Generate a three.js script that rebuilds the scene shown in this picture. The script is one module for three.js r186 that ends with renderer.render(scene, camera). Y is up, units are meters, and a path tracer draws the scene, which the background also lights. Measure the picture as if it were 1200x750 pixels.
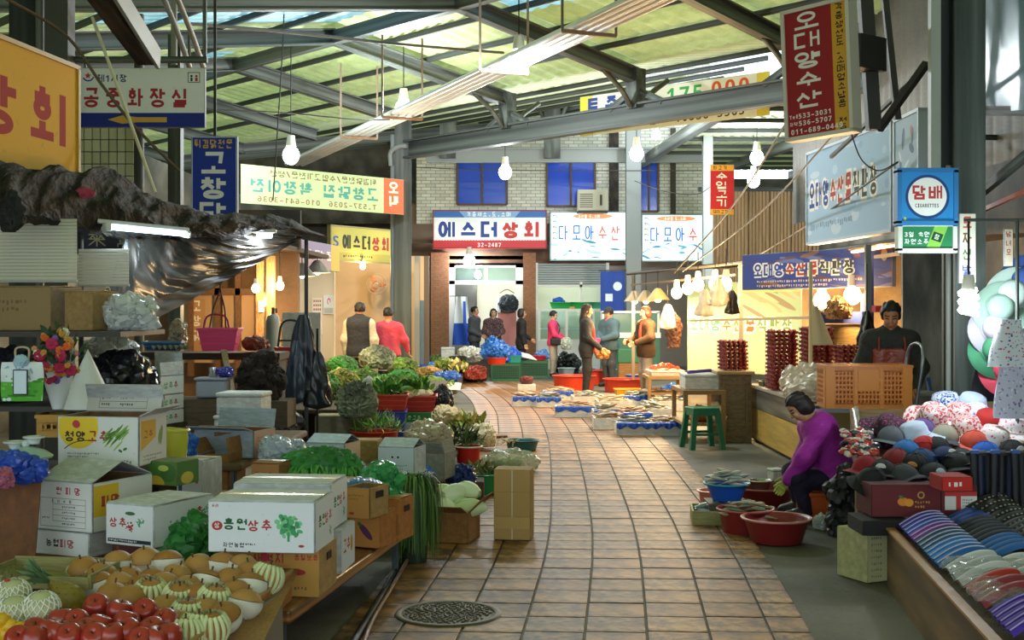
import * as THREE from 'three';
import { RoundedBoxGeometry } from 'three/addons/geometries/RoundedBoxGeometry.js';
import { mergeGeometries, mergeVertices, toCreasedNormals } from 'three/addons/utils/BufferGeometryUtils.js';
import { ImprovedNoise } from 'three/addons/math/ImprovedNoise.js';
import { RectAreaLightUniformsLib } from 'three/addons/lights/RectAreaLightUniformsLib.js';
RectAreaLightUniformsLib.init();

// ---------------------------------------------------------------- camera, sky, exposure
const scene = new THREE.Scene();
const F = 1480, EYE = 1.57, CX = 600, CY = 362;                 // lens in pixels of a 1200 x 750 frame, eye height, horizon
const camera = new THREE.PerspectiveCamera(2 * Math.atan(375 / F) * 180 / Math.PI, 1.6, 0.05, 300);
camera.position.set(0, EYE, 0);
camera.lookAt(0, EYE, -10);
camera.setViewOffset(1200, 750, 0, 375 - CY, 1200, 750);
const renderer = new THREE.WebGLRenderer({ antialias: true });
renderer.toneMapping = THREE.LinearToneMapping;
renderer.toneMappingExposure = 1.2;
renderer.shadowMap.enabled = true;
scene.background = new THREE.Color().setRGB(0.80, 0.92, 1.0);   // even overcast sky above the translucent roof
scene.backgroundIntensity = 2.1;

// ---------------------------------------------------------------- small helpers
const V = (x, y, z) => new THREE.Vector3(x, y, z);
const at = (px, py, d) => V((px - CX) / F * d, EYE - (py - CY) / F * d, -d);               // a point at distance d
const on = (px, py, Y = 0) => { const d = (EYE - Y) * F / (py - CY); return V((px - CX) / F * d, Y, -d); }; // a point on a level surface
let seedNow = 7;
const rnd = () => { seedNow = (seedNow + 0x6d2b79f5) | 0; let t = Math.imul(seedNow ^ (seedNow >>> 15), 1 | seedNow); t = (t + Math.imul(t ^ (t >>> 7), 61 | t)) ^ t; return ((t ^ (t >>> 14)) >>> 0) / 4294967296; };
const rr = (a, b) => a + (b - a) * rnd();
const pick = (a) => a[Math.floor(rnd() * a.length)];
const perlin = new ImprovedNoise();
const nz = (x, y, z) => perlin.noise(x, y, z);
const fbm = (x, y, z, o = 4) => { let s = 0, a = 0.5; for (let i = 0; i < o; i++) { s += a * nz(x, y, z); x *= 2.03; y *= 2.03; z *= 2.03; a *= 0.5; } return s; };
const used = new Map();
const numbered = (n) => { const k = used.get(n) ?? 0; used.set(n, k + 1); return k ? n + '_' + String(k).padStart(3, '0') : n; };
const shade = (m) => { m.castShadow = m.receiveShadow = true; return m; };
function tag(o, label, category, group, kind) { o.userData.label = label; if (category) o.userData.category = category; if (group) o.userData.group = group; if (kind) o.userData.kind = kind; return o; }
function thing(name, label, category, pos = [0, 0, 0], yaw = 0, group) {
  const o = new THREE.Group(); o.name = numbered(name); scene.add(o);
  if (pos.isVector3) o.position.copy(pos); else o.position.set(...pos);
  o.rotation.y = yaw; return tag(o, label, category, group);
}
function part(parent, name, geo, mat, pos, rot, label) {
  const m = shade(new THREE.Mesh(geo, mat)); m.name = name; parent.add(m);
  if (pos) { if (pos.isVector3) m.position.copy(pos); else m.position.set(...pos); }
  if (rot) m.rotation.set(...rot);
  if (label) m.userData.label = label;
  return m;
}
function single(name, label, category, geo, mat, pos, rot, group, kind) {
  const m = part(scene, numbered(name), geo, mat, pos, rot); return tag(m, label, category, group, kind);
}
function struct(name, geo, mat, pos, rot, parent = scene) { const m = part(parent, name, geo, mat, pos, rot); if (parent === scene) m.userData.kind = 'structure'; return m; }
function copy(o, pos, yaw, label, group) {
  const c = o.clone(); c.name = numbered(o.name.replace(/_\d{3}$/, '')); scene.add(c); c.userData = { ...o.userData };
  if (pos) { if (pos.isVector3) c.position.copy(pos); else c.position.set(...pos); }
  if (yaw !== undefined && yaw !== null) c.rotation.y = yaw;
  if (label) c.userData.label = label; if (group) c.userData.group = group; return c;
}
// geometry
const tf = (g, p = [0, 0, 0], r = [0, 0, 0], s = [1, 1, 1]) => { g.applyMatrix4(new THREE.Matrix4().compose(V(...p), new THREE.Quaternion().setFromEuler(new THREE.Euler(...r)), V(...s))); return g; };
const bx = (w, h, d, p, r) => tf(new THREE.BoxGeometry(w, h, d), p, r);
const rb = (w, h, d, r = 0.008, p, ro, seg = 2) => tf(new RoundedBoxGeometry(w, h, d, seg, Math.min(r, w / 2.01, h / 2.01, d / 2.01)), p, ro);
const cy = (r0, r1, h, p, ro, seg = 14, open = false) => tf(new THREE.CylinderGeometry(r0, r1, h, seg, 1, open), p, ro);
const sp = (r, p, s, w = 14, h = 10) => tf(new THREE.SphereGeometry(r, w, h), p, [0, 0, 0], s);
const to = (r, t, p, ro, seg = 20) => tf(new THREE.TorusGeometry(r, t, 6, seg), p, ro);
const plain = (g) => { for (const k of Object.keys(g.attributes)) if (!['position', 'normal', 'uv', 'color'].includes(k)) g.deleteAttribute(k); return g.index ? g.toNonIndexed() : g; };
const mg = (...l) => mergeGeometries(l.flat().map(plain));
const lathe = (pts, seg = 28) => new THREE.LatheGeometry(pts.map(([x, y]) => new THREE.Vector2(x, y)), seg);
const tube = (pts, r, seg = 24, rad = 6, closed = false) => new THREE.TubeGeometry(new THREE.CatmullRomCurve3(pts.map((p) => p.isVector3 ? p : V(...p)), closed), seg, r, rad, closed);
const pl = (w, h, p, r) => tf(new THREE.PlaneGeometry(w, h), p, r);
function grid(nu, nv, f, closedU = false) {           // a sheet from a function (u, v) -> [x, y, z]
  const pos = [], uv = [], idx = [];
  for (let j = 0; j <= nv; j++) for (let i = 0; i <= nu; i++) { pos.push(...f(i / nu, j / nv)); uv.push(i / nu, j / nv); }
  for (let j = 0; j < nv; j++) for (let i = 0; i < nu; i++) { const a = j * (nu + 1) + i, b = a + 1, c = a + nu + 1, d = c + 1; idx.push(a, b, d, a, d, c); }
  const g = new THREE.BufferGeometry(); g.setAttribute('position', new THREE.Float32BufferAttribute(pos, 3)); g.setAttribute('uv', new THREE.Float32BufferAttribute(uv, 2)); g.setIndex(idx); g.computeVertexNormals(); return g;
}
function bar(a, b, w, h, ibeam = false) {             // a straight bar from a to b, w wide and h high (an I section if asked)
  const L = a.distanceTo(b);
  const g = ibeam ? mg(bx(w, h * 0.1, L, [0, h * 0.45, 0]), bx(w, h * 0.1, L, [0, -h * 0.45, 0]), bx(w * 0.16, h * 0.9, L)) : bx(w, h, L);
  const m = new THREE.Matrix4().lookAt(a, b, Math.abs(b.clone().sub(a).normalize().y) > 0.95 ? V(1, 0, 0) : V(0, 1, 0));
  m.setPosition(a.clone().add(b).multiplyScalar(0.5)); return g.applyMatrix4(m);
}
function rough(g, amp, freq, seed = 0, ridged = false) { // push every vertex along its normal by noise
  g = mergeVertices((() => { const q = g.clone(); q.deleteAttribute('uv'); q.deleteAttribute('normal'); return q; })(), 1e-4); g.computeVertexNormals();
  const p = g.attributes.position, n = g.attributes.normal;
  for (let i = 0; i < p.count; i++) {
    const x = p.getX(i) * freq + seed, y = p.getY(i) * freq + seed * 0.7, z = p.getZ(i) * freq - seed;
    let v = fbm(x, y, z, 3); if (ridged) v = (0.35 - Math.abs(v)) * 1.2;
    p.setXYZ(i, p.getX(i) + n.getX(i) * v * amp, p.getY(i) + n.getY(i) * v * amp, p.getZ(i) + n.getZ(i) * v * amp);
  }
  g.computeVertexNormals(); return g;
}
function addUV(g, s = 1) { const p = g.attributes.position, u = []; for (let i = 0; i < p.count; i++) u.push((p.getX(i) + p.getZ(i) * 0.6) * s, (p.getY(i) + p.getZ(i) * 0.5) * s); g.setAttribute('uv', new THREE.Float32BufferAttribute(u, 2)); return g; }
const paint = (g, fn) => { const p = g.attributes.position, a = new Float32Array(p.count * 3), c = new THREE.Color(); for (let i = 0; i < p.count; i++) { c.set(fn(p.getX(i), p.getY(i), p.getZ(i))); a.set([c.r, c.g, c.b], i * 3); } g.setAttribute('color', new THREE.BufferAttribute(a, 3)); return g; };
// naive surface nets over a distance field
function nets(f, lo, hi, c) {
  const n = [0, 1, 2].map((k) => Math.ceil((hi[k] - lo[k]) / c) + 1), [nx, ny, nzz] = n, val = new Float32Array(nx * ny * nzz);
  const id = (i, j, k) => i + nx * (j + ny * k);
  for (let k = 0; k < nzz; k++) for (let j = 0; j < ny; j++) for (let i = 0; i < nx; i++) val[id(i, j, k)] = f(lo[0] + i * c, lo[1] + j * c, lo[2] + k * c);
  const vid = new Int32Array(val.length).fill(-1), pos = [], idx = [];
  for (let k = 0; k < nzz - 1; k++) for (let j = 0; j < ny - 1; j++) for (let i = 0; i < nx - 1; i++) {
    let sx = 0, sy = 0, sz = 0, m = 0; const v0 = id(i, j, k);
    const e = (a, b, ax, ay, az, bx_, by, bz) => { const p = val[a], q = val[b]; if ((p < 0) !== (q < 0)) { const t = p / (p - q); sx += ax + (bx_ - ax) * t; sy += ay + (by - ay) * t; sz += az + (bz - az) * t; m++; } };
    const o = [v0, v0 + 1, v0 + nx, v0 + nx + 1, v0 + nx * ny, v0 + nx * ny + 1, v0 + nx * ny + nx, v0 + nx * ny + nx + 1];
    let neg = 0; for (const q of o) if (val[q] < 0) neg++; if (!neg || neg === 8) continue;
    e(o[0], o[1], 0, 0, 0, 1, 0, 0); e(o[2], o[3], 0, 1, 0, 1, 1, 0); e(o[4], o[5], 0, 0, 1, 1, 0, 1); e(o[6], o[7], 0, 1, 1, 1, 1, 1);
    e(o[0], o[2], 0, 0, 0, 0, 1, 0); e(o[1], o[3], 1, 0, 0, 1, 1, 0); e(o[4], o[6], 0, 0, 1, 0, 1, 1); e(o[5], o[7], 1, 0, 1, 1, 1, 1);
    e(o[0], o[4], 0, 0, 0, 0, 0, 1); e(o[1], o[5], 1, 0, 0, 1, 0, 1); e(o[2], o[6], 0, 1, 0, 0, 1, 1); e(o[3], o[7], 1, 1, 0, 1, 1, 1);
    vid[v0] = pos.length / 3; pos.push(lo[0] + (i + sx / m) * c, lo[1] + (j + sy / m) * c, lo[2] + (k + sz / m) * c);
  }
  const quad = (a, b, cc, d, flip) => { if (a < 0 || b < 0 || cc < 0 || d < 0) return; if (flip) idx.push(a, cc, b, a, d, cc); else idx.push(a, b, cc, a, cc, d); };
  for (let k = 1; k < nzz - 1; k++) for (let j = 1; j < ny - 1; j++) for (let i = 1; i < nx - 1; i++) {
    const a = val[id(i, j, k)] < 0;
    if (a !== val[id(i + 1, j, k)] < 0) quad(vid[id(i, j - 1, k - 1)], vid[id(i, j, k - 1)], vid[id(i, j, k)], vid[id(i, j - 1, k)], !a);
    if (a !== val[id(i, j + 1, k)] < 0) quad(vid[id(i - 1, j, k - 1)], vid[id(i, j, k - 1)], vid[id(i, j, k)], vid[id(i - 1, j, k)], a);
    if (a !== val[id(i, j, k + 1)] < 0) quad(vid[id(i - 1, j - 1, k)], vid[id(i, j - 1, k)], vid[id(i, j, k)], vid[id(i - 1, j, k)], !a);
  }
  const g = new THREE.BufferGeometry(); g.setAttribute('position', new THREE.Float32BufferAttribute(pos, 3)); g.setIndex(idx); g.computeVertexNormals(); return g;
}

// ---------------------------------------------------------------- textures and materials
const canvas = (w, h, draw) => { const c = document.createElement('canvas'); c.width = w; c.height = h; draw(c.getContext('2d'), w, h); const t = new THREE.CanvasTexture(c); t.colorSpace = THREE.SRGBColorSpace; return t; };
function noiseTex(n, fn, srgb = true) {
  const d = new Uint8Array(n * n * 4);
  for (let y = 0; y < n; y++) for (let x = 0; x < n; x++) { const c = fn(x / n, y / n, x, y), o = (y * n + x) * 4; for (let k = 0; k < 3; k++) d[o + k] = Math.max(0, Math.min(255, (Array.isArray(c) ? c[k] : c) * 255)); d[o + 3] = 255; }
  const t = new THREE.DataTexture(d, n, n); t.magFilter = THREE.LinearFilter; t.minFilter = THREE.LinearFilter; t.wrapS = t.wrapT = THREE.RepeatWrapping; if (srgb) t.colorSpace = THREE.SRGBColorSpace; t.needsUpdate = true; return t;
}
const lat = Float32Array.from({ length: 65536 }, () => rnd() * 2 - 1);
function per(u, v, s, o = 4) {                          // tileable value noise, s cells across
  let sum = 0, a = 0.5, n = Math.max(2, Math.round(s / 4));
  for (let k = 0; k < o; k++, n *= 2, a *= 0.5) {
    const x = u * n, y = v * n, i = Math.floor(x), j = Math.floor(y), f = x - i, g = y - j, F2 = f * f * (3 - 2 * f), G2 = g * g * (3 - 2 * g), L = (p, q) => lat[(((p % n) + n) % n * 131 + ((q % n) + n) % n * 517 + k * 7919) & 65535];
    sum += a * ((L(i, j) * (1 - F2) + L(i + 1, j) * F2) * (1 - G2) + (L(i, j + 1) * (1 - F2) + L(i + 1, j + 1) * F2) * G2);
  }
  return sum;
}
const T = {
  grain: noiseTex(256, (u, v) => 0.86 + 0.14 * per(u, v, 40, 3) + (rnd() - 0.5) * 0.14),
  blotch: noiseTex(256, (u, v) => 0.8 + 0.42 * per(u, v, 10, 5) + (rnd() - 0.5) * 0.1),
  wood: noiseTex(256, (u, v) => { const g = per(u * 0.12, v, 60, 4); return 0.82 + 0.3 * Math.sin((v * 14 + g * 5) * 3) * 0.25 + (rnd() - 0.5) * 0.1; }),
  bump: noiseTex(256, (u, v) => 0.5 + 0.6 * per(u, v, 30, 5), false),
  weave: noiseTex(128, (u, v, x, y) => 0.5 + 0.25 * Math.sin(x * 1.57) * Math.sin(y * 1.57) + (rnd() - 0.5) * 0.3, false),
  stain: noiseTex(512, (u, v) => { const a = per(u, v, 14, 6), b = per(v, u, 46, 4); const k = 0.84 + 0.5 * a + 0.2 * b + (rnd() - 0.5) * 0.13; return [k, k * 0.99, k * 0.96]; }),
  tarp: noiseTex(256, (u, v) => { const a = per(u, v, 24, 6); const k = 0.35 + 1.1 * Math.max(0, a) + (rnd() - 0.5) * 0.25; return [k, k * 0.92, k * 0.8]; }),
};
const rep = (t, x, y) => { const c = t.clone(); c.repeat.set(x, y ?? x); c.needsUpdate = true; return c; };
const cache = new Map();
function M(hex, roughness = 0.7, o = {}) {
  const key = hex + '|' + roughness + '|' + Object.entries(o).map(([k, v]) => k + ':' + (v?.uuid ?? v)).join();
  if (!cache.has(key)) {
    const phys = ['transmission', 'clearcoat', 'sheen', 'thickness'].some((k) => k in o);
    cache.set(key, new (phys ? THREE.MeshPhysicalMaterial : THREE.MeshStandardMaterial)({ color: hex, roughness, side: THREE.DoubleSide, ...o }));
  }
  return cache.get(key);
}
const VC = (roughness = 0.7, o = {}) => M('#ffffff', roughness, { vertexColors: true, ...o });
const card = (hex) => M(hex, 0.85, { map: T.grain });
const steel = M('#6d736d', 0.55, { metalness: 0.25, map: T.blotch }), steelDark = M('#4c4f4c', 0.6, { metalness: 0.2, map: T.blotch }), chrome = M('#c9ccd0', 0.22, { metalness: 0.95 });
const black = M('#15161a', 0.55), kraft = card('#b98a52'), kraft2 = card('#a9763d'), whiteCard = card('#dfe3e4'), styro = M('#eef0ee', 0.8, { map: T.grain });
const plasticBag = (hex, tr = 0.25) => M(hex, 0.25, { transmission: tr, thickness: 0, bumpMap: T.bump, bumpScale: 0.01 });

// ---------------------------------------------------------------- lettering: Korean syllables composed from strokes
const JAMO = (() => {
  const o = {
    'ㄱ': [[[0, 0], [1, 0], [0.92, 1]]], 'ㄴ': [[[0, 0], [0, 1], [1, 1]]], 'ㄷ': [[[1, 0], [0, 0], [0, 1], [1, 1]]], 'ㄹ': [[[0, 0], [1, 0], [1, 0.5], [0, 0.5], [0, 1], [1, 1]]],
    'ㅁ': [[[0, 0], [1, 0], [1, 1], [0, 1], [0, -0.02]]], 'ㅂ': [[[0, 0], [0, 1], [1, 1], [1, 0]], [[0, 0.5], [1, 0.5]]], 'ㅅ': [[[0.5, 0], [0.42, 0.4], [0, 1]], [[0.48, 0.3], [1, 1]]], 'ㅇ': 'o',
    'ㅈ': [[[0, 0], [1, 0]], [[0.55, 0], [0.42, 0.5], [0, 1]], [[0.5, 0.4], [1, 1]]], 'ㅊ': [[[0.3, -0.02], [0.7, -0.02]], [[0, 0.25], [1, 0.25]], [[0.52, 0.25], [0.42, 0.6], [0, 1]], [[0.5, 0.5], [1, 1]]],
    'ㅋ': [[[0, 0], [1, 0], [0.92, 1]], [[0, 0.48], [0.95, 0.48]]], 'ㅌ': [[[1, 0], [0, 0], [0, 1], [1, 1]], [[0, 0.5], [1, 0.5]]], 'ㅍ': [[[0, 0], [1, 0]], [[0, 1], [1, 1]], [[0.28, 0], [0.28, 1]], [[0.72, 0], [0.72, 1]]],
    'ㅎ': [[[0.3, 0], [0.7, 0]], [[0, 0.25], [1, 0.25]], 'o2'],
  };
  const half = (s, k) => s === 'o' ? s : s.map((l) => l.map(([x, y]) => [x * 0.42 + k * 0.56, y]));
  for (const [d, s] of [['ㄲ', 'ㄱ'], ['ㄸ', 'ㄷ'], ['ㅃ', 'ㅂ'], ['ㅆ', 'ㅅ'], ['ㅉ', 'ㅈ']]) o[d] = [...half(o[s], 0), ...half(o[s], 1)];
  o['ㄺ'] = [...half(o['ㄹ'], 0), ...half(o['ㄱ'], 1)]; o['ㅄ'] = [...half(o['ㅂ'], 0), ...half(o['ㅅ'], 1)];
  return o;
})();
const LEAD = [...'ㄱㄲㄴㄷㄸㄹㅁㅂㅃㅅㅆㅇㅈㅉㅊㅋㅌㅍㅎ'], TAIL = ['', ...'ㄱㄲㄳㄴㄵㄶㄷㄹㄺㄻㄼㄽㄾㄿㅀㅁㅂㅄㅅㅆㅇㅈㅊㅋㅌㅍㅎ'];
const UPV = { 0: 'a', 1: 'ai', 2: 'ya', 3: 'yai', 4: 'e', 5: 'ei', 6: 'ye', 7: 'yei', 20: 'i' }, LOWV = { 8: 'o', 12: 'yo', 13: 'u', 17: 'yu', 18: 'eu' }, MIXV = { 9: [8, 0], 10: [8, 1], 11: [8, 20], 14: [13, 4], 15: [13, 5], 16: [13, 20], 19: [18, 20] };
function jamo(c, j, x, y, w, h) {
  const s = JAMO[j]; if (!s) return;
  const oval = (cx, cy_, rx, ry) => { c.beginPath(); c.ellipse(cx, cy_, rx, ry, 0, 0, 7); c.stroke(); };
  if (s === 'o') return oval(x + w / 2, y + h / 2, w / 2, h / 2);
  for (const l of s) { if (l === 'o2') { oval(x + w / 2, y + h * 0.72, w * 0.36, h * 0.28); continue; } c.beginPath(); l.forEach(([a, b], i) => i ? c.lineTo(x + a * w, y + b * h) : c.moveTo(x + a * w, y + b * h)); c.stroke(); }
}
function vowel(c, v, x, y, w, h) {
  const ln = (x0, y0, x1, y1) => { c.beginPath(); c.moveTo(x + x0 * w, y + y0 * h); c.lineTo(x + x1 * w, y + y1 * h); c.stroke(); };
  if (UPV[v]) {
    const t = UPV[v], two = t.endsWith('i') && t.length > 1, X = two ? 0.35 : (t[0] === 'e' || t.startsWith('ye') ? 0.8 : t === 'i' ? 0.6 : 0.25);
    ln(X, -0.03, X, 1.03); if (two) ln(0.95, -0.03, 0.95, 1.03);
    const r = t.includes('a') ? [X, two ? 0.95 : 1.05] : [X - (two ? 0.5 : 0.75), X]; if (t !== 'i') (t[0] === 'y' ? [0.34, 0.62] : [0.46]).forEach((q) => ln(r[0], q, r[1], q));
  } else {
    const t = LOWV[v], up = t.includes('o'); ln(-0.08, up ? 1 : t === 'eu' ? 0.5 : 0.1, 1.08, up ? 1 : t === 'eu' ? 0.5 : 0.1);
    if (t !== 'eu') (t[0] === 'y' ? [0.3, 0.7] : [0.5]).forEach((q) => ln(q, up ? 0.1 : 0.1, q, 1));
  }
}
function syllable(c, ch, x, y, w, h) {
  const k = ch.codePointAt(0) - 0xac00, L = LEAD[Math.floor(k / 588)], vo = Math.floor(k % 588 / 28), ta = TAIL[k % 28], A = ta ? 0.56 : 1, B = (p, q, r, s) => [x + p * w, y + q * h, r * w, s * h];
  if (UPV[vo] && UPV[vo].length > 1 && UPV[vo].endsWith('i')) { jamo(c, L, ...B(0.02, 0.06, 0.4, A * 0.84)); const k0 = c.lineWidth; c.lineWidth = k0 * 0.82; vowel(c, vo, ...B(0.5, 0.02, 0.48, A * 0.94)); c.lineWidth = k0; }
  else if (UPV[vo]) { jamo(c, L, ...B(0.02, 0.06, 0.48, A * 0.84)); vowel(c, vo, ...B(0.6, 0.02, 0.38, A * 0.94)); }
  else if (LOWV[vo]) { jamo(c, L, ...B(0.18, 0.02, 0.64, A * 0.5)); vowel(c, vo, ...B(0.08, A * 0.62, 0.84, A * 0.32)); }
  else { const [p, q] = MIXV[vo]; jamo(c, L, ...B(0.08, 0.04, 0.42, A * 0.46)); vowel(c, p, ...B(0.02, A * 0.58, 0.54, A * 0.28)); vowel(c, q, ...B(0.68, 0.02, 0.3, A * 0.94)); }
  if (ta) jamo(c, ta, ...B(0.16, 0.7, 0.68, 0.28));
}
function write(c, text, x, y, size, o = {}) {          // top left corner, glyph height; o: w (glyph width / height), lw, color, edge, down, gap
  const w = size * (o.w ?? 0.92), gap = size * (o.gap ?? 0.12), lw = size * (o.lw ?? 0.13);
  for (const pass of o.edge ? [0, 1] : [1]) {
    let X = x, Y = y; c.lineJoin = 'miter'; c.lineCap = 'butt';
    for (const ch of text) {
      const hg = ch >= '가' && ch <= '힣', cw = ch === ' ' ? w * 0.45 : hg ? w : w * 0.62;
      c.strokeStyle = c.fillStyle = pass ? (Array.isArray(o.color) ? o.color[[...text].indexOf(ch)] ?? o.color.at(-1) : o.color ?? '#111') : o.edge;
      c.lineWidth = pass ? lw : lw * 2.6;
      if (hg) syllable(c, ch, X + lw / 2, Y + lw / 2, w - lw, size - lw);
      else if (ch !== ' ') { c.font = 'bold ' + Math.round(size * 1.12) + 'px sans-serif'; c.textBaseline = 'alphabetic'; c.textAlign = 'left'; c.save(); c.translate(X, Y + size * 0.92); const m = c.measureText(ch).width; c.scale(cw / Math.max(m, 1) * 0.98, 1); if (pass) c.fillText(ch, 0, 0); else { c.lineWidth = lw * 1.2; c.strokeText(ch, 0, 0); } c.restore(); }
      if (o.down) Y += size + gap; else X += cw + gap;
    }
  }
}
const fill = (c, col, x, y, w, h) => { c.fillStyle = col; c.fillRect(x, y, w, h); };
const blob = (c, col, x, y, rx, ry, a = 0) => { c.fillStyle = col; c.beginPath(); c.ellipse(x, y, rx, ry, a, 0, 7); c.fill(); };
const scuff = (c, w, h, n, col = 'rgba(60,50,40,0.08)') => { for (let i = 0; i < n; i++) blob(c, col, rr(0, w), rr(0, h), rr(1, w * 0.02), rr(1, h * 0.02), rnd() * 3); };
const lines = (c, x, y, w, n, s, col = '#444') => { for (let i = 0; i < n; i++) for (let X = x; X < x + w * (i === n - 1 ? 0.7 : 1); X += s * 0.9) { fill(c, col, X, y + i * s * 1.5 + rr(0, s * 0.2), s * rr(0.3, 0.7), s * rr(0.5, 0.9)); } };
const print = (tex, roughness = 0.6, o = {}) => new THREE.MeshStandardMaterial({ map: tex, roughness, ...o });
const litPrint = (tex, k) => new THREE.MeshStandardMaterial({ map: tex, roughness: 0.5, emissive: '#ffffff', emissiveMap: tex, emissiveIntensity: k });

// ---------------------------------------------------------------- the floor and its paving
const concrete = M('#6f6a60', 0.75, { map: rep(T.stain, 14), bumpMap: rep(T.bump, 30), bumpScale: 0.004 });
const floor = struct('floor', bx(60, 0.3, 60), concrete, [0, -0.15, -22]);
{
  const knots = [[3, -0.28], [5.99, 0], [8.5, 0.21], [11, 0.3], [13.3, 0.36], [15.7, 0.395], [19, 0.33], [22, 0.12], [25, -0.25], [29, -0.9]];
  const shift = (d) => { for (let i = 1; i < knots.length; i++) if (d <= knots[i][0] || i === knots.length - 1) { const [a, p] = knots[i - 1], [b, q] = knots[i]; return p + (q - p) * (d - a) / (b - a); } };
  const sm = (d) => (shift(d - 0.8) + shift(d) + shift(d + 0.8)) / 3;
  const mats = ['#a8743f', '#b07c47', '#9c6b3b', '#b5854f', '#936a44', '#a97945'].map((h, i) => M(h, 0.6, { map: rep(T.stain, 0.55 + i * 0.13), bumpMap: T.bump, bumpScale: 0.002 }));
  const full = rb(0.288, 0.03, 0.288, 0.004, undefined, undefined, 1), cut = rb(0.185, 0.03, 0.288, 0.004, undefined, undefined, 1), far = [];
  let n = 0;
  for (let d = 4.75; d < 27; d += 0.3) for (let k = -3; k <= 4; k++) {
    const x = 0.045 + k * 0.3 + (k === 4 ? 0.0975 : 0.15) + sm(d), yaw = Math.atan((sm(d + 0.3) - sm(d - 0.3)) / 0.6);
    const p = [x, -0.005 + rr(-0.0015, 0.0015), -d], r = [rr(-0.004, 0.004), -yaw, rr(-0.004, 0.004)];
    if (d < 5.2 && k < -1) continue;
    if (n++ < 300) part(floor, 'paving_tile', k === 4 ? cut : full, pick(mats), [p[0], p[1] + 0.15, p[2] + 22], r);
    else far.push(tf((k === 4 ? cut : full).clone(), [p[0], p[1] + 0.15, p[2] + 22], r));
  }
  const f = part(floor, 'paving_tiles_beyond', mg(far), M('#a87643', 0.5, { map: rep(T.stain, 0.6) })); f.userData.kind = 'stuff';
}
{ // manhole
  const p = on(525, 719, 0.012), t = thing('manhole_cover', 'round cast iron manhole cover with a raised pebbled pattern set in the paving', 'manhole', [p.x, 0.008, p.z]);
  const iron = M('#7d7058', 0.6, { metalness: 0.1, map: T.blotch });
  part(t, 'cover', lathe([[0, 0.006], [0.225, 0.006], [0.232, 0.0]], 40), iron); part(t, 'rim', lathe([[0.238, 0.0], [0.24, 0.011], [0.268, 0.011], [0.275, 0]], 40), iron);
  const k = []; for (let i = 0; i < 150; i++) { const a = i * 2.39996, r = 0.018 * Math.sqrt(i); if (r < 0.22) k.push(rb(rr(0.016, 0.036), 0.012, 0.011, 0.003, [Math.cos(a) * r, 0.008, Math.sin(a) * r], [0, rr(0, 3), 0], 1)); }
  const s = part(t, 'raised_studs', mg(k), iron); s.userData.kind = 'stuff';
}
single('drain_pipe', 'thin rusty pipe lying in the gutter beside the bench', 'pipe', tube([on(422, 765, 0.03), on(436, 728, 0.03), on(458, 690, 0.03), on(478, 655, 0.03)], 0.012), M('#8a6a52', 0.5));
single('rubber_hose', 'black rubber hose running along the gutter under the bench', 'hose', tube([on(402, 775, 0.02), on(425, 735, 0.02), on(452, 690, 0.02), on(474, 650, 0.02)], 0.02), black);

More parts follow.
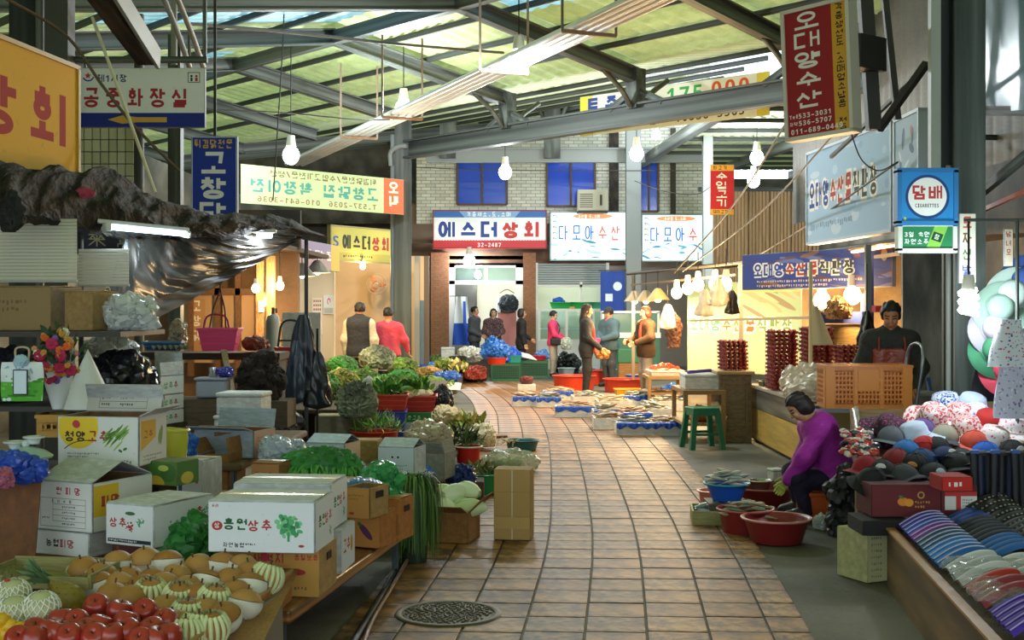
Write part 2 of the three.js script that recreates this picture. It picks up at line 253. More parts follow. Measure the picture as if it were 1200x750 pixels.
// ---------------------------------------------------------------- the roof: valley beam, ridge, rafters, purlins, ribbed translucent sheets
const ceiling = new THREE.Group(); ceiling.name = 'ceiling'; ceiling.userData.kind = 'structure'; scene.add(ceiling);
const RIDGE = 3.6, SL = 0.16, roofY = (t) => t < 0 ? 5.2 - SL * t : t < RIDGE ? 5.2 + SL * t : 5.2 + SL * RIDGE - SL * (t - RIDGE);
const roofP = (a, t, up = 0) => V(-1.95 + 0.669 * a - 0.743 * t, roofY(t) + up, -24 + 0.743 * a + 0.669 * t);
{
  const green = ['#b9c97e', '#b1c475', '#c2cf88', '#acc076'].map((h) => M(h, 0.9, { transmission: 0.42, thickness: 0, map: T.grain })), blue = M('#9fd6dc', 0.5, { transmission: 0.7, thickness: 0, map: T.grain });
  const sheet = (a0, a1, t0, t1) => grid(30, 2, (u, v) => { const a = a0 + (a1 - a0) * u, p = roofP(a, t0 + (t1 - t0) * v, 0.21 + (Math.round(u * 30) % 3 === 0 ? 0.035 : 0)); return [p.x, p.y, p.z]; });
  const cuts = [-11.8, -9.6, -7.2, -4.8, -2.4, 0, 1.2, 2.4, 3.6, 4.8, 6, 7.8, 9.6, 11.4, 13.2, 15, 17, 19];
  for (let b = -5; b < 14; b++) for (let i = 0; i < cuts.length - 1; i++) {
    const a0 = -0.2 + b * 3; if (cuts[i] < -4 && roofP(a0 + 3, cuts[i]).x > 4.4) continue; const mid = roofP(a0 + 1.5, (cuts[i] + cuts[i + 1]) / 2); if (mid.z > 2.6 || mid.z < -37 || Math.abs(mid.x) > 11) continue;
    const sky = (i === 8 && b % 2 !== 0) || (i === 9 && b === 1) || (i === 7 && b === 2) || (i === 10 && b === 1) || (i === 9 && b === -2);
    part(ceiling, sky ? 'skylight_pane' : 'roof_panel', sheet(a0, a0 + 3, cuts[i], cuts[i + 1]), sky ? blue : pick(green));
  }
  for (let b = -5; b <= 10; b++) {                     // rafters over every post
    const a = -0.2 + b * 3; for (const [t0, t1] of [[-11.8, 0], [0, RIDGE], [RIDGE, 19]]) { const p = roofP(a, t0), q = roofP(a, t1); if (t0 < 0 && p.x > 4.6) continue; if (Math.min(p.z, q.z) > 1 || Math.max(p.z, q.z) < -36) continue; part(ceiling, 'rafter', bar(p, q, 0.16, 0.24, true), steel); }
  }
  for (const t of [-10.5, -9, -7.5, -6, -4.5, -3, -1.5, 0.9, 1.8, 2.7, 4.5, 5.6, 6.7, 7.8, 8.9, 10, 11.2, 12.4, 13.6, 15, 16.4, 18]) part(ceiling, 'purlin', bar(roofP(-14, t, 0.16), roofP(t < 0 ? (6.3 + 0.743 * t) / 0.669 : 28, t, 0.16), 0.05, 0.08), steelDark);
  part(ceiling, 'ridge_beam', bar(roofP(-14, RIDGE, -0.02), roofP(28, RIDGE, -0.02), 0.14, 0.2), steel);
}
{ // the lower roof over the lane on the right
  const g = M('#b1c475', 0.9, { transmission: 0.42, thickness: 0, map: T.grain });
  for (let i = 0; i < 6; i++) for (let j = 0; j < 3; j++) part(ceiling, 'roof_panel', grid(18, 1, (u, v) => [3.4 + (i + u) * 1.3, 4.95 + 0.3 * (j + v) + (Math.round(u * 18) % 3 === 0 ? 0.03 : 0), -21 - (j + v) * 6]), g);
  for (let i = 0; i < 4; i++) part(ceiling, 'rafter', bar(V(3.4 + i * 2.6, 4.8, -21), V(3.4 + i * 2.6, 5.7, -39), 0.16, 0.22), steel);
  for (let j = 0; j < 9; j++) part(ceiling, 'purlin', bar(V(3.4, 4.9 + j * 0.1, -21 - j * 2), V(11.2, 4.9 + j * 0.1, -21 - j * 2), 0.06, 0.08), steelDark);
}
const E = (a, y) => { const p = roofP(a, 0); p.y = y; return p; };
{
  const t = thing('steel_beam', 'long grey steel valley beam carrying short posts with curved knee braces under the roof', 'beam');
  part(t, 'web_beam', bar(E(-0.2, 4.6), E(14, 4.6), 0.2, 0.34, true), steel);
  for (const a of [2.8, 5.8, 8.8, 11.8]) {
    const b = E(a, 0); part(t, 'post', bx(0.22, 0.62, 0.22, [b.x, 5.0, b.z], [0, 0.73, 0]), steel);
    for (const s of [-1, 1]) { const p = roofP(a, s * 0.12), q = roofP(a, s * 0.75); part(t, 'knee_brace', tube([[p.x, 4.72, p.z], [(p.x * 2 + q.x) / 3, 4.95, (p.z * 2 + q.z) / 3], [q.x, roofY(s * 0.75) - 0.1, q.z]], 0.045, 8, 6), steel); }
    for (const s of [-1, 1]) { const p = E(a + s * 0.1, 0), q = E(a + s * 0.55, 0); part(t, 'gusset', bar(V(p.x, 4.95, p.z), V(q.x, 4.74, q.z), 0.06, 0.1), steel); }
  }
  const c = E(-0.2, 0), col = thing('steel_column', 'tall grey steel column at the left end of the valley beam', 'column', [c.x, 0, c.z]);
  part(col, 'shaft', mg(bx(0.3, 5.2, 0.05, [0, 2.6, 0.13]), bx(0.3, 5.2, 0.05, [0, 2.6, -0.13]), bx(0.06, 5.2, 0.24, [0, 2.6, 0])), steel);
  part(col, 'downpipe', cy(0.05, 0.05, 4.6, [-0.19, 2.6, 0.0]), M('#8a8f8f', 0.5)); part(col, 'pipe_elbow', tube([[-0.22, 4.3, 0.06], [-0.22, 4.55, 0.1], [-0.05, 4.65, 0.2], [0.1, 4.65, 0.25]], 0.05, 12), M('#8a8f8f', 0.5));
  const p = on(792, 444, 0), c2 = thing('steel_column', 'slim grey steel column standing between the two backlit fish shop signs', 'column', [at(742, 0, 31).x, 0, -31]);
  part(c2, 'shaft', mg(bx(0.36, 6, 0.06, [0, 3, 0.12]), bx(0.36, 6, 0.06, [0, 3, -0.12]), bx(0.06, 6, 0.24, [0, 3, 0])), M('#7c8280', 0.55));
  const b2 = thing('steel_beam', 'pale grey steel beam running across the shop facade above the blue windows', 'beam');
  part(b2, 'web_beam', bar(at(500, 182, 31.5), at(824, 182, 31.5), 0.2, 0.36, true), M('#8b908d', 0.6));
  for (const x of [525, 647]) { const q = at(x, 160, 31.5); part(b2, 'post', bx(0.4, 1.7, 0.3, [q.x, q.y + 0.3, q.z]), steel); for (const s of [-1, 1]) part(b2, 'knee_brace', tube([[q.x + s * 0.15, q.y + 0.3, q.z], [q.x + s * 0.4, q.y + 0.8, q.z], [q.x + s * 1.0, q.y + 1.15, q.z]], 0.06, 8), steel); }
  const c3 = thing('steel_column', 'grey steel column beside the small vertical meat shop sign', 'column', [at(829, 0, 27).x, 0, -27]);
  part(c3, 'shaft', mg(bx(0.2, 5.6, 0.05, [0, 2.8, 0.09]), bx(0.2, 5.6, 0.05, [0, 2.8, -0.09]), bx(0.05, 5.6, 0.16, [0, 2.8, 0])), M('#8f9694', 0.55));
}
{ // silver conduit tray
  const t = thing('conduit_tray', 'long tray of four silver conduit pipes hung under the green roof', 'pipes'), a = at(345, 192, 25.8), b = at(905, -68, 10.4), silver = M('#e4e6e4', 0.3, { metalness: 0.25 });
  const dir = b.clone().sub(a).normalize(), side = V(-dir.z, 0, dir.x).normalize();
  for (let i = 0; i < 4; i++) { const o = side.clone().multiplyScalar((i - 1.5) * 0.11); part(t, 'conduit_pipe', tube([a.clone().add(o), b.clone().add(o)], 0.046, 1, 10), silver); }
  for (const f of [0.28, 0.42, 0.66, 0.8]) {
    const m = a.clone().lerp(b, f), l = m.clone().addScaledVector(side, 0.32), r = m.clone().addScaledVector(side, -0.32); l.y -= 0.07; r.y -= 0.07;
    part(t, 'trapeze_bar', bar(l, r, 0.04, 0.04), M('#9a7a5e', 0.6)); for (const q of [l, r]) part(t, 'hanger_rod', bar(q, V(q.x, q.y + 1.25, q.z), 0.03, 0.03), M('#7d6a58', 0.6));
  }
}
// ---------------------------------------------------------------- outer walls
const tileTex = (w, h, base, joint, rows, cols, shiftRow) => canvas(w, h, (c) => { fill(c, joint, 0, 0, w, h); const bw = w / cols, bh = h / rows; for (let j = 0; j < rows; j++) for (let i = -1; i <= cols; i++) { const k = rr(-14, 14); c.fillStyle = 'rgb(' + base.map((v) => Math.round(v + k)).join() + ')'; c.fillRect(i * bw + (j % 2) * bw * shiftRow + 1, j * bh + 1, bw - 2, bh - 2); } scuff(c, w, h, 60); });
const wrapR = (t, x, y) => { t.wrapS = t.wrapT = THREE.RepeatWrapping; t.repeat.set(x, y); return t; };
const whiteBrick = tileTex(512, 512, [214, 212, 198], '#8d8a80', 40, 14, 0.5), redBrick = tileTex(256, 256, [150, 92, 56], '#8f7a66', 24, 8, 0.5);
struct('wall_left', bx(0.2, 4.3, 34), M('#8d8c80', 0.8, { map: rep(T.blotch, 12, 2) }), [-6.6, 2.15, -20]);
struct('wall_left_far', bx(12, 6.5, 0.2), M('#5d5a52', 0.85, { map: rep(T.blotch, 6, 3) }), [-7, 3.25, -36]);
struct('wall_right_far', bx(12, 5.6, 0.2), M('#6f6a5c', 0.85, { map: rep(T.blotch, 6, 3) }), [9.5, 2.8, -39.2]);
struct('wall_right', bx(0.2, 5.2, 32), M('#77736a', 0.8, { map: rep(T.blotch, 12, 2) }), [7.4, 2.6, -14]);
const D = 34, bp = (x, y, d = D) => at(x, y, d), rectAt = (x0, y0, x1, y1, d) => { const a = at(x0, y1, d), b = at(x1, y0, d); return { w: b.x - a.x, h: b.y - a.y, c: V((a.x + b.x) / 2, (a.y + b.y) / 2, -d) }; };
function slab(name, x0, y0, x1, y1, d, th, mat, parent, kind = 'structure') { const r = rectAt(x0, y0, x1, y1, d); const m = part(parent ?? scene, name, bx(r.w, r.h, th), mat, [r.c.x, r.c.y, -d - th / 2]); if (!parent) m.userData.kind = kind; return m; }
{
  const wt = wrapR(whiteBrick, 1, 1), wb = new THREE.MeshStandardMaterial({ map: wt, roughness: 0.6 }), brick = new THREE.MeshStandardMaterial({ map: wrapR(redBrick, 1, 1), roughness: 0.8 });
  const brickR = (x, y) => new THREE.MeshStandardMaterial({ map: rep(redBrick, x, y), roughness: 0.8 });
  const wall = slab('wall_back', 488, 60, 832, 262, D, 0.3, new THREE.MeshStandardMaterial({ map: rep(whiteBrick, 2.2, 1.3), roughness: 0.6 }));
  slab('wall_back_lintel', 480, 285, 740, 311, D, 0.3, M('#7d5a42', 0.8, { map: rep(T.blotch, 4, 1) }));
  slab('wall_back_band', 480, 240, 840, 288, D + 0.1, 0.3, M('#6e5a4a', 0.8));
  const pb = slab('trim_1', 505, 296, 526, 440, D - 0.2, 0.4, brickR(1, 6)); slab('trim_2', 613, 296, 628, 440, D - 0.1, 0.4, brickR(1, 6)); slab('trim_3', 714, 150, 725, 258, D - 0.1, 0.15, M('#4b4137', 0.8, { map: rep(T.blotch, 1, 5) })); slab('trim_4', 786, 150, 792, 258, D - 0.1, 0.15, M('#4b4137', 0.8));
  slab('wall_back_left', 250, 140, 508, 262, D + 1, 0.3, M('#5e5a52', 0.85, { map: rep(T.blotch, 5, 2) }));
  slab('wall_back_left_brick', 478, 238, 512, 420, D + 0.5, 0.3, brickR(2, 8));
  // blue windows
  const bluePane = M('#1a4cd2', 0.2, { clearcoat: 0.6 }), frameM = M('#5d4a3f', 0.6);
  let wn = 1;
  for (const [x0, y0, x1, y1] of [[536, 185, 594, 240], [641, 187, 697, 242], [749, 188, 771, 248]]) {
    const r = rectAt(x0, y0, x1, y1, D), w = new THREE.Group(); w.name = 'window_' + wn++; w.userData.kind = 'structure'; w.position.copy(r.c); w.position.z += 0.04; scene.add(w);
    const fr = part(w, 'frame', mg(bx(r.w, 0.06, 0.1, [0, r.h / 2, 0]), bx(r.w, 0.06, 0.1, [0, -r.h / 2, 0]), bx(0.06, r.h, 0.1, [-r.w / 2, 0, 0]), bx(0.06, r.h, 0.1, [r.w / 2, 0, 0]), bx(0.05, r.h, 0.09)), frameM);
    for (const s of [-1, 1]) part(fr, 'pane', bx(r.w / 2 - 0.06, r.h - 0.06, 0.03, [s * r.w / 4, 0, -0.02]), bluePane);
  }
  // the lit room of the left shop and its glazed front
  const white = M('#e4e3da', 0.7), al = M('#c9ccc9', 0.35, { metalness: 0.5 }), glass = M('#dff0ee', 0.06, { transmission: 1, thickness: 0 });
  const L = D + 3.2; slab('wall_back_shop_inside', 500, 296, 640, 445, L, 0.1, M('#d9d6c2', 0.8)); { const a = at(526, 0, D), b = at(612, 0, D);
    struct('wall_back_shop_side_left', bx(0.1, 3, 3), M('#d9d6c2', 0.8), [a.x - 0.1, 1.5, -D - 1.6]); struct('wall_back_shop_side_right', bx(0.1, 3, 3), M('#cdb49a', 0.8), [b.x + 0.1, 1.5, -D - 1.6]); struct('wall_back_shop_ceiling', bx(2.4, 0.1, 3.2), M('#d8d8d0', 0.8), [(a.x + b.x) / 2, 2.95, -D - 1.6]); }
  const r = rectAt(526, 311, 613, 436, D), d1 = new THREE.Group(); d1.name = 'door_1'; d1.userData.kind = 'structure'; d1.position.set(r.c.x, 0, -D - 0.05); scene.add(d1);
  const top = r.c.y + r.h / 2; part(d1, 'frame', mg(bx(r.w, 0.12, 0.1, [0, top, 0]), bx(r.w, 0.1, 0.1, [0, top - 0.46, 0]), bx(0.16, top, 0.1, [-r.w / 2 + 0.08, top / 2, 0]), bx(0.2, top, 0.1, [r.w / 2 - 0.1, top / 2, 0]), bx(0.05, 0.45, 0.08, [0, top - 0.22, 0])), al);
  for (const s of [-1, 1]) part(d1, 'transom_pane', bx(r.w / 2 - 0.2, 0.36, 0.01, [s * (r.w / 4 - 0.04), top - 0.23, 0]), glass);
  // shuttered fish shop
  const r2 = rectAt(628, 308, 712, 436, D), d2 = new THREE.Group(); d2.name = 'door_2'; d2.userData.kind = 'structure'; d2.position.set(r2.c.x, 0, -D); scene.add(d2); const t2 = r2.c.y + r2.h / 2;
  for (let i = 0; i < 9; i++) part(d2, 'shutter_slat', cy(0.04, 0.04, r2.w, [0, t2 - 0.05 - i * 0.062, 0], [0, 0, Math.PI / 2], 8), M('#9fa3a2', 0.4, { metalness: 0.4 }));
  part(d2, 'frame', mg(bx(0.1, t2, 0.1, [-r2.w / 2, t2 / 2, 0]), bx(0.08, t2, 0.1, [r2.w / 2, t2 / 2, 0]), bx(0.07, 1.1, 0.08, [0.25, 1.75, 0]), bx(r2.w, 0.07, 0.08, [0, t2 - 0.62, 0])), white);
  slab('wall_back_fish_shop', 622, 300, 720, 440, D + 1.6, 0.1, M('#b9c2a4', 0.8));
  // wall between and tan corrugated shutters on the right
  slab('wall_back_right', 712, 300, 1010, 450, D + 0.6, 0.2, M('#7d746a', 0.85));
  const cor = thing('corrugated_shutter', 'tan ribbed metal sheeting behind the power lines above the fish stall roof', 'shutter'), tan = M('#a58258', 0.6, { map: T.grain });
  for (let i = 0; i < 6; i++) { const x0 = 828 + i * 25; const rc = rectAt(x0, 222, x0 + 24, 440, 30); part(cor, 'ribbed_sheet', tf(grid(24, 1, (u, v) => [(u - 0.5) * rc.w, (v - 0.5) * rc.h, Math.abs(Math.sin(u * 19)) * 0.04]), [rc.c.x, rc.c.y, rc.c.z]), tan); }
  part(cor, 'top_rail', bx(3.3, 0.1, 0.1, [at(900, 0, 30).x, at(0, 222, 30).y, -30]), steelDark);
  // pale tile wall glimpsed above the left awning
  const ct = new THREE.Group(); ct.name = 'wall_left_tiled'; ct.userData.kind = 'structure'; scene.add(ct); const rt = rectAt(88, 120, 160, 250, 13.2);
  part(ct, 'backing', bx(rt.w, rt.h, 0.1, [rt.c.x, rt.c.y, -13.26]), M('#6a675c', 0.8)); const tg = rb(0.078, 0.118, 0.02, 0.004, undefined, undefined, 1), tm = ['#c9c4a6', '#bfb998', '#d0cbb0'].map((h) => M(h, 0.35));
  for (let i = 0; i < 7; i++) for (let j = 0; j < 9; j++) part(ct, 'wall_tile', tg, pick(tm), [rt.c.x - rt.w / 2 + 0.05 + i * 0.087, rt.c.y - rt.h / 2 + 0.07 + j * 0.127, -13.2]);
}

// ---------------------------------------------------------------- signs and banners
function sign(o) {    // o: name, label, cat, l: [px, d], r: [px, d], y: [top, bottom] in pixels at the left end; size: [w, h] of the print; draw; th, frame, lit, tilt, back
  const a = at(o.l[0], o.y[1], o.l[1]), b = at(o.r[0], o.y[1], o.r[1]); b.y = a.y; const W = a.distanceTo(b), Hh = (o.y[1] - o.y[0]) / F * o.l[1], th = o.th ?? 0.06;
  const t = thing(o.name, o.label, o.cat ?? 'sign', a.clone().add(b).multiplyScalar(0.5), Math.atan2(-(b.z - a.z), b.x - a.x)); if (o.tilt) t.rotation.z = o.tilt;
  const tex = canvas(o.size[0], o.size[1], (c, w, h) => { if (o.mirror) { c.translate(w, 0); c.scale(-1, 1); } o.draw(c, w, h); scuff(c, w, h, o.scuff ?? 12); });
  const pn = part(t, 'panel', rb(W, Hh, th, 0.006, [0, Hh / 2, 0]), M(o.body ?? '#8b8f92', 0.6));
  part(pn, 'printed_face', pl(W - 0.01, Hh - 0.01, [0, Hh / 2, th / 2 + 0.002]), o.lit ? litPrint(tex, o.lit) : print(tex, o.rough ?? 0.8));
  if (o.frame) part(t, 'frame', mg(bx(W + 0.03, 0.03, th + 0.03, [0, 0, 0]), bx(W + 0.03, 0.03, th + 0.03, [0, Hh, 0]), bx(0.03, Hh, th + 0.03, [-W / 2, Hh / 2, 0]), bx(0.03, Hh, th + 0.03, [W / 2, Hh / 2, 0])), M(o.frame, 0.5));
  t.userData.size = [W, Hh]; return t;
}
const sw = (o) => { const t = sign(o); delete t.userData.size; return t; };
sw({ name: 'shop_sign', label: 'large yellow shop sign with big red Korean letters and a pink phone number band', l: [-130, 6.9], r: [85, 9], y: [-6, 212], size: [1024, 700], th: 0.08, frame: '#c9a13a', draw(c, w, h) {
  fill(c, '#f0b428', 0, 0, w, h); fill(c, '#d84a58', 0, h * 0.8, w, h * 0.2); write(c, '상회', 350, h * 0.2, 290, { color: '#b32a1e', w: 0.98, lw: 0.15, gap: 0.18 }); write(c, '537-1130', 380, h * 0.85, 82, { color: '#f6e6d8', w: 0.95 }); blob(c, '#c9a04a', 830, 545, 26, 40); scuff(c, w, h, 40); } });
sw({ name: 'toilet_sign', label: 'white public toilet sign with red Korean letters and a yellow arrow on a blue band', l: [92, 11], r: [241, 11], y: [80, 150], size: [640, 300], th: 0.05, draw(c, w, h) {
  fill(c, '#e9e8e2', 0, 0, w, h * 0.76); fill(c, '#1d2c86', 0, h * 0.76, w, h * 0.24); write(c, '제1시장', 96, 30, 42, { color: '#20305c', gap: 0.1 }); write(c, '공중화장실', 22, 98, 104, { color: '#a82c34', w: 0.86, gap: 0.22 });
  c.fillStyle = '#c8302c'; c.beginPath(); for (let i = 0; i < 5; i++) { const a = -1.57 + i * 1.2566; c.lineTo(50 + Math.cos(a) * 17, 38 + Math.sin(a) * 17); c.lineTo(50 + Math.cos(a + 0.63) * 8, 38 + Math.sin(a + 0.63) * 8); } c.fill(); c.strokeStyle = '#2a3f94'; c.lineWidth = 7; c.beginPath(); c.arc(52, 36, 28, 0.3, 2.7); c.stroke();
  c.strokeStyle = '#222'; c.lineWidth = 3; c.strokeRect(558, 22, 58, 50); blob(c, '#222', 575, 40, 6, 6); blob(c, '#b3262a', 600, 40, 6, 6); fill(c, '#222', 570, 48, 10, 18); fill(c, '#b3262a', 594, 48, 12, 18);
  c.fillStyle = '#d9a53a'; c.beginPath(); [[150, 262], [225, 240], [300, 250], [450, 250], [450, 276], [300, 276], [225, 284]].forEach(([x, y]) => c.lineTo(x, y)); c.fill(); } });
{ const t = thing('sign_rail', 'thin steel rail from which the white toilet sign hangs', 'rail'); part(t, 'rail', bar(at(80, 70, 11), at(243, 70, 11), 0.05, 0.05), steel); for (const x of [100, 210]) part(t, 'hanger', bar(at(x, 70, 11), at(x, 82, 11), 0.02, 0.02), steel); part(t, 'rod', bar(at(240, 70, 11), at(240, -30, 11), 0.03, 0.03), steel); part(t, 'rod', bar(at(82, 70, 11), at(82, -30, 11), 0.03, 0.03), steel); }
sw({ name: 'hanging_sign', label: 'dark blue vertical sign with white Korean letters and small yellow heading', l: [225, 12.6], r: [279, 12.6], y: [160, 262], size: [256, 480], draw(c, w, h) {
  fill(c, '#1f3a9e', 0, 0, w, h); c.strokeStyle = '#cfd6ea'; c.lineWidth = 5; c.strokeRect(3, 3, w - 6, h - 6); write(c, '튀김닭전문', 14, 14, 52, { color: '#e5b04a', w: 0.78, gap: 0.08 }); write(c, '고창닭', 42, 82, 130, { color: '#f0efe8', down: true, w: 1.25, gap: 0.06, lw: 0.17 }); } }); part(scene.children.at(-1), 'hanger_rod', cy(0.015, 0.015, 2.0, [0, 1.85, 0]), steelDark);
sw({ name: 'banner', label: 'pale green cloth banner seen from behind with mirrored lettering and an orange end', cat: 'banner', l: [282, 21], r: [473, 23.6], y: [192, 238], size: [1024, 256], th: 0.015, mirror: true, body: '#b9d3a0', draw(c, w, h) {
  fill(c, '#bfd9a2', 0, 0, w, h); fill(c, '#c8643c', 0, 0, 140, h); write(c, '오픽', 30, 20, 90, { color: '#f0e6c8', down: true, lw: 0.16 }); write(c, '튀김닭전문/수입고기전문/생선', 190, 16, 48, { color: '#7a6a4a', gap: 0.06 }); write(c, '고창닭집 확장이전', 170, 82, 96, { color: '#4f9a8e', gap: 0.08, lw: 0.15 }); write(c, 'T.537-2036  010-641-3036', 190, 196, 46, { color: '#8a6f50' }); } });
sw({ name: 'shop_sign', label: 'olive yellow shop sign with black and red Korean letters on the left corner shop', l: [386, 24.5], r: [460, 26.2], y: [264, 305], size: [640, 320], frame: '#8a8350', draw(c, w, h) {
  fill(c, '#b5ad55', 0, 0, w, h); fill(c, '#a49a48', 0, h * 0.76, w, h * 0.24); write(c, '에스더상회', 110, 66, 150, { color: ['#26301e', '#26301e', '#26301e', '#9a2f28', '#9a2f28'], w: 0.6, lw: 0.14, gap: 0.06 }); lines(c, 120, 262, 420, 1, 26, '#3c3a26'); write(c, 'S', 14, 80, 120, { color: '#3b5a9a' }); } });
sw({ name: 'shop_sign', label: 'blue, white and red shop sign with blue and red Korean letters above the lit doorway', l: [508, 33.72], r: [640, 33.72], y: [247, 291], size: [1024, 340], th: 0.15, frame: '#a3302e', lit: 0.25, draw(c, w, h) {
  fill(c, '#e9ecec', 0, 0, w, h); fill(c, '#2f66ad', 0, 0, w, 62); c.fillStyle = '#7fa6cf'; c.beginPath(); [[230, 0], [794, 0], [740, 62], [284, 62]].forEach(([x, y]) => c.lineTo(x, y)); c.fill(); write(c, '각종채소.도.소매', 300, 10, 44, { color: '#f4f6f6', gap: 0.2 });
  write(c, '에스더상회', 40, 88, 168, { color: ['#24408e', '#24408e', '#24408e', '#c4342e', '#c4342e'], w: 0.98, lw: 0.19, gap: 0.17, edge: '#fff' }); fill(c, '#c8323a', 0, 276, w, 64); for (let x = 0; x < w; x += 26) blob(c, '#c8323a', x, 276, 13, 8); write(c, '32-2487', 400, 288, 46, { color: '#f6eeee' }); } });
const fishPrint = (c, w, h, head) => {
  fill(c, '#dff3f6', 0, 0, w, h); for (let i = 0; i < 26; i++) blob(c, pick(['#8fc4d6', '#5f9cb8', '#b9e2ea', '#3c7fa0']), rr(0, w), rr(h * 0.6, h), rr(10, 70), rr(4, 12), rr(-0.5, 0.5)); for (let i = 0; i < 5; i++) { blob(c, '#7d8f9c', 50, 40 + i * 50, 34, 14, 0.5); blob(c, '#e9efe9', 55, 46 + i * 50, 24, 7, 0.5); }
  blob(c, '#e08a5c', w * 0.52, 34, 200, 24); write(c, '수산물 도.소매', w * 0.34, 20, 30, { color: '#fff6e8' }); write(c, head, 80, 110, 140, { color: ['#2a68b4', '#2a68b4', '#2a68b4', '#d8574c', '#d8574c'], w: 0.72, lw: 0.1, gap: head.length > 4 ? 0.22 : 0.2, edge: '#ffffff' }); };
sw({ name: 'lightbox_sign', label: 'backlit pale blue fish shop lightbox with blue and red letters above the shutter', l: [645, 33.88], r: [740, 33.88], y: [249, 305], size: [820, 420], th: 0.2, lit: 0.95, frame: '#9fb4b8', draw: (c, w, h) => fishPrint(c, w, h, '다모아수산') });
sw({ name: 'lightbox_sign', label: 'backlit pale blue fish shop lightbox right of the slim steel column', l: [752, 33.88], r: [828, 33.88], y: [252, 306], size: [660, 420], th: 0.2, lit: 0.95, frame: '#9fb4b8', draw: (c, w, h) => { fishPrint(c, w, h, '다모아수'); } });
sw({ name: 'banner', label: 'yellow and white banner with navy letters and a phone number behind the valley beam', cat: 'banner', l: [680, 21.7], r: [902, 19.3], y: [114, 160], size: [1200, 260], th: 0.015, body: '#cfd2c0', draw(c, w, h) {
  fill(c, '#e6e8de', 0, 0, w, h); fill(c, '#e0cf4a', 0, 0, 90, h); fill(c, '#e0cf4a', 1130, 0, 70, h); write(c, '토종한우', 40, 14, 128, { color: '#28418e', w: 0.85, lw: 0.16 }); write(c, '175', 580, 8, 120, { color: '#37a352' }); write(c, '000', 860, 4, 118, { color: '#d8582e' }); write(c, '은정농수산직업', 160, 190, 50, { color: '#333' }); write(c, 'T.536-5565', 640, 182, 62, { color: '#333' }); } });
sw({ name: 'hanging_sign', label: 'tall red vertical sign with white letters, phone numbers and a yellow side stripe', l: [927, 9.9], r: [1003, 9.5], y: [14, 163], size: [360, 700], th: 0.1, tilt: 0.045, frame: '#d8cfc0', draw(c, w, h) {
  fill(c, '#9e1f26', 0, 0, 272, h); fill(c, '#d9a032', 272, 0, 88, h); write(c, '오대양수산', 54, 16, 98, { color: '#f1ece4', down: true, w: 1.6, gap: 0.1, lw: 0.16 }); write(c, '각종생선도.소매업소납품 전문', 292, 10, 42, { color: '#2c2418', down: true, w: 1.1, gap: 0.13, lw: 0.14 });
  write(c, '533-3031', 66, 566, 34, { color: '#f1ece4', w: 0.95 }); write(c, '536-5707', 66, 606, 34, { color: '#f1ece4', w: 0.95 }); write(c, '011-689-0449', 20, 648, 36, { color: '#f1ece4', w: 0.92 }); write(c, 'Tel', 14, 570, 26, { color: '#f1ece4' }); write(c, '자택', 14, 612, 24, { color: '#f1ece4' }); } });
sw({ name: 'hanging_sign', label: 'small red vertical meat shop sign with white letters and yellow ends', l: [832, 22], r: [860, 22], y: [193, 252], size: [180, 380], draw(c, w, h) {
  fill(c, '#b5242c', 0, 0, w, h); fill(c, '#d8a23a', 0, 0, w, 46); fill(c, '#d8a23a', 0, 338, w, 42); write(c, '수입고기', 40, 54, 62, { color: '#f2eee8', down: true, w: 1.5, gap: 0.12, lw: 0.16 }); write(c, '외고기', 20, 8, 30, { color: '#2c2418', gap: 0.4 }); write(c, '돼지고기', 20, 344, 28, { color: '#2c2418' }); } });
const seaPrint = (c, w, h, size, y, x, bg, cols) => { bg(); write(c, '오대양수산물직판장', x, y, size, { color: cols, w: 0.8, lw: 0.15, gap: 0.1, edge: '#f4ead8' }); };
const seaCols = ['#2c4c9c', '#2c4c9c', '#2c4c9c', '#b93a2e', '#b93a2e', '#b93a2e', '#3f4a3a', '#3f4a3a', '#3f4a3a'];
sw({ name: 'shop_sign', label: 'long pale blue rooftop sign with blue, red and grey letters beside the steel column', l: [951, 14.4], r: [1051, 11.9], y: [181, 286], size: [1200, 420], th: 0.1, frame: '#b9c4cc', draw: (c, w, h) => seaPrint(c, w, h, 125, 140, 30, () => { fill(c, '#a9c3d8', 0, 0, w, h); for (let i = 0; i < 30; i++) blob(c, pick(['#bcd2e2', '#9ab8d0', '#c7d6e0']), rr(0, w), rr(0, h), rr(20, 120), rr(6, 30)); lines(c, 60, 330, 900, 1, 34, '#7f92a6'); }, seaCols) });
for (const x of [-0.8, 0.8]) part(scene.children.at(-1), 'strut', bx(0.05, 0.05, 1.3, [x, 0.95, -0.68]), steelDark);
sw({ name: 'shop_sign', label: 'short pale blue sign panel with a faded fish picture next to the rooftop sign', l: [1055, 11.7], r: [1084, 11.0], y: [142, 262], size: [300, 420], th: 0.1, frame: '#b9c4cc', draw(c, w, h) { fill(c, '#b6c9d8', 0, 0, w, h); for (let i = 0; i < 9; i++) blob(c, pick(['#6f86a0', '#c98a7a', '#dfe6ea', '#8b6f8f']), rr(60, 240), rr(60, 360), rr(14, 46), rr(8, 18), rr(0, 3)); } });
sw({ name: 'shop_sign', label: 'deep blue fish stall sign with white edged letters under the light strip', l: [872, 16.6], r: [1048, 14], y: [299, 340], size: [1400, 330], th: 0.06, draw: (c, w, h) => { seaPrint(c, w, h, 122, 92, 120, () => { fill(c, '#3a4a8e', 0, 0, w, h); for (let i = 0; i < 60; i++) blob(c, pick(['#5a4a5e', '#2b3f88', '#7a5148', '#6a78b0', '#8a6a5c']), rr(0, w), rr(0, h), rr(20, 130), rr(4, 22), rr(-0.3, 0.3)); blob(c, '#c9b08a', 1340, 70, 26, 50); }, seaCols); lines(c, 160, 250, 1000, 2, 26, '#e2c3b0'); } });
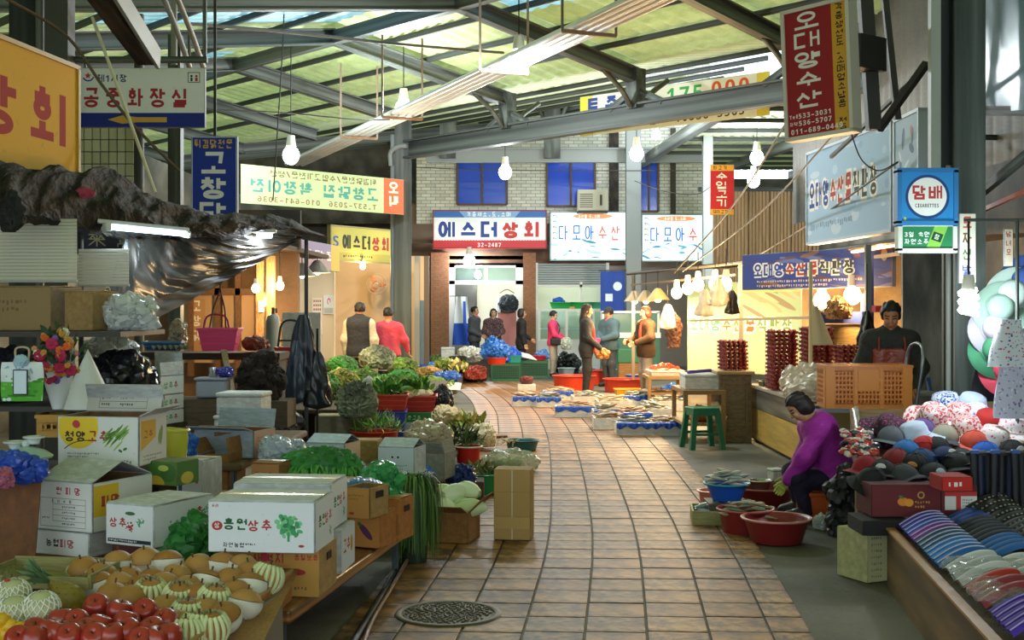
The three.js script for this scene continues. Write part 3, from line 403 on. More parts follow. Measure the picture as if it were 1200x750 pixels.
sw({ name: 'banner', label: 'pale sea green printed banner with a fish picture behind the lamps of the fish stall', cat: 'banner', l: [806, 22.6], r: [962, 20.2], y: [332, 434], size: [1000, 640], th: 0.02, body: '#b9c8b4', draw: (c, w, h) => { seaPrint(c, w, h, 100, 250, 10, () => { fill(c, '#7f9c8a', 0, 0, w, h); for (let i = 0; i < 12; i++) { blob(c, pick(['#8d8a7c', '#6f6c62', '#a39c88']), rr(480, 960), rr(20, 220), rr(60, 140), rr(8, 22), 0.5); } fill(c, '#96a98c', 0, 420, w, h - 420); fill(c, '#c6a76a', 0, 60, 1000, 10); }, ['#2f7a5c', '#2f7a5c', '#2f7a5c', '#c8521e', '#d8662e', '#c8502e', '#5a7a4a', '#5a7a4a', '#5a7a4a']); } });
sw({ name: 'tobacco_sign', label: 'square blue sign with a white disc reading cigarettes in Korean on the steel column', l: [1052, 8.55], r: [1118, 8.55], y: [200, 262], size: [320, 300], th: 0.06, frame: '#2a7fc0', lit: 0.12, draw(c, w, h) {
  fill(c, '#1f86c8', 0, 0, w, h); blob(c, '#123a78', 160, 150, 128, 128); blob(c, '#e9eee8', 160, 150, 112, 112); write(c, '담배', 72, 80, 88, { color: '#b3302e', w: 0.95, lw: 0.15 }); write(c, 'CIGARETTES', 88, 188, 26, { color: '#333', w: 0.82, gap: 0.03 }); blob(c, '#cfd85a', 30, 278, 9, 9); } });
sw({ name: 'soju_sign', label: 'green advertising plate with white Korean lines and a tilted bottle label under the blue sign', l: [1053, 8.55], r: [1117, 8.55], y: [263, 294], size: [320, 160], th: 0.05, frame: '#d3dccf', draw(c, w, h) {
  fill(c, '#1f7a4a', 0, 0, w, h); write(c, '3일 숙면,', 24, 42, 36, { color: '#eef4ec', lw: 0.14 }); write(c, '자연소주', 24, 88, 36, { color: '#eef4ec', lw: 0.14 }); c.save(); c.translate(220, 78); c.rotate(0.35); fill(c, '#7fbf4a', -38, -90, 76, 170); fill(c, '#123f2a', -30, -28, 60, 54); write(c, '참', -18, -20, 36, { color: '#d8ead0' }); c.restore(); } });
sw({ name: 'hanging_sign', label: 'narrow white vertical sign with red and blue letters fixed to the steel column', l: [1123, 8.5], r: [1143, 8.5], y: [250, 332], size: [110, 440], th: 0.03, draw(c, w, h) { fill(c, '#d9d8c4', 0, 0, w, h); write(c, '모자신발', 16, 16, 78, { color: ['#b3443a', '#6a4a2a', '#4a6a3a', '#3a4a8a'], down: true, gap: 0.3, lw: 0.13 }); } });
sw({ name: 'hanging_sign', label: 'narrow cream vertical sign with red letters hanging above the hats', l: [1176, 8.2], r: [1187, 8.2], y: [268, 312], size: [60, 260], th: 0.02, draw(c, w, h) { fill(c, '#e3d7c0', 0, 0, w, h); write(c, '남녀모', 8, 10, 44, { color: '#b3443a', down: true, gap: 0.5 }); } });
sw({ name: 'shop_sign', label: 'dull purple sign board with three cream Chinese characters behind the fluorescent tube', l: [88, 9.6], r: [222, 10.2], y: [262, 298], size: [700, 200], draw(c, w, h) {
  fill(c, '#4a4664', 0, 0, w, h); c.strokeStyle = '#d8d6b8'; c.lineWidth = 9; const g = [[[[5, 18], [95, 18]], [[50, 2], [50, 98]], [[5, 48], [95, 48]], [[28, 24], [14, 44]], [[28, 26], [42, 44]], [[72, 24], [58, 44]], [[72, 26], [88, 44]], [[48, 50], [6, 92]], [[52, 50], [96, 92]]],
    [[[5, 12], [95, 12]], [[32, 0], [32, 24]], [[68, 0], [68, 24]], [[22, 30], [78, 30], [78, 62], [22, 62], [22, 28]], [[22, 46], [78, 46]], [[50, 30], [50, 82]], [[10, 74], [90, 74], [90, 98]], [[10, 74], [10, 98]], [[36, 88], [68, 84]]],
    [[[50, 0], [50, 12]], [[8, 26], [8, 14], [92, 14], [92, 26]], [[42, 22], [16, 48]], [[34, 30], [72, 30], [14, 64]], [[40, 38], [92, 64]], [[28, 68], [72, 68], [72, 96], [28, 96], [28, 68]]]];
  g.forEach((s, i) => s.forEach((l) => { c.beginPath(); l.forEach(([x, y], k) => k ? c.lineTo(60 + i * 170 + x * 1.1, 50 + y) : c.moveTo(60 + i * 170 + x * 1.1, 50 + y)); c.stroke(); })); fill(c, '#d8d6b8', 560, 60, 9, 90); } });
sw({ name: 'shop_sign', label: 'faded pink and grey shop sign under the far end of the dark tarpaulin', l: [331, 19.5], r: [396, 22.5], y: [277, 312], size: [400, 220], draw(c, w, h) { fill(c, '#a98f98', 0, 0, w, h); fill(c, '#8f86a8', 0, 0, w, 80); write(c, '고창닭집', 40, 60, 80, { color: '#e6ddd6', lw: 0.12 }); fill(c, '#c8b25a', 330, 0, 70, h); } });

// ---------------------------------------------------------------- lamps
const cool = new THREE.Color().setRGB(0.86, 0.95, 1.0), warm = new THREE.Color().setRGB(1.0, 0.66, 0.30);
const glow = (col, k) => new THREE.MeshStandardMaterial({ color: '#ffffff', emissive: col, emissiveIntensity: k, roughness: 0.4 });
const coolGlow = glow(cool, 14), warmGlow = glow(warm, 16);
function bulb(px, py, d, o = {}) {
  const p = at(px, py, d), r = o.r ?? 0.07, t = thing(o.name ?? 'hanging_bulb', o.label, 'lamp', p, 0, o.group);
  const lb = part(t, 'light_bulb', o.cfl ? tube(Array.from({ length: 26 }, (_, i) => [Math.cos(i * 0.75) * r * 0.6, (i / 25 - 0.5) * r * 2.1, Math.sin(i * 0.75) * r * 0.6]), r * 0.3, 60, 6) : sp(r, [0, 0, 0], [1, 1.12, 1]), o.warm ? warmGlow : coolGlow);
  part(lb, 'socket', cy(r * 0.45, r * 0.6, r * 1.3, [0, r * 1.7, 0]), M(o.shade ? '#4a4038' : '#d8d4c8', 0.5));
  if (o.shade) part(t, 'lamp_shade', lathe([[0.03, 0.13], [0.05, 0.12], [o.shade, -0.05], [o.shade + 0.008, -0.055], [0.055, 0.135], [0.03, 0.145]], 24), M(o.shadeCol ?? '#c9a878', 0.45, { map: T.grain }), [0, r * 0.6, 0]);
  if (o.cord !== 0) part(t, 'cord', cy(0.008, 0.008, o.cord ?? 1.2, [0, r * 2.3 + (o.cord ?? 1.2) / 2, 0], undefined, 5), black);
  const l = new THREE.PointLight(o.warm ? warm : cool, o.I ?? 20); l.castShadow = true; l.shadow.radius = r / 0.02; l.position.set(0, 0, 0); l.name = 'bulb_light'; t.add(l); return t;
}
for (const [x, y, d, I, l] of [[473, 127, 19.5, 34, 'bare white bulb hanging beside the left end of the conduit tray'], [608, 72, 15.0, 34, 'bare white bulb hanging just below the middle of the conduit tray'], [341, 182, 19.6, 12, 'bare white bulb hanging in front of the pale green mirrored banner'],
  [592, 202, 25, 20, 'bare white bulb hanging in front of the first blue window'], [746, 180, 23.5, 24, 'bare white bulb hanging under the valley beam near the yellow banner'], [769, 158, 29, 10, 'small white bulb high behind the yellow banner'], [883, 212, 26, 16, 'lower of two white bulbs beside the red vertical meat sign'], [887, 185, 24, 16, 'upper of two white bulbs beside the red vertical meat sign']])
  bulb(x, y, d, { I, r: x === 769 ? 0.1 : 0.13, cord: Math.max(0.4, 5.35 - at(x, y, d).y), label: l });
bulb(1135, 354, 8.1, { I: 1.4, r: 0.075, cfl: true, cord: 0.36, label: 'white spiral bulb hanging among the hats beside the steel column' });
bulb(550, 306, 33.68, { I: 14, r: 0.16, cord: 0.2, label: 'round white bulb under the blue and red shop sign' });
// rooms of the back shops
bulb(560, 322, 35.4, { I: 9, r: 0.1, cord: 0.1, label: 'white ceiling bulb inside the lit doorway' });
bulb(672, 322, 34.2, { I: 6, r: 0.08, cord: 0.15, label: 'white ceiling bulb behind the half raised shutter' });
// warm lamps of the fish stall: a row of conical shades, then bare bulbs
[[744, 352, 23.5], [757, 352, 22.6], [771, 350, 21.8]].forEach(([x, y, d]) => bulb(x, y, d, { warm: true, I: 13, r: 0.06, shade: 0.2, cord: 0.35, name: 'cone_lamp', label: 'lit lamp with a wide conical fluted shade over the fish trays', group: 'cone shaded lamps over the fish' }));
[[793, 343, 20.6], [806, 338, 20], [818, 334, 19.3], [838, 333, 18.5], [851, 333, 18]].forEach(([x, y, d]) => bulb(x, y, d, { warm: true, I: 8, r: 0.09, cord: 0.3, label: 'bare glowing warm bulb in the dense row over the fish counter', group: 'bare warm bulbs over the fish counter' }));
bulb(963, 352, 15.2, { warm: true, I: 11, r: 0.1, cord: 0.25, label: 'large warm bulb under the stall sign above the egg trays' });
bulb(999, 346, 14.6, { warm: true, I: 11, r: 0.1, cord: 0.25, label: 'large warm bulb under the stall sign nearer the apron man' });
// warm lamps of the left shop
[[300, 338, 16.2], [328, 335, 16.8], [309, 354, 17]].forEach(([x, y, d], i) => bulb(x, y, d, { warm: true, I: 5, r: 0.055, cord: 0.4, label: ['warm bulb hanging above the pink basket stall', 'warm bulb with the brightest halo beside the shop posts', 'low warm bulb in front of the brown shop doors'][i] }));
bulb(354, 322, 19, { warm: true, I: 5, r: 0.05, shade: 0.2, shadeCol: '#8f8f8a', cord: 0.15, name: 'cone_lamp', label: 'grey cone lamp above the white poster of the left shop' });
bulb(372, 318, 19.6, { warm: true, I: 5, r: 0.05, shade: 0.2, shadeCol: '#8f8f8a', cord: 0.12, name: 'cone_lamp', label: 'grey cone lamp nearest the olive corner shop sign' });
bulb(425, 312, 25.27, { warm: true, I: 9, r: 0.06, cord: 0.05, label: 'warm bulb under the olive yellow corner sign' });
single('timber_beam', 'rough timber beam from which the left shop lamps hang', 'beam', bar(V(-3.2, 2.4, -15.6), V(-3.1, 2.4, -20.2), 0.34, 0.06), M('#4a3a2a', 0.8));
{ // fluorescent tube under the tarpaulin
  const a = at(112, 265, 8.6), b = at(219, 275, 9.3), t = thing('fluorescent_tube', 'bright bluish fluorescent tube with a white fixture under the dark tarpaulin', 'lamp', a.clone().add(b).multiplyScalar(0.5)); const v = b.clone().sub(a), L = v.length(), q = new THREE.Quaternion().setFromUnitVectors(V(1, 0, 0), v.clone().normalize()); t.quaternion.copy(q);
  part(t, 'light_tube', cy(0.017, 0.017, L * 0.86, [L * 0.06, 0, 0.02], [0, 0, Math.PI / 2]), glow(new THREE.Color().setRGB(0.5, 0.82, 1.0), 10)); part(t, 'fixture', mg(rb(L, 0.03, 0.06, 0.008, [0, 0.035, 0]), rb(0.05, 0.06, 0.06, 0.01, [-L * 0.4, 0, 0.01]), rb(0.04, 0.05, 0.05, 0.01, [L * 0.49, 0, 0.01])), M('#d9dcdc', 0.5));
  const l = new THREE.RectAreaLight(new THREE.Color().setRGB(0.75, 0.93, 1.0), 60, L * 0.86, 0.034); l.position.set(L * 0.06, -0.022, 0.04); l.rotation.x = -Math.PI / 2 + 0.3; l.name = 'tube_light'; t.add(l);
  const e = at(310, 276, 10.6); const t2 = thing('fluorescent_tube', 'short fluorescent tube end glowing under the tip of the tarpaulin', 'lamp', e); part(t2, 'light_tube', cy(0.02, 0.02, 0.12, undefined, [0, 0, Math.PI / 2]), glow(cool, 10)); part(t2, 'fixture', rb(0.2, 0.03, 0.06, 0.008, [0, 0.035, 0]), M('#d9dcdc', 0.5)); const l2 = new THREE.PointLight(cool, 1.5); l2.castShadow = true; l2.position.y = -0.03; t2.add(l2);
}
{ // string of small lights along the fish stall canopy
  const t = thing('light_strip', 'rope of tiny orange lights along the front edge of the fish stall canopy', 'light strip'), pts = [at(1052, 287, 13.2), at(960, 301, 15.8), at(866, 313, 19.2)], c = new THREE.CatmullRomCurve3(pts);
  part(t, 'light_rope', new THREE.TubeGeometry(c, 30, 0.018, 6), glow(new THREE.Color().setRGB(1, 0.42, 0.2), 3.2)); for (let i = 0; i < 5; i++) { const p = c.getPoint((i + 0.5) / 5), l = new THREE.PointLight(new THREE.Color().setRGB(1, 0.5, 0.25), 0.5); l.position.set(p.x - 0.03, p.y, p.z + 0.03); l.castShadow = true; t.add(l); }
}

// ---------------------------------------------------------------- builders of market goods
// a cardboard carton standing on its base; o: w, h, d, mat, front, side (prints), lid: 'flat' | 'open' | 'tent' | 'none', flaps, tape
function carton(label, pos, yaw, o) {
  const t = thing(o.name ?? 'carton', label, 'box', pos, yaw, o.group), { w, h, d } = o, m = o.mat ?? kraft, inn = o.inner ?? card('#a57f4e'), k = 0.006;
  if (o.lid === 'open' || o.lid === 'tent') {
    t.userData.b = part(t, 'body', mg(bx(w, k, d, [0, k / 2, 0]), bx(w, h, k, [0, h / 2, d / 2 - k / 2]), bx(w, h, k, [0, h / 2, -d / 2 + k / 2]), bx(k, h, d, [w / 2 - k / 2, h / 2, 0]), bx(k, h, d, [-w / 2 + k / 2, h / 2, 0])), m);
    part(t, 'inner_lining', mg(bx(w - 3 * k, h - 0.004, 0.003, [0, h / 2, -d / 2 + k * 1.4]), bx(w - 3 * k, h - 0.004, 0.003, [0, h / 2, d / 2 - k * 1.4]), bx(0.003, h - 0.004, d - 3 * k, [w / 2 - k * 1.4, h / 2, 0]), bx(0.003, h - 0.004, d - 3 * k, [-w / 2 + k * 1.4, h / 2, 0]), bx(w - 2 * k, 0.003, d - 2 * k, [0, k * 1.3, 0])), inn);
  } else t.userData.b = part(t, 'body', rb(w, h, d, 0.006, [0, h / 2, 0], undefined, 1), m);
  const body = t.userData.b; delete t.userData.b;
  const flap = (side, ang, len, mm = m) => {           // side: f b l r; ang: 0 lies flat over the top, PI/2 stands up, PI folds out
    const along = side === 'f' || side === 'b' ? w - 0.01 : d - 0.01, L = len ?? (side === 'f' || side === 'b' ? d / 2 : w * 0.3), g = rb(along, k, L, 0.002, [0, 0, -L / 2], undefined, 1), f = part(t, 'flap', g, mm);
    f.rotation.order = 'YXZ'; f.rotation.y = { f: 0, b: Math.PI, l: -Math.PI / 2, r: Math.PI / 2 }[side]; f.rotation.x = ang; f.position.set({ l: -w / 2, r: w / 2 }[side] ?? 0, h + 0.003, { f: d / 2 - 0.002, b: -d / 2 + 0.002 }[side] ?? 0); return f; };
  if (o.lid === 'flat') { flap('f', 0.02, d / 2 - 0.002); flap('b', 0.02, d / 2 - 0.002); if (o.tape !== 0) part(t, 'tape', bx(w, 0.002, 0.05, [0, h + 0.009, 0]), M('#c9b48a', 0.25)); }
  if (o.lid === 'tent') { flap('f', 0.38, d * 0.53); flap('b', 0.38, d * 0.53); }
  for (const [s, a, l] of o.flaps ?? []) flap(s, a, l);
  if (o.front) part(body, 'printed_front', pl(w - 0.008, h - 0.008, [0, h / 2, d / 2 + 0.0025]), o.front);
  if (o.side) part(body, 'printed_side', pl(d - 0.008, h - 0.008, [w / 2 + 0.0025, h / 2, 0], [0, Math.PI / 2, 0]), o.side);
  if (o.hole) part(body, 'hand_hole', rb(0.09, 0.03, 0.004, 0.002, [0, h * 0.78, d / 2 + 0.002], undefined, 1), M('#2a2018', 0.9));
  if (o.holeSide) part(body, 'hand_hole', rb(0.004, 0.035, 0.08, 0.002, [w / 2 + 0.003, h * 0.75, 0], undefined, 1), M('#2a2018', 0.9));
  return t;
}
const pr = (w, h, bg, draw, n = 10) => print(canvas(w, h, (c) => { fill(c, bg, 0, 0, w, h); draw(c, w, h); scuff(c, w, h, n); }), 0.75);
// tub, basin, bowl: r radius at the rim, h height
function basinGeo(r, h, bot = 0.78, lip = 0.02, seg = 36) { const b = r * bot; return lathe([[0, 0], [b * 0.96, 0], [b, 0.008], [r - lip, h - 0.012], [r, h - 0.008], [r, h], [r - lip * 0.9, h + 0.002], [r - lip - 0.006, h - 0.012], [b - 0.006, 0.016], [0, 0.014]], seg); }
function basin(label, pos, r, h, mat, o = {}) { const t = thing(o.name ?? 'basin', label, o.cat ?? 'basin', pos, 0, o.group); part(t, 'bowl', basinGeo(r, h, o.bot, o.lip), mat); if (o.rim) part(t, 'rim', to(r - 0.003, o.rimR ?? 0.008, [0, h - 0.002, 0], [Math.PI / 2, 0, 0], 36), o.rim); return t; }
// a plastic crate with slatted walls
function crate(label, pos, yaw, o) {
  const { w, h, d } = o, t = thing(o.name ?? 'plastic_crate', label, 'crate', pos, yaw, o.group), wall = (W, nx, ny) => { const l = []; for (let i = 0; i <= nx; i++) l.push(bx(i % nx ? 0.012 : 0.03, h, 0.012, [(i / nx - 0.5) * (W - 0.02), h / 2, 0])); for (let j = 0; j <= ny; j++) l.push(bx(W, j % ny ? 0.014 : 0.045, 0.014, [0, Math.min(h - 0.02, Math.max(0.02, h * j / ny)), 0])); return mg(l); };
  const nx = o.nx ?? Math.round(w / 0.045), ny = o.ny ?? Math.max(3, Math.round(h / 0.045)), dx = o.nz ?? Math.round(d / 0.045);
  part(t, 'front_lattice', wall(w, nx, ny), o.mat, [0, 0, d / 2]); part(t, 'back_lattice', wall(w, nx, ny), o.mat, [0, 0, -d / 2]); part(t, 'side_lattice', wall(d, dx, ny), o.mat, [-w / 2, 0, 0], [0, Math.PI / 2, 0]); part(t, 'side_lattice', wall(d, dx, ny), o.mat, [w / 2, 0, 0], [0, Math.PI / 2, 0]); part(t, 'bottom', bx(w, 0.015, d, [0, 0.01, 0]), o.mat);
  part(t, 'rim', mg(bx(w + 0.03, 0.02, 0.03, [0, h, d / 2]), bx(w + 0.03, 0.02, 0.03, [0, h, -d / 2]), bx(0.03, 0.02, d, [w / 2, h, 0]), bx(0.03, 0.02, d, [-w / 2, h, 0])), o.mat);
  return t;
}
// open plastic box with solid walls
function tray(label, pos, yaw, o) {
  const { w, h, d } = o, t = thing(o.name ?? 'plastic_tray', label, o.cat ?? 'tray', pos, yaw, o.group), s = o.flare ?? 0.04;
  const side = (a, b) => grid(1, 1, (u, v) => { const k = v * s; const p = [[-w / 2 - k, d / 2 + k], [w / 2 + k, d / 2 + k], [w / 2 + k, -d / 2 - k], [-w / 2 - k, -d / 2 - k]], q = p[a], r = p[b]; return [q[0] + (r[0] - q[0]) * u, v * h, q[1] + (r[1] - q[1]) * u]; });
  part(t, 'walls', mg(side(0, 1), side(1, 2), side(2, 3), side(3, 0), bx(w, 0.008, d, [0, 0.004, 0])), o.mat);
  const W = w + 2 * s, Dd = d + 2 * s; part(t, 'rim', mg(rb(W + 0.02, 0.022, 0.022, 0.006, [0, h, Dd / 2], undefined, 1), rb(W + 0.02, 0.022, 0.022, 0.006, [0, h, -Dd / 2], undefined, 1), rb(0.022, 0.022, Dd, 0.006, [W / 2, h, 0], undefined, 1), rb(0.022, 0.022, Dd, 0.006, [-W / 2, h, 0], undefined, 1)), o.mat);
  if (o.ribs) part(t, 'ribs', mg(Array.from({ length: o.ribs }, (_, i) => bx(W * 0.97, 0.008, 0.01, [0, h * (i + 1) / (o.ribs + 1), d / 2 + s * (i + 1) / (o.ribs + 1)]))), o.mat);
  return t;
}
// a soft bag or bundle: a crumpled lump, its underside flattened; knot on request
function lump(rx, ry, rz, o = {}) {
  const m = Math.min(rx, ry, rz), q = o.seed ?? rr(0, 90); let g = rough(tf(new THREE.IcosahedronGeometry(1, o.detail ?? 13), [0, 0, 0], [0, 0, 0], [rx, ry, rz]), (o.amp ?? 0.5) * m * 2, (o.freq ?? 1.9) / Math.max(rx, ry, rz), q, false);
  if (o.fine !== 0) g = rough(g, (o.fine ?? 0.34) * m * 2, 5 / Math.max(rx, ry, rz), q + 40, true);
  const p = g.attributes.position; for (let i = 0; i < p.count; i++) { let y = p.getY(i) + ry * 0.88 + rr(-0.02, 0.02) * m; if (y < 0) y *= 0.06; p.setXYZ(i, p.getX(i) + rr(-0.02, 0.02) * m, y, p.getZ(i) + rr(-0.02, 0.02) * m); }
  return addUV(toCreasedNormals(g, 0.7), 2);
}
// a thin bag hung by its gathered top, pleated; its lower end at the origin
const hung = (h, r, q) => grid(36, 16, (u, v) => { const a = u * 6.2832, k = v < 0.06 ? v / 0.06 : 1, R = r * k * (0.16 + 0.84 * Math.pow(Math.sin(Math.pow(1 - v, 0.75) * 1.5 + 0.12), 1.2)) * (1 + 0.2 * Math.cos(a * 5 + q + v * 2.5) + 0.9 * fbm(Math.cos(a) * 1.6 + q, v * 3, Math.sin(a) * 1.6, 3)); return [Math.cos(a) * R, v * h, Math.sin(a) * R * 0.7]; });
function bag(label, pos, rx, ry, rz, mat, o = {}) {
  const t = thing(o.name ?? 'plastic_bag', label, o.cat ?? 'bag', pos, o.yaw ?? rr(0, 6), o.group); part(t, 'film', o.hang ? hung(ry * 2, rx, o.seed) : lump(rx, ry, rz, o), mat);
  if (o.knot) { const k = part(t, 'knot', mg(rough(sp(rx * 0.13, [0, ry * 1.86, 0], [1, 1, 1], 8, 6), 0.02, 20, 3), ...[-1, 1].map((s) => plain(tf(rough(new THREE.ConeGeometry(rx * 0.2, ry * 0.55, 8, 3), 0.03, 12, s), [s * rx * 0.22, ry * 2.1, 0], [0.3, 0, -s * 0.7])))), mat); }
  return t;
}
// leaves: one curved blade
const blade = (L, w, bend = 0.4, fold = 0.25) => grid(2, 5, (u, v) => { const s = Math.sin(Math.PI * Math.min(1, 0.08 + v * 0.95)) * w; return [(u - 0.5) * s, v * L - bend * v * v * L * 0.5, bend * v * v * L * 0.9 + Math.abs(u - 0.5) * s * fold]; });
function leafHeap(label, pos, n, f, mats, o = {}) {   // an uncountable heap of leaves as one object; f(i) -> {p, r, s}
  const g = []; const base = o.leaf ?? blade(0.1, 0.03);
  for (let i = 0; i < n; i++) { const q = f(i), c = tf(base.clone(), q.p, q.r ?? [rr(-1.4, 1.4), rr(0, 6.3), rr(-1.4, 1.4)], [q.s ?? 1, q.s ?? 1, q.s ?? 1]), col = new THREE.Color(pick(mats)); const a = new Float32Array(c.attributes.position.count * 3); for (let k = 0; k < a.length; k += 3) { a[k] = col.r; a[k + 1] = col.g; a[k + 2] = col.b; } c.setAttribute('color', new THREE.BufferAttribute(a, 3)); g.push(c); }
  return single(o.name ?? 'leafy_greens', label, o.cat ?? 'greens', mg(g), VC(0.6), pos, [0, 0, 0], o.group, 'stuff');
}
const dome = (rx, ry, rz) => () => { const a = rr(0, 6.283), r = Math.sqrt(rnd()); const h = ry * Math.sqrt(Math.max(0, 1 - r * r)) * rr(0.55, 1); return { p: [Math.cos(a) * r * rx, h, Math.sin(a) * r * rz], s: rr(0.7, 1.3) }; };
// a fish: tapered body, tail, fins, eye
function fishGeo(L) {
  const b = lathe([[0.001, 0], [0.3, 0.04], [0.62, 0.14], [0.98, 0.3], [1, 0.42], [0.8, 0.6], [0.45, 0.78], [0.2, 0.9], [0.16, 0.94], [0.001, 0.95]], 10); tf(b, [0, 0, 0], [0, 0, -Math.PI / 2], [1, 1, 1]); tf(b, [-L / 2, 0, 0], [0, 0, 0], [L * 0.92, L * 0.085, L * 0.14]);
  const s = new THREE.Shape(); s.moveTo(0, 0); s.lineTo(0.16 * L, 0.1 * L); s.lineTo(0.12 * L, 0); s.lineTo(0.16 * L, -0.1 * L); s.closePath(); const e = new THREE.ExtrudeGeometry(s, { depth: 0.006, bevelEnabled: false }); tf(e, [L * 0.32, 0, 0], [Math.PI / 2, 0, 0]); return mg(b, e);
}
const box3 = (label, pos, yaw, w, h, d, mat, o = {}) => { const t = thing(o.name ?? 'foam_box', label, o.cat ?? 'box', pos, yaw, o.group); part(t, 'body', rb(w, h * 0.8, d, 0.012, [0, h * 0.4, 0]), mat); part(t, 'lid', rb(w + 0.012, h * 0.2, d + 0.012, 0.012, [0, h * 0.9, 0]), mat); if (o.front) part(t, 'printed_front', pl(w * 0.9, h * 0.55, [0, h * 0.42, d / 2 + 0.003]), o.front); return t; };
function table(label, a, b, depth, Y, th, mat, legMat, o = {}) { // a bench whose front edge runs from a to b (points on the floor), reaching depth back to the left of that line
  const v = b.clone().sub(a); v.y = 0; const L = v.length(), t = thing(o.name ?? 'wooden_bench', label, o.cat ?? 'bench', [a.x, 0, a.z], Math.atan2(-v.z, v.x)); const s = o.flip ? 1 : -1;
  part(t, 'top', rb(L, th, depth, Math.min(0.02, th / 2.1), [L / 2, Y - th / 2, s * depth / 2]), mat);
  for (const x of [0.06, L - 0.06]) for (const z of [0.06, depth - 0.06]) part(t, 'leg', mg(bx(0.04, Y - th, 0.006, [x, (Y - th) / 2, s * z]), bx(0.006, Y - th, 0.04, [x, (Y - th) / 2, s * z])), legMat);
  return t;
}

// ---------------------------------------------------------------- left foreground: bench, cartons, fruit
const vinyl = M('#b97a3c', 0.3, { map: T.blotch, clearcoat: 0.4 }), angleIron = M('#56605c', 0.5, { metalness: 0.5 });
table('low bench with a shiny orange brown vinyl top and slotted steel legs', V(-0.95, 0, -5.42), V(-0.62, 0, -7.5), 2.6, 0.28, 0.07, vinyl, angleIron);
table('plain plank bench behind the stacked lettuce cartons', V(-1.66, 0, -7.75), V(-1.6, 0, -9.9), 1.0, 0.62, 0.05, M('#7a6244', 0.8, { map: T.wood }), angleIron, { name: 'plank_table', cat: 'table' });
table('low plank table carrying cartons, basins and vegetable bags', V(-0.62, 0, -8.3), V(-0.4, 0, -13.2), 0.98, 0.3, 0.05, M('#6d583e', 0.8, { map: T.wood }), angleIron, { name: 'plank_table', cat: 'table' });
function C(label, px, py, Y, w, h, d, yaw, o) { const p = on(px, py, Y); p.x -= Math.sin(yaw) * d / 2; p.z -= Math.cos(yaw) * d / 2; return carton(label, p, yaw, { w, h, d, ...o }); }
const leafMark = (c, x, y, s, cols, n = 30) => { for (let i = 0; i < n; i++) { const a = rr(0, 6.28), r = rr(0, s); blob(c, pick(cols), x + Math.cos(a) * r, y + Math.sin(a) * r * 1.05, s * rr(0.12, 0.3), s * rr(0.1, 0.25), rr(0, 3)); } };
const orangeCarton = card('#c8803a'), sandCarton = card('#c49a5c');
// lettuce cartons
const lettuceFront = pr(512, 256, '#dfe4e6', (c) => { write(c, '흥원', 70, 82, 62, { color: '#1f5a34', lw: 0.14 }); write(c, '상추', 190, 88, 62, { color: '#b0302c', lw: 0.13 }); blob(c, '#a83432', 42, 122, 26, 24); write(c, '상', 26, 104, 32, { color: '#f4e8e0' }); leafMark(c, 390, 118, 62, ['#3f9a5c', '#58b070', '#2f7f4a', '#7cc88c', '#469f62'], 60); fill(c, '#3c9a5a', 384, 150, 12, 50); write(c, '자연농협', 70, 208, 26, { color: '#333', lw: 0.12 }); lines(c, 180, 212, 70, 1, 12); blob(c, '#a83432', 452, 222, 14, 7); write(c, '우리', 14, 10, 18, { color: '#b0302c' }); });
const lettuceSide = pr(256, 200, '#dbe0e2', (c) => { write(c, '흥원', 40, 60, 50, { color: '#1f5a34' }); write(c, '상추', 130, 60, 50, { color: '#b0302c' }); leafMark(c, 210, 150, 24, ['#3f9a5c', '#58b070'], 14); });
C('brown orange carton with red print under the large white lettuce carton', 316, 699, 0.28, 0.46, 0.215, 0.32, -0.1, { mat: sandCarton, front: pr(400, 190, '#c59344', (c) => { write(c, '새벽지', 130, 14, 44, { color: '#b0362e' }); write(c, '품질보증', 300, 18, 24, { color: '#b0362e' }); blob(c, '#b0362e', 320, 92, 26, 12); lines(c, 300, 150, 70, 1, 16, '#6b6a3a'); blob(c, '#c83a48', 180, 30, 14, 20); }), holeSide: true });
C('large white lettuce carton with a printed green lettuce lying on the brown carton', 306, 648, 0.5, 0.48, 0.225, 0.34, -0.1, { mat: whiteCard, front: lettuceFront, side: lettuceSide, lid: 'flat' });
C('white lettuce carton pressed behind the large one and showing only its printed side', 330, 622, 0.5, 0.48, 0.225, 0.34, -0.1, { mat: whiteCard, side: lettuceSide, lid: 'flat' });
C('white carton with red marks on the bench behind the brown orange carton', 352, 672, 0.28, 0.4, 0.215, 0.3, -0.1, { mat: whiteCard, side: pr(200, 150, '#d8dde0', (c) => { write(c, '고추', 30, 40, 50, { color: '#b0302c' }); blob(c, '#c78a3a', 150, 70, 18, 30); }) });
C('tall orange carton with a green leaf mark standing behind the white lettuce cartons', 390, 642, 0.28, 0.16, 0.34, 0.3, -0.12, { mat: orangeCarton, holeSide: true, side: pr(200, 300, '#c48040', (c) => { leafMark(c, 100, 130, 24, ['#3f7a3a', '#568a3c'], 16); blob(c, '#2a2018', 100, 60, 9, 12); lines(c, 60, 200, 90, 3, 14, '#8a5a2a'); }), lid: 'flat' });
C('small kraft carton with a printed purple eggplant on the end of the bench', 427, 642, 0.285, 0.19, 0.19, 0.2, -0.35, { mat: orangeCarton, front: pr(256, 256, '#c4853f', (c) => { blob(c, '#5c2f5e', 140, 140, 26, 78, -0.75); blob(c, '#3f7040', 90, 84, 20, 14, 0.8); lines(c, 20, 12, 80, 1, 14, '#9a6a30'); }), lid: 'flat' });
C('small kraft carton with a hand hole stacked on the eggplant carton', 418, 608, 0.485, 0.155, 0.16, 0.2, -0.4, { mat: sandCarton, front: pr(200, 200, '#c08a48', (c) => { blob(c, '#a8402e', 60, 170, 22, 10); lines(c, 30, 40, 120, 2, 16, '#8f6a34'); }), holeSide: true, lid: 'open' });
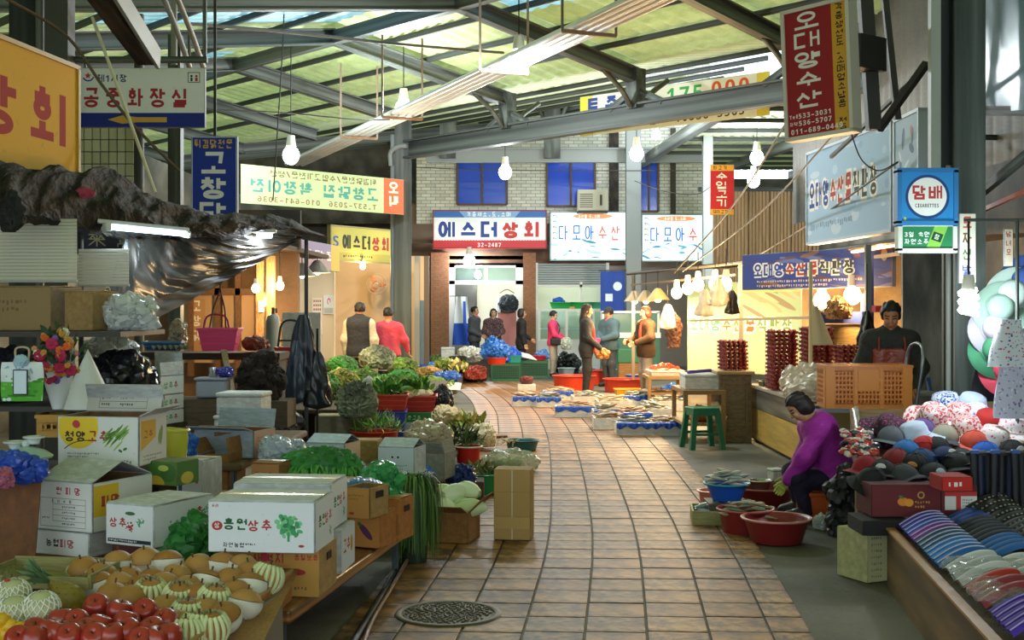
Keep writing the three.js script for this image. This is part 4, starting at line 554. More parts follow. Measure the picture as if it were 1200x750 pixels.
C('taller kraft carton behind the eggplant carton at the bench end', 449, 634, 0.285, 0.19, 0.23, 0.22, -0.3, { mat: orangeCarton, lid: 'flat', holeSide: true });
// red lettuce and pepper cartons on the left
C('maroon plastic crate tray carrying the red lettuce carton', 165, 662, 0.3, 0.36, 0.12, 0.42, -0.4, { mat: M('#5a1a20', 0.5), name: 'low_crate' });
C('white carton with red lettuce print leaning askew beside the pepper cartons', 152, 640, 0.425, 0.3, 0.2, 0.44, -0.45, { mat: whiteCard, lid: 'flat', front: pr(320, 240, '#dfe3e4', (c) => { write(c, '상추', 20, 76, 62, { color: '#b0302c', lw: 0.13 }); leafMark(c, 160, 130, 30, ['#a83a3c', '#7e2a30', '#c45a50'], 26); leafMark(c, 235, 95, 26, ['#2f8a5a', '#4ea878'], 26); blob(c, '#3f6a3c', 165, 48, 34, 11); fill(c, '#26303a', 10, 205, 296, 22); lines(c, 20, 210, 270, 1, 12, '#e8e8e8'); }), side: pr(360, 200, '#d9dee0', (c) => { write(c, '상추', 190, 40, 54, { color: '#b0302c' }); leafMark(c, 310, 60, 20, ['#2f8a5a', '#4ea878'], 18); leafMark(c, 270, 130, 22, ['#a83a3c', '#7e2a30'], 18); leafMark(c, 110, 110, 28, ['#2f7a4a', '#3f945c'], 20); }) });
C('flat white bell pepper carton at the bottom of the pepper stack', 70, 651, 0.335, 0.37, 0.12, 0.42, -0.4, { mat: whiteCard, front: pr(360, 120, '#dcdfdd', (c) => { write(c, '농협', 92, 34, 44, { color: '#3a3f3a' }); write(c, '피망', 180, 34, 48, { color: '#b0404a' }); }) });
C('white bell pepper carton with a printed table and a raised lid', 75, 622, 0.458, 0.37, 0.245, 0.44, -0.42, { mat: whiteCard, lid: 'tent', front: pr(360, 250, '#dfe0da', (c) => { write(c, '원피망', 130, 22, 42, { color: '#b0383c', gap: 0.5 }); c.strokeStyle = '#555'; c.lineWidth = 2; c.strokeRect(30, 84, 290, 150); for (let i = 1; i < 5; i++) { c.strokeRect(110, 84 + i * 30 - 30, 210, 30); } write(c, '표시사항', 100, 90, 18, { color: '#444', gap: 1.2 }); for (let i = 0; i < 4; i++) lines(c, 170, 122 + i * 30, 110, 1, 12, '#666'); lines(c, 40, 185, 60, 1, 11, '#666'); }), side: pr(360, 230, '#d4d6ce', (c) => { fill(c, '#dcb628', 0, 10, 150, 150); write(c, '피망', 40, 60, 60, { color: '#a8302c', lw: 0.15 }); leafMark(c, 230, 120, 22, ['#2f5f34', '#3f7a40'], 14); }) });
C('tall white green chilli carton with a yellow disc and its lid flap standing up', 115, 546, 0.735, 0.46, 0.262, 0.34, -0.16, { mat: whiteCard, lid: 'open', flaps: [['b', 1.25, 0.16], ['r', 2.7, 0.1]], front: pr(512, 300, '#dcdedb', (c) => {
  blob(c, '#e8c62e', 130, 70, 128, 128); fill(c, '#dcdedb', 0, 250, 512, 50); fill(c, '#e8c62e', 4, 6, 250, 64); write(c, '청양', 40, 84, 70, { color: '#3a3028', lw: 0.14 }); write(c, '고추', 188, 84, 70, { color: '#a83430', lw: 0.14 }); blob(c, '#c03a44', 116, 44, 26, 24, 0.8); for (let i = 0; i < 26; i++) blob(c, pick(['#5f8a34', '#7fa84a', '#4a7028', '#9ab85c']), 372 + rr(-60, 60), 130 + rr(-56, 56), 44, 6, 2.4 + rr(-0.3, 0.3)); blob(c, '#3f7030', 400, 208, 14, 8, 0.6); blob(c, '#3f7030', 430, 196, 14, 8, -0.5); c.strokeStyle = '#2f4a2a'; c.lineWidth = 6; c.beginPath(); c.moveTo(40, 200); c.quadraticCurveTo(100, 142, 200, 146); c.stroke(); lines(c, 60, 222, 200, 2, 13, '#777'); lines(c, 40, 268, 240, 1, 16, '#333'); write(c, '10Kg', 398, 262, 28, { color: '#444' }); }),
  side: pr(220, 240, '#cfd0cb', (c) => { c.fillStyle = '#d8a838'; c.beginPath(); c.moveTo(10, 20); c.lineTo(130, 20); c.lineTo(130, 110); c.lineTo(10, 170); c.fill(); write(c, '고추', 30, 70, 40, { color: '#a85a30' }); for (let i = 0; i < 10; i++) blob(c, '#7a9450', 170 + rr(-14, 14), 110 + rr(-30, 30), 30, 5, 1.8); lines(c, 30, 195, 150, 2, 12, '#888'); }) });
{ const b = scene.children.find((o) => o.userData.label?.startsWith('tall white green chilli')); const tb = pr(360, 120, '#c9c8c2', (c) => { c.strokeStyle = '#666'; c.lineWidth = 2; for (let i = 0; i < 3; i++) { c.strokeRect(60, 16 + i * 30, 230, 30); lines(c, 70, 24 + i * 30, 60, 1, 12, '#555'); lines(c, 160, 24 + i * 30, 90, 1, 12, '#555'); } }); part(b, 'printed_flap', pl(0.44, 0.15, [0, 0.262 + 0.078, -0.17 + 0.027 - 0.001 + 0.004], [-0.32, 0, 0]), tb); }
single('cardboard_sheet', 'plain brown cardboard sheet leaning on the pepper cartons', 'cardboard', rb(0.26, 0.42, 0.012, 0.004, [0, 0.21, 0], undefined, 1), card('#8a5c38'), on(8, 660, 0.34), [-0.12, 0.25, -0.03]);
// cartons behind
C('small carton printed with green and yellow melons beside the yellow bag', 190, 569, 0.62, 0.19, 0.13, 0.2, -0.35, { mat: card('#7c8a4c'), front: pr(220, 150, '#4f7d34', (c) => { blob(c, '#d8b83a', 60, 150, 70, 60); blob(c, '#3f6a2c', 160, 70, 60, 60); blob(c, '#b8c85a', 120, 40, 40, 20); }), side: pr(200, 150, '#48783a', (c) => { blob(c, '#c8b848', 90, 110, 60, 40); }) });
C('narrow white and blue carton next to the melon printed carton', 222, 625, 0.285, 0.17, 0.415, 0.22, -0.3, { mat: whiteCard, lid: 'flat', front: pr(150, 220, '#cdd9e2', (c) => { fill(c, '#3a5a9a', 10, 70, 22, 60); lines(c, 50, 140, 80, 3, 14, '#6a7a8a'); blob(c, '#c87a2a', 120, 60, 10, 8); }) });
C('open brown carton with torn flaps in front of the long white carton', 250, 574, 0.45, 0.2, 0.22, 0.26, -0.2, { mat: kraft2, lid: 'open', flaps: [['l', 2.2, 0.1], ['r', 1.4, 0.1], ['b', 1.2, 0.12]] });
C('wide kraft carton with its front flap up behind the torn brown carton', 246, 552, 0.5, 0.34, 0.16, 0.24, -0.15, { mat: sandCarton, lid: 'open', flaps: [['b', 1.35, 0.12]] });
C('long open white carton with a brown inside on the plank table', 262, 536, 0.625, 0.42, 0.17, 0.3, -0.28, { mat: card('#b9cbd6'), inner: card('#a86a34'), lid: 'open', flaps: [['f', 2.9, 0.12], ['b', 1.8, 0.12]], side: pr(200, 140, '#c39c84', (c) => lines(c, 30, 30, 140, 6, 12, '#a07a66')) });
{ const p = on(281, 512, 0.625); p.z -= 0.15; box3('white foam box printed with green mountains and blue letters', p, -0.12, 0.37, 0.155, 0.28, styro, { front: pr(360, 90, '#e2eaec', (c) => { blob(c, '#2f8a5a', 70, 66, 55, 16); blob(c, '#2f8a5a', 110, 56, 26, 20); write(c, '해남군수', 160, 26, 40, { color: '#2f6aa8', w: 0.7 }); }) });
  box3('plain white foam box with a clean lid on top of the printed foam box', V(p.x, 0.785, p.z), -0.1, 0.34, 0.165, 0.27, styro); }
{ const p = on(178, 498, 0.7); p.z -= 0.15; const mk = (l, h, y, o) => carton(l, V(p.x, y, p.z), -0.35, { w: 0.26, h, d: 0.3, mat: whiteCard, front: pr(160, 80, '#c8d8e0', (c) => lines(c, 60, 30, 60, 2, 12, '#8aa0ac')), side: pr(160, 80, '#dfe0dc', (c) => { write(c, '상추', 20, 24, 34, { color: '#5f9a6a' }); write(c, '추', 90, 24, 34, { color: '#b04a44' }); }), ...o });
  single('timber_stand', 'rough timber stand under the stack of blue white lettuce cartons', 'stand', bx(0.4, 0.7, 0.4), M('#5a4632', 0.85, { map: T.wood }), [p.x - 0.05, 0.35, p.z - 0.05], [0, -0.35, 0]);
  mk('bottom carton of the stack of three blue white lettuce cartons', 0.105, 0.701, {}); mk('middle carton of the stack of three blue white lettuce cartons', 0.115, 0.808, {}); mk('open topmost carton of the stack of three blue white lettuce cartons', 0.14, 0.925, { lid: 'open', inner: card('#b9cbd6'), flaps: [['b', 1.5, 0.17], ['r', 1.5, 0.1]], hole: true }); }
{ const p = on(131, 457, 0.99); p.z -= 0.16; single('timber_stand', 'tall rough timber stand under the two orange kraft cartons', 'stand', bx(0.34, 0.98, 0.34), M('#4f3d2b', 0.85, { map: T.wood }), [p.x, 0.49, p.z]); for (let i = 0; i < 2; i++) carton(i ? 'upper of two orange kraft cartons under the grey plastic sheet' : 'lower of two orange kraft cartons under the grey plastic sheet', V(p.x, 0.985 + i * 0.118, p.z), -0.4, { w: 0.21, h: 0.115, d: 0.26, mat: kraft2, lid: i ? 'flat' : undefined, front: pr(160, 80, '#b07c42', (c) => leafMark(c, 80, 40, 18, ['#7a7a34', '#8a7a3a'], 8)), side: pr(160, 80, '#c08a52', (c) => lines(c, 20, 30, 120, 1, 22, '#9a4a30')) }); }
C('small kraft carton with red Korean letters beside the scallion net bag', 311, 574, 0.5, 0.18, 0.155, 0.2, -0.25, { mat: kraft2, front: pr(200, 170, '#b3814c', (c) => { write(c, '팜배추', 20, 50, 46, { color: '#a8362c' }); blob(c, '#a8362c', 120, 134, 22, 10); }), lid: 'flat' });
C('plain brown carton carrying the small kraft carton with red letters', 318, 606, 0.28, 0.34, 0.215, 0.28, -0.1, { mat: kraft, lid: 'flat' });
C('white carton with a peaked open lid among the vegetable bags', 381, 549, 0.3, 0.34, 0.2, 0.3, -0.3, { mat: card('#c9dbe2'), lid: 'tent', hole: true, front: pr(200, 130, '#c5d8e2', (c) => lines(c, 50, 60, 100, 3, 12, '#8fb0c4')), side: pr(160, 130, '#d2b9a8', () => {}) });
C('lower white carton under the white carton with two round holes', 466, 570, 0.3, 0.27, 0.1, 0.26, -0.25, { mat: whiteCard, side: pr(160, 80, '#d8d4d0', (c) => { for (let i = 0; i < 8; i++) fill(c, pick(['#c84a3a', '#3a6aa8', '#d8a838']), rr(10, 140), rr(10, 60), 14, 20); }) });
C('white carton with two round holes in front of the grey carton', 464, 556, 0.405, 0.27, 0.19, 0.26, -0.25, { mat: card('#cfdfe6'), lid: 'tent', front: pr(200, 140, '#cbdde6', (c) => { blob(c, '#222', 80, 50, 6, 6); blob(c, '#222', 112, 50, 6, 6); lines(c, 100, 90, 60, 2, 12, '#6f98b8'); }) });
C('grey carton with one brown flap hanging out beside the white cartons', 504, 562, 0.3, 0.22, 0.19, 0.28, -0.25, { mat: card('#9a9f92'), lid: 'open', flaps: [['f', 2.3, 0.12], ['r', 1.3, 0.1]] });
C('narrow mustard carton behind the white tent topped carton', 424, 541, 0.3, 0.26, 0.17, 0.24, -0.1, { mat: card('#a98a4a'), lid: 'flat', tape: 0 });
C('tall kraft carton standing on end on the paving beside the vegetables', 600, 633, 0.012, 0.25, 0.475, 0.2, -0.14, { mat: card('#b8924e'), name: 'tall_carton', front: pr(200, 380, '#b8935a', (c) => { fill(c, '#d5c9ae', 97, 0, 7, 380); fill(c, '#a5803f', 0, 118, 200, 3); fill(c, '#a5803f', 0, 250, 200, 3); fill(c, '#c2a062', 0, 260, 200, 60); }) });
// shelf things at the far left
{
  const t = thing('steel_rack', 'dark steel rack crammed with goods at the back of the left stall', 'rack', [-3.3, 0, -8.15]); const rk = M('#3f3a34', 0.6);
  for (const y of [0.55, 0.98, 1.42]) part(t, 'rack_shelf', bx(1.75, 0.03, 0.95, [0.12, y, 0.24]), rk); for (const [x, z] of [[-0.72, -0.35], [-0.72, 0.35]]) part(t, 'upright', bx(0.04, 1.95, 0.04, [x, 0.975, z]), rk);
  carton('big tan carton with brown tape on the top rack shelf', [-3.02, 1.436, -8.02], -0.15, { w: 0.42, h: 0.27, d: 0.4, mat: card('#a98c62'), lid: 'flat', front: pr(200, 140, '#9f8258', (c) => lines(c, 30, 40, 90, 2, 16, '#7a6242')) });
  carton('tan carton with light side beside the white bag on the top rack shelf', [-2.66, 1.436, -8.0], -0.25, { w: 0.2, h: 0.24, d: 0.3, mat: card('#bf9a62'), lid: 'flat' });
  bag('crumpled white and blue plastic bag hanging over the rack edge', [-2.42, 1.436, -8.0], 0.15, 0.11, 0.14, plasticBag('#dfe4e4', 0.3), { seed: 11 });
  bag('dark clothes bundle on the middle rack shelf', [-3.2, 0.996, -7.95], 0.3, 0.16, 0.22, M('#22252c', 0.8), { name: 'clothes_bundle', cat: 'clothes', seed: 21 });
  bag('black shiny plastic sack on the middle rack shelf beside the flowers', [-2.5, 0.996, -8.1], 0.22, 0.14, 0.2, M('#1c1e22', 0.25), { seed: 31 });
}
// shopping bag with a card, flowers, bowls
{
  const p = at(26, 470, 6.5); const t = thing('shopping_bag', 'green and white printed shopping bag with a pale card hanging by the flowers', 'bag', p, 0.1), w = 0.2, h = 0.2;
  part(t, 'bag_body', tf(grid(10, 10, (u, v) => [(u - 0.5) * w * (1 + 0.08 * Math.sin(v * 3)), v * h, 0.035 * Math.sin(u * 3.14) * Math.sin(v * 2.6 + 0.4) + 0.006 * Math.sin(u * 17 + v * 9)])), pr(240, 240, '#e4ecec', (c) => { fill(c, '#5fb83a', 0, 120, 240, 120); for (let i = 0; i < 24; i++) blob(c, pick(['#7fc85a', '#4a9a34', '#dfeee8']), rr(0, 240), rr(90, 230), rr(8, 30), rr(4, 12)); for (let i = 0; i < 9; i++) blob(c, '#8fb8cc', rr(30, 200), rr(20, 90), rr(6, 22), 5, rr(0, 3)); fill(c, '#3a8a2e', 40, 200, 160, 12); }));
  part(t, 'bag_back', grid(10, 10, (u, v) => [(u - 0.5) * w, v * h, -0.035 * Math.sin(u * 3.14)]), M('#cfe0d0', 0.5)); part(t, 'card', rb(0.075, 0.13, 0.008, 0.004, [0.005, 0.1, 0.05]), M('#22262c', 0.4)); part(t, 'card_face', pl(0.062, 0.118, [0.005, 0.1, 0.0555]), M('#cfdfe8', 0.3)); part(t, 'handle', tube([[-0.03, h, 0], [-0.03, h + 0.07, 0], [0.03, h + 0.07, 0], [0.03, h, 0]], 0.006), M('#b9a98a', 0.7)); part(t, 'top_ribbon', lump(0.035, 0.03, 0.02, { seed: 5, detail: 6 }), plasticBag('#bcdcea'), [0.0, h - 0.02, 0.02]);
}
{
  const q = at(68, 462, 6.85), fl = thing('flower_bouquet', 'bouquet of yellow, white, orange and magenta flowers wrapped in dark leaves', 'flowers', q), cols = [['#c9922e', 0.018, 22], ['#e8e8c8', 0.028, 3], ['#b3204e', 0.034, 8], ['#d8622a', 0.026, 5], ['#7a5aa0', 0.02, 5], ['#cf9a5a', 0.016, 12]];
  const petals = (r) => { const l = []; for (let i = 0; i < 7; i++) l.push(sp(r * 0.5, [Math.cos(i * 0.9) * r * 0.55, 0, Math.sin(i * 0.9) * r * 0.55], [1, 0.5, 1], 6, 4)); l.push(sp(r * 0.3, [0, r * 0.2, 0], [1, 0.7, 1], 6, 4)); return mg(l); };
  for (const [c, r, n] of cols) { const g = petals(r), m = M(c, 0.7); for (let i = 0; i < n; i++) { const a = rr(0, 6.283), e = rr(0.1, 1), k = Math.sqrt(e); part(fl, 'blossom', g, m, [Math.cos(a) * k * 0.13, 0.2 + Math.sin(a) * k * 0.15, 0.1 * Math.sqrt(1 - e) + 0.02], [1.2 + rr(-0.5, 0.5), 0, rr(-0.7, 0.7)]); } }
  const lv = []; for (let i = 0; i < 60; i++) { const a = rr(0, 6.283), k = Math.sqrt(rnd()); lv.push(tf(blade(0.08, 0.03), [Math.cos(a) * k * 0.13, 0.2 + Math.sin(a) * k * 0.15, rr(-0.02, 0.08)], [rr(-1, 1), rr(0, 6), rr(-1, 1)])); } const f = part(fl, 'leaves', mg(lv), M('#2f4a2a', 0.7)); f.userData.kind = 'stuff'; part(fl, 'wrapping', cy(0.1, 0.03, 0.24, [0, 0.04, 0], undefined, 12, true), M('#e2e6e6', 0.4));
  single('paper_cone', 'white wrapping paper cone standing behind the green chilli carton', 'paper', tf(new THREE.ConeGeometry(0.16, 0.34, 14, 1, true), [0, 0.17, 0]), M('#dfe2e4', 0.6), at(103, 478, 7.3), [0, 0.4, 0]);
  bag('grey translucent plastic sheet draped over the orange kraft cartons', at(128, 424, 9), 0.2, 0.09, 0.16, plasticBag('#a9a8a2', 0.3), { name: 'plastic_sheet', cat: 'plastic', seed: 8 });
  const bt = at(30, 558, 6.4); basin('large pale green lidded pan beside the pepper cartons', bt, 0.13, 0.1, M('#b9cfc4', 0.35), { name: 'pan', cat: 'pan' }); part(scene.children.at(-1), 'pan_lid', lathe([[0, 0.05], [0.04, 0.046], [0.1, 0.025], [0.135, 0]], 28), M('#a9c4ba', 0.3), [0, 0.102, 0]); part(scene.children.at(-1), 'lid_knob', sp(0.02, [0, 0.165, 0]), M('#cfdcd4', 0.3));
  basin('small white china bowl turned down beside the pale pan', V(bt.x - 0.06, bt.y + 0.135, bt.z - 0.02), 0.06, 0.04, M('#dfe6e2', 0.2), { name: 'china_bowl', cat: 'bowl', bot: 0.5 });
  basin('second white china bowl resting on the pale pan', V(bt.x + 0.035, bt.y + 0.16, bt.z - 0.02), 0.055, 0.04, M('#dfe6e2', 0.2), { name: 'china_bowl', cat: 'bowl', bot: 0.5 });
  bag('bright blue plastic bag slumped at the left of the pepper cartons', at(14, 566, 6.1), 0.15, 0.07, 0.1, plasticBag('#2a4fc0', 0.15), { seed: 3 }); bag('pink plastic bag corner under the blue bag', at(1, 572, 5.9), 0.05, 0.045, 0.05, plasticBag('#c06a8a'), { seed: 4 });
  crate('small orange yellow slatted crate behind the green chilli carton', at(66, 510, 7.5), 0.1, { w: 0.16, h: 0.12, d: 0.2, mat: M('#c8962e', 0.5) });
  const wb = at(205, 545, 7.3); const yb = thing('yellow_bag', 'translucent yellow plastic bag standing open beside the chilli carton', 'bag', wb); part(yb, 'film', tf(rough(new THREE.CylinderGeometry(0.075, 0.055, 0.2, 24, 10, true), 0.02, 14, 2, true), [0, 0.1, 0]), plasticBag('#d8d84a', 0.35)); part(yb, 'fold', rough(to(0.075, 0.012, [0, 0.2, 0], [Math.PI / 2, 0, 0]), 0.02, 20, 2), plasticBag('#e0dc5a', 0.3));
  bag('bright blue plastic sheet hanging behind the yellow bag', at(217, 540, 7.7), 0.06, 0.1, 0.05, plasticBag('#2f6fd0', 0.15), { name: 'plastic_sheet', cat: 'plastic', seed: 14 });
  bag('green net sack of vegetables with a white label squeezed between the lettuce cartons', on(225, 654, 0.34), 0.17, 0.1, 0.14, M('#2f8a3a', 0.5, { map: T.blotch }), { name: 'net_sack', seed: 17 }); part(scene.children.at(-1), 'paper_label', pl(0.09, 0.07, [0, 0.15, 0.1], [-0.7, 0, 0.2]), M('#cfd8d4', 0.4)); scene.children.at(-1).rotation.y = 0;
}
// fruit stand
{
  const st = thing('fruit_stand', 'sloping board stand of cut cartons heaped with fruit', 'stand', [-1.6, 0, -5.0]), S = -0.122 * -1;
  const lay = (d) => 0.45 + (d - 5.55) * 0.13 - 0.055;                                   // height of the board under the fruit
  part(st, 'board', grid(1, 1, (u, v) => { const d = 4.1 + v * 1.6; return [-0.95 + u * 1.6, lay(d), -(d - 5)]; }), kraft); part(st, 'legs', mg(...[-0.9, 0.5].flatMap((x) => [bx(0.05, 0.26, 0.05, [x, 0.13, 0.7]), bx(0.05, 0.36, 0.05, [x, 0.18, -0.6])])), angleIron);
  // cardboard edge along the right side, in three lengths, each a strip of its own
  const A = [[342, 676, 5.55], [306, 706, 5.2], [270, 728, 4.95], [214, 768, 4.55]], mt = [orangeCarton, card('#c09050'), card('#b98a4a')];
  for (let i = 0; i < 3; i++) { const [x0, y0, d0] = A[i], [x1, y1, d1] = A[i + 1], p = at(x0, y0, d0), q = at(x1, y1, d1); part(st, 'carton_edge', grid(1, 1, (u, v) => { const k = p.clone().lerp(q, u); return [k.x + 1.6, k.y + 0.03 - v * 0.13, k.z + 5.0]; }), mt[i]); part(st, 'carton_rim', bar(V(p.x + 1.6, p.y + 0.03, p.z + 5), V(q.x + 1.6, q.y + 0.03, q.z + 5), 0.012, 0.012), card('#d0a868')); }
  part(st, 'grey_side_board', bar(V(0.62, 0.26, -0.35), V(0.3, 0.2, 0.75), 0.02, 0.22), M('#8a7a66', 0.7));
  const bl = on(60, 672, 0.45), wt = thing('wooden_tray', 'empty shallow yellowish wooden fruit tray behind the pineapples', 'tray', [bl.x, 0.42, bl.z], -0.12), wm = M('#b3ab6a', 0.7, { map: T.wood }); part(wt, 'tray_floor', bx(0.48, 0.01, 0.3, [0, 0.005, 0]), wm); part(wt, 'tray_wall', bx(0.48, 0.07, 0.012, [0, 0.035, -0.15]), wm); part(wt, 'tray_wall', bx(0.48, 0.05, 0.012, [0, 0.025, 0.15]), wm); part(wt, 'tray_wall', bx(0.012, 0.06, 0.3, [-0.24, 0.03, 0]), wm); part(wt, 'tray_wall', bx(0.012, 0.06, 0.3, [0.24, 0.03, 0]), wm);
  // pears in foam nets
  const pearSkin = ['#c98f45', '#bf8238', '#d29b52'].map((h) => M(h, 0.55, { map: T.grain })), foam = M('#dcd9c6', 0.8), foamG = M('#d3d9a4', 0.8), pg = rough(sp(0.054, [0, 0, 0], [1.04, 0.92, 1.04], 20, 14), 0.006, 12, 4), stem = cy(0.004, 0.003, 0.02, [0, 0.054, 0], undefined, 5);
  const cup = lathe(Array.from({ length: 9 }, (_, i) => { const a = -1.45 + i * 0.21; return [Math.cos(a) * 0.059, Math.sin(a) * 0.054]; }).concat([[0.061, 0.016], [0.057, 0.012]]), 24);
  const strips = mg(...Array.from({ length: 16 }, (_, i) => { const a = i / 16 * 6.283; return tf(new THREE.TorusGeometry(0.056, 0.008, 5, 10, 2.0), [0, 0, 0], [0, a, 0.2 - 1.3]); }));
  const pears = [[295, 505, 0], [360, 528, 0], [415, 482, 0], [510, 472, 0], [590, 480, 0], [455, 540, 0], [622, 532, 0], [695, 497, 2], [730, 552, 0], [780, 490, 0], [855, 497, 0], [535, 545, 2], [880, 562, 0], [530, 588, 1], [632, 602, 1], [462, 606, 2], [752, 612, 1], [812, 545, 0], [938, 532, 1], [825, 588, 0], [660, 664, 1], [722, 655, 0], [788, 672, 0], [398, 598, 2], [862, 622, 0], [585, 645, 2], [690, 712, 1], [742, 708, 1], [500, 568, 2], [345, 560, 0], [580, 560, 2], [660, 575, 2], [700, 600, 2], [610, 700, 2], [650, 730, 1], [880, 520, 2], [420, 560, 0]];
  for (const [x, y, k] of pears) {
    const py = 500 + y / 3, d = 5.55 - (y - 470) / 250 * 0.8, p = at(x / 3, py, d), t = thing('pear', ['large brown pear cupped in a white foam sleeve on the fruit stand', 'large brown pear in a pale green fluted foam net on the fruit stand', 'bare large brown pear tucked among the sleeved pears on the stand'][k], 'pear', p, rr(0, 6), ['pears in white foam sleeves', 'pears in pale green foam nets', 'bare pears on the fruit stand'][k]);
    t.rotation.set(rr(-0.25, 0.45), rr(0, 6.28), rr(-0.4, 0.4)); t.scale.setScalar(1.2); part(part(t, 'fruit', pg, pick(pearSkin)), 'stem', stem, M('#5a4228', 0.8)); if (k === 0) part(t, 'foam_sleeve', cup, foam); if (k === 1) part(t, 'foam_net', strips, foamG);
  }
  // red apples
  const appleMat = noiseTex(128, (u, v) => { const k = per(u, v, 8, 4), s = per(u, v * 0.15, 70, 2); const r = 0.55 + 0.25 * k; return [0.62 + 0.1 * s, 0.16 + 0.24 * Math.max(0, k + 0.1 * s), 0.12 + 0.08 * Math.max(0, k)]; }), am = new THREE.MeshPhysicalMaterial({ map: appleMat, roughness: 0.28, clearcoat: 0.4, clearcoatRoughness: 0.3 });
  const ag = lathe([[0, 0.026], [0.008, 0.032], [0.02, 0.037], [0.034, 0.033], [0.044, 0.015], [0.045, -0.003], [0.039, -0.023], [0.026, -0.037], [0.012, -0.039], [0, -0.034]], 24), as = cy(0.002, 0.003, 0.018, [0, 0.034, 0], [0.2, 0, 0], 5);
  for (const [x, y] of [[680, 515], [840, 552], [1020, 552], [430, 612], [540, 628], [700, 656], [900, 692], [1070, 682], [1165, 622], [330, 705], [490, 728], [670, 728], [890, 628], [250, 690], [130, 745], [1100, 745], [240, 745], [600, 690], [790, 720], [1190, 720], [990, 760], [420, 700]]) {
    const d = 4.85 - (y - 515) / 240 * 0.3, t = thing('apple', 'glossy red apple in the heap at the front of the fruit stand', 'apple', at(x / 6, 625 + y / 6, d), 0, 'red apples on the fruit stand'); t.rotation.set(rr(-0.6, 0.8), rr(0, 6.28), rr(-0.6, 0.6)); t.scale.setScalar(1.12); part(part(t, 'fruit', ag, am), 'stem', as, M('#4a3520', 0.8)); }
  const lem = rough(sp(0.027, [0, 0, 0], [1, 1, 1.25], 14, 10), 0.002, 40, 2); for (const [x, y] of [[20, 608], [70, 652], [140, 668], [45, 715], [5, 690], [110, 735]]) single('lemon', 'small bright yellow lemon beside the netted melons', 'lemon', lem, M('#d8a818', 0.4), at(x / 6, 625 + y / 6, 4.62), [rr(0, 3), rr(0, 3), 0], 'yellow lemons on the fruit stand');
  const net = (r) => { const l = []; for (let i = 0; i < 14; i++) for (const s of [-1, 1]) l.push(tube(Array.from({ length: 9 }, (_, k) => { const v = -1.1 + k * 0.26, a = i / 14 * 6.283 + s * k * 0.22; return [Math.cos(a) * Math.cos(v) * r, Math.sin(v) * r, Math.sin(a) * Math.cos(v) * r]; }), 0.0028, 10, 4)); return mg(l); };
  const mgeo = sp(0.068, [0, 0, 0], [1, 0.95, 1], 22, 16), ng = net(0.07); for (const [x, y, l] of [[295, 532, 'round pale melon in a white foam net beside the pineapple'], [105, 565, 'pale melon in a white foam net next to the lemons'], [95, 440, 'netted pale melon with a red sticker behind the other melons'], [10, 470, 'netted pale melon at the very edge of the fruit stand']]) { const t = thing('melon', l, 'melon', at(x / 6, 625 + y / 6, y < 480 ? 4.95 : 4.78), rr(0, 6)); t.rotation.x = 0.3; part(t, 'fruit', mgeo, M('#b9b98a', 0.6)); part(t, 'foam_net', ng, M('#e4e6d2', 0.8)); if (y === 440) part(t, 'sticker', sp(0.012, [0, 0.066, 0.02], [1, 0.3, 1], 8, 6), M('#c8323a', 0.4)); }
  const body = () => { const g = lathe(Array.from({ length: 15 }, (_, i) => { const v = i / 14; return [Math.sin(Math.PI * Math.pow(v, 0.9)) * 0.058 + 0.004, (v - 0.5) * 0.2]; }), 26), l = [g]; for (let j = 0; j < 9; j++) for (let i = 0; i < 11; i++) { const v = 0.08 + j * 0.105, a = (i + (j % 2) / 2) / 11 * 6.283, r = Math.sin(Math.PI * Math.pow(v, 0.9)) * 0.058 + 0.003; l.push(tf(new THREE.ConeGeometry(0.014, 0.01, 5), [Math.cos(a) * r, (v - 0.5) * 0.2, Math.sin(a) * r], [0, -a, -Math.PI / 2])); } return mg(l); };
  const bg = body(), crown = (() => { const l = []; for (let i = 0; i < 30; i++) l.push(tf(blade(rr(0.09, 0.17), 0.022, 0.25), [0, 0, 0], [rr(0.05, 0.75) * (i % 3) / 2, i * 2.4, 0])); return mg(l); })();
  for (const [x, y, d, rz, l] of [[500, 455, 5.1, 0.75, 'ripe green yellow pineapple lying with its spiky crown to the left'], [590, 395, 5.3, 1.15, 'darker pineapple lying behind the first one'], [150, 330, 5.25, 1.2, 'pineapple half hidden at the back left of the fruit stand']]) { const t = thing('pineapple', l, 'pineapple', at(x / 6 - 4, 625 + y / 6, d)); t.rotation.set(0.25, 0, rz); part(t, 'fruit', bg, M(d > 5.2 ? '#5c5a24' : '#8a7a2c', 0.55)); part(t, 'crown', crown, M('#5f7f52', 0.6), [0, 0.09, 0]); }
}

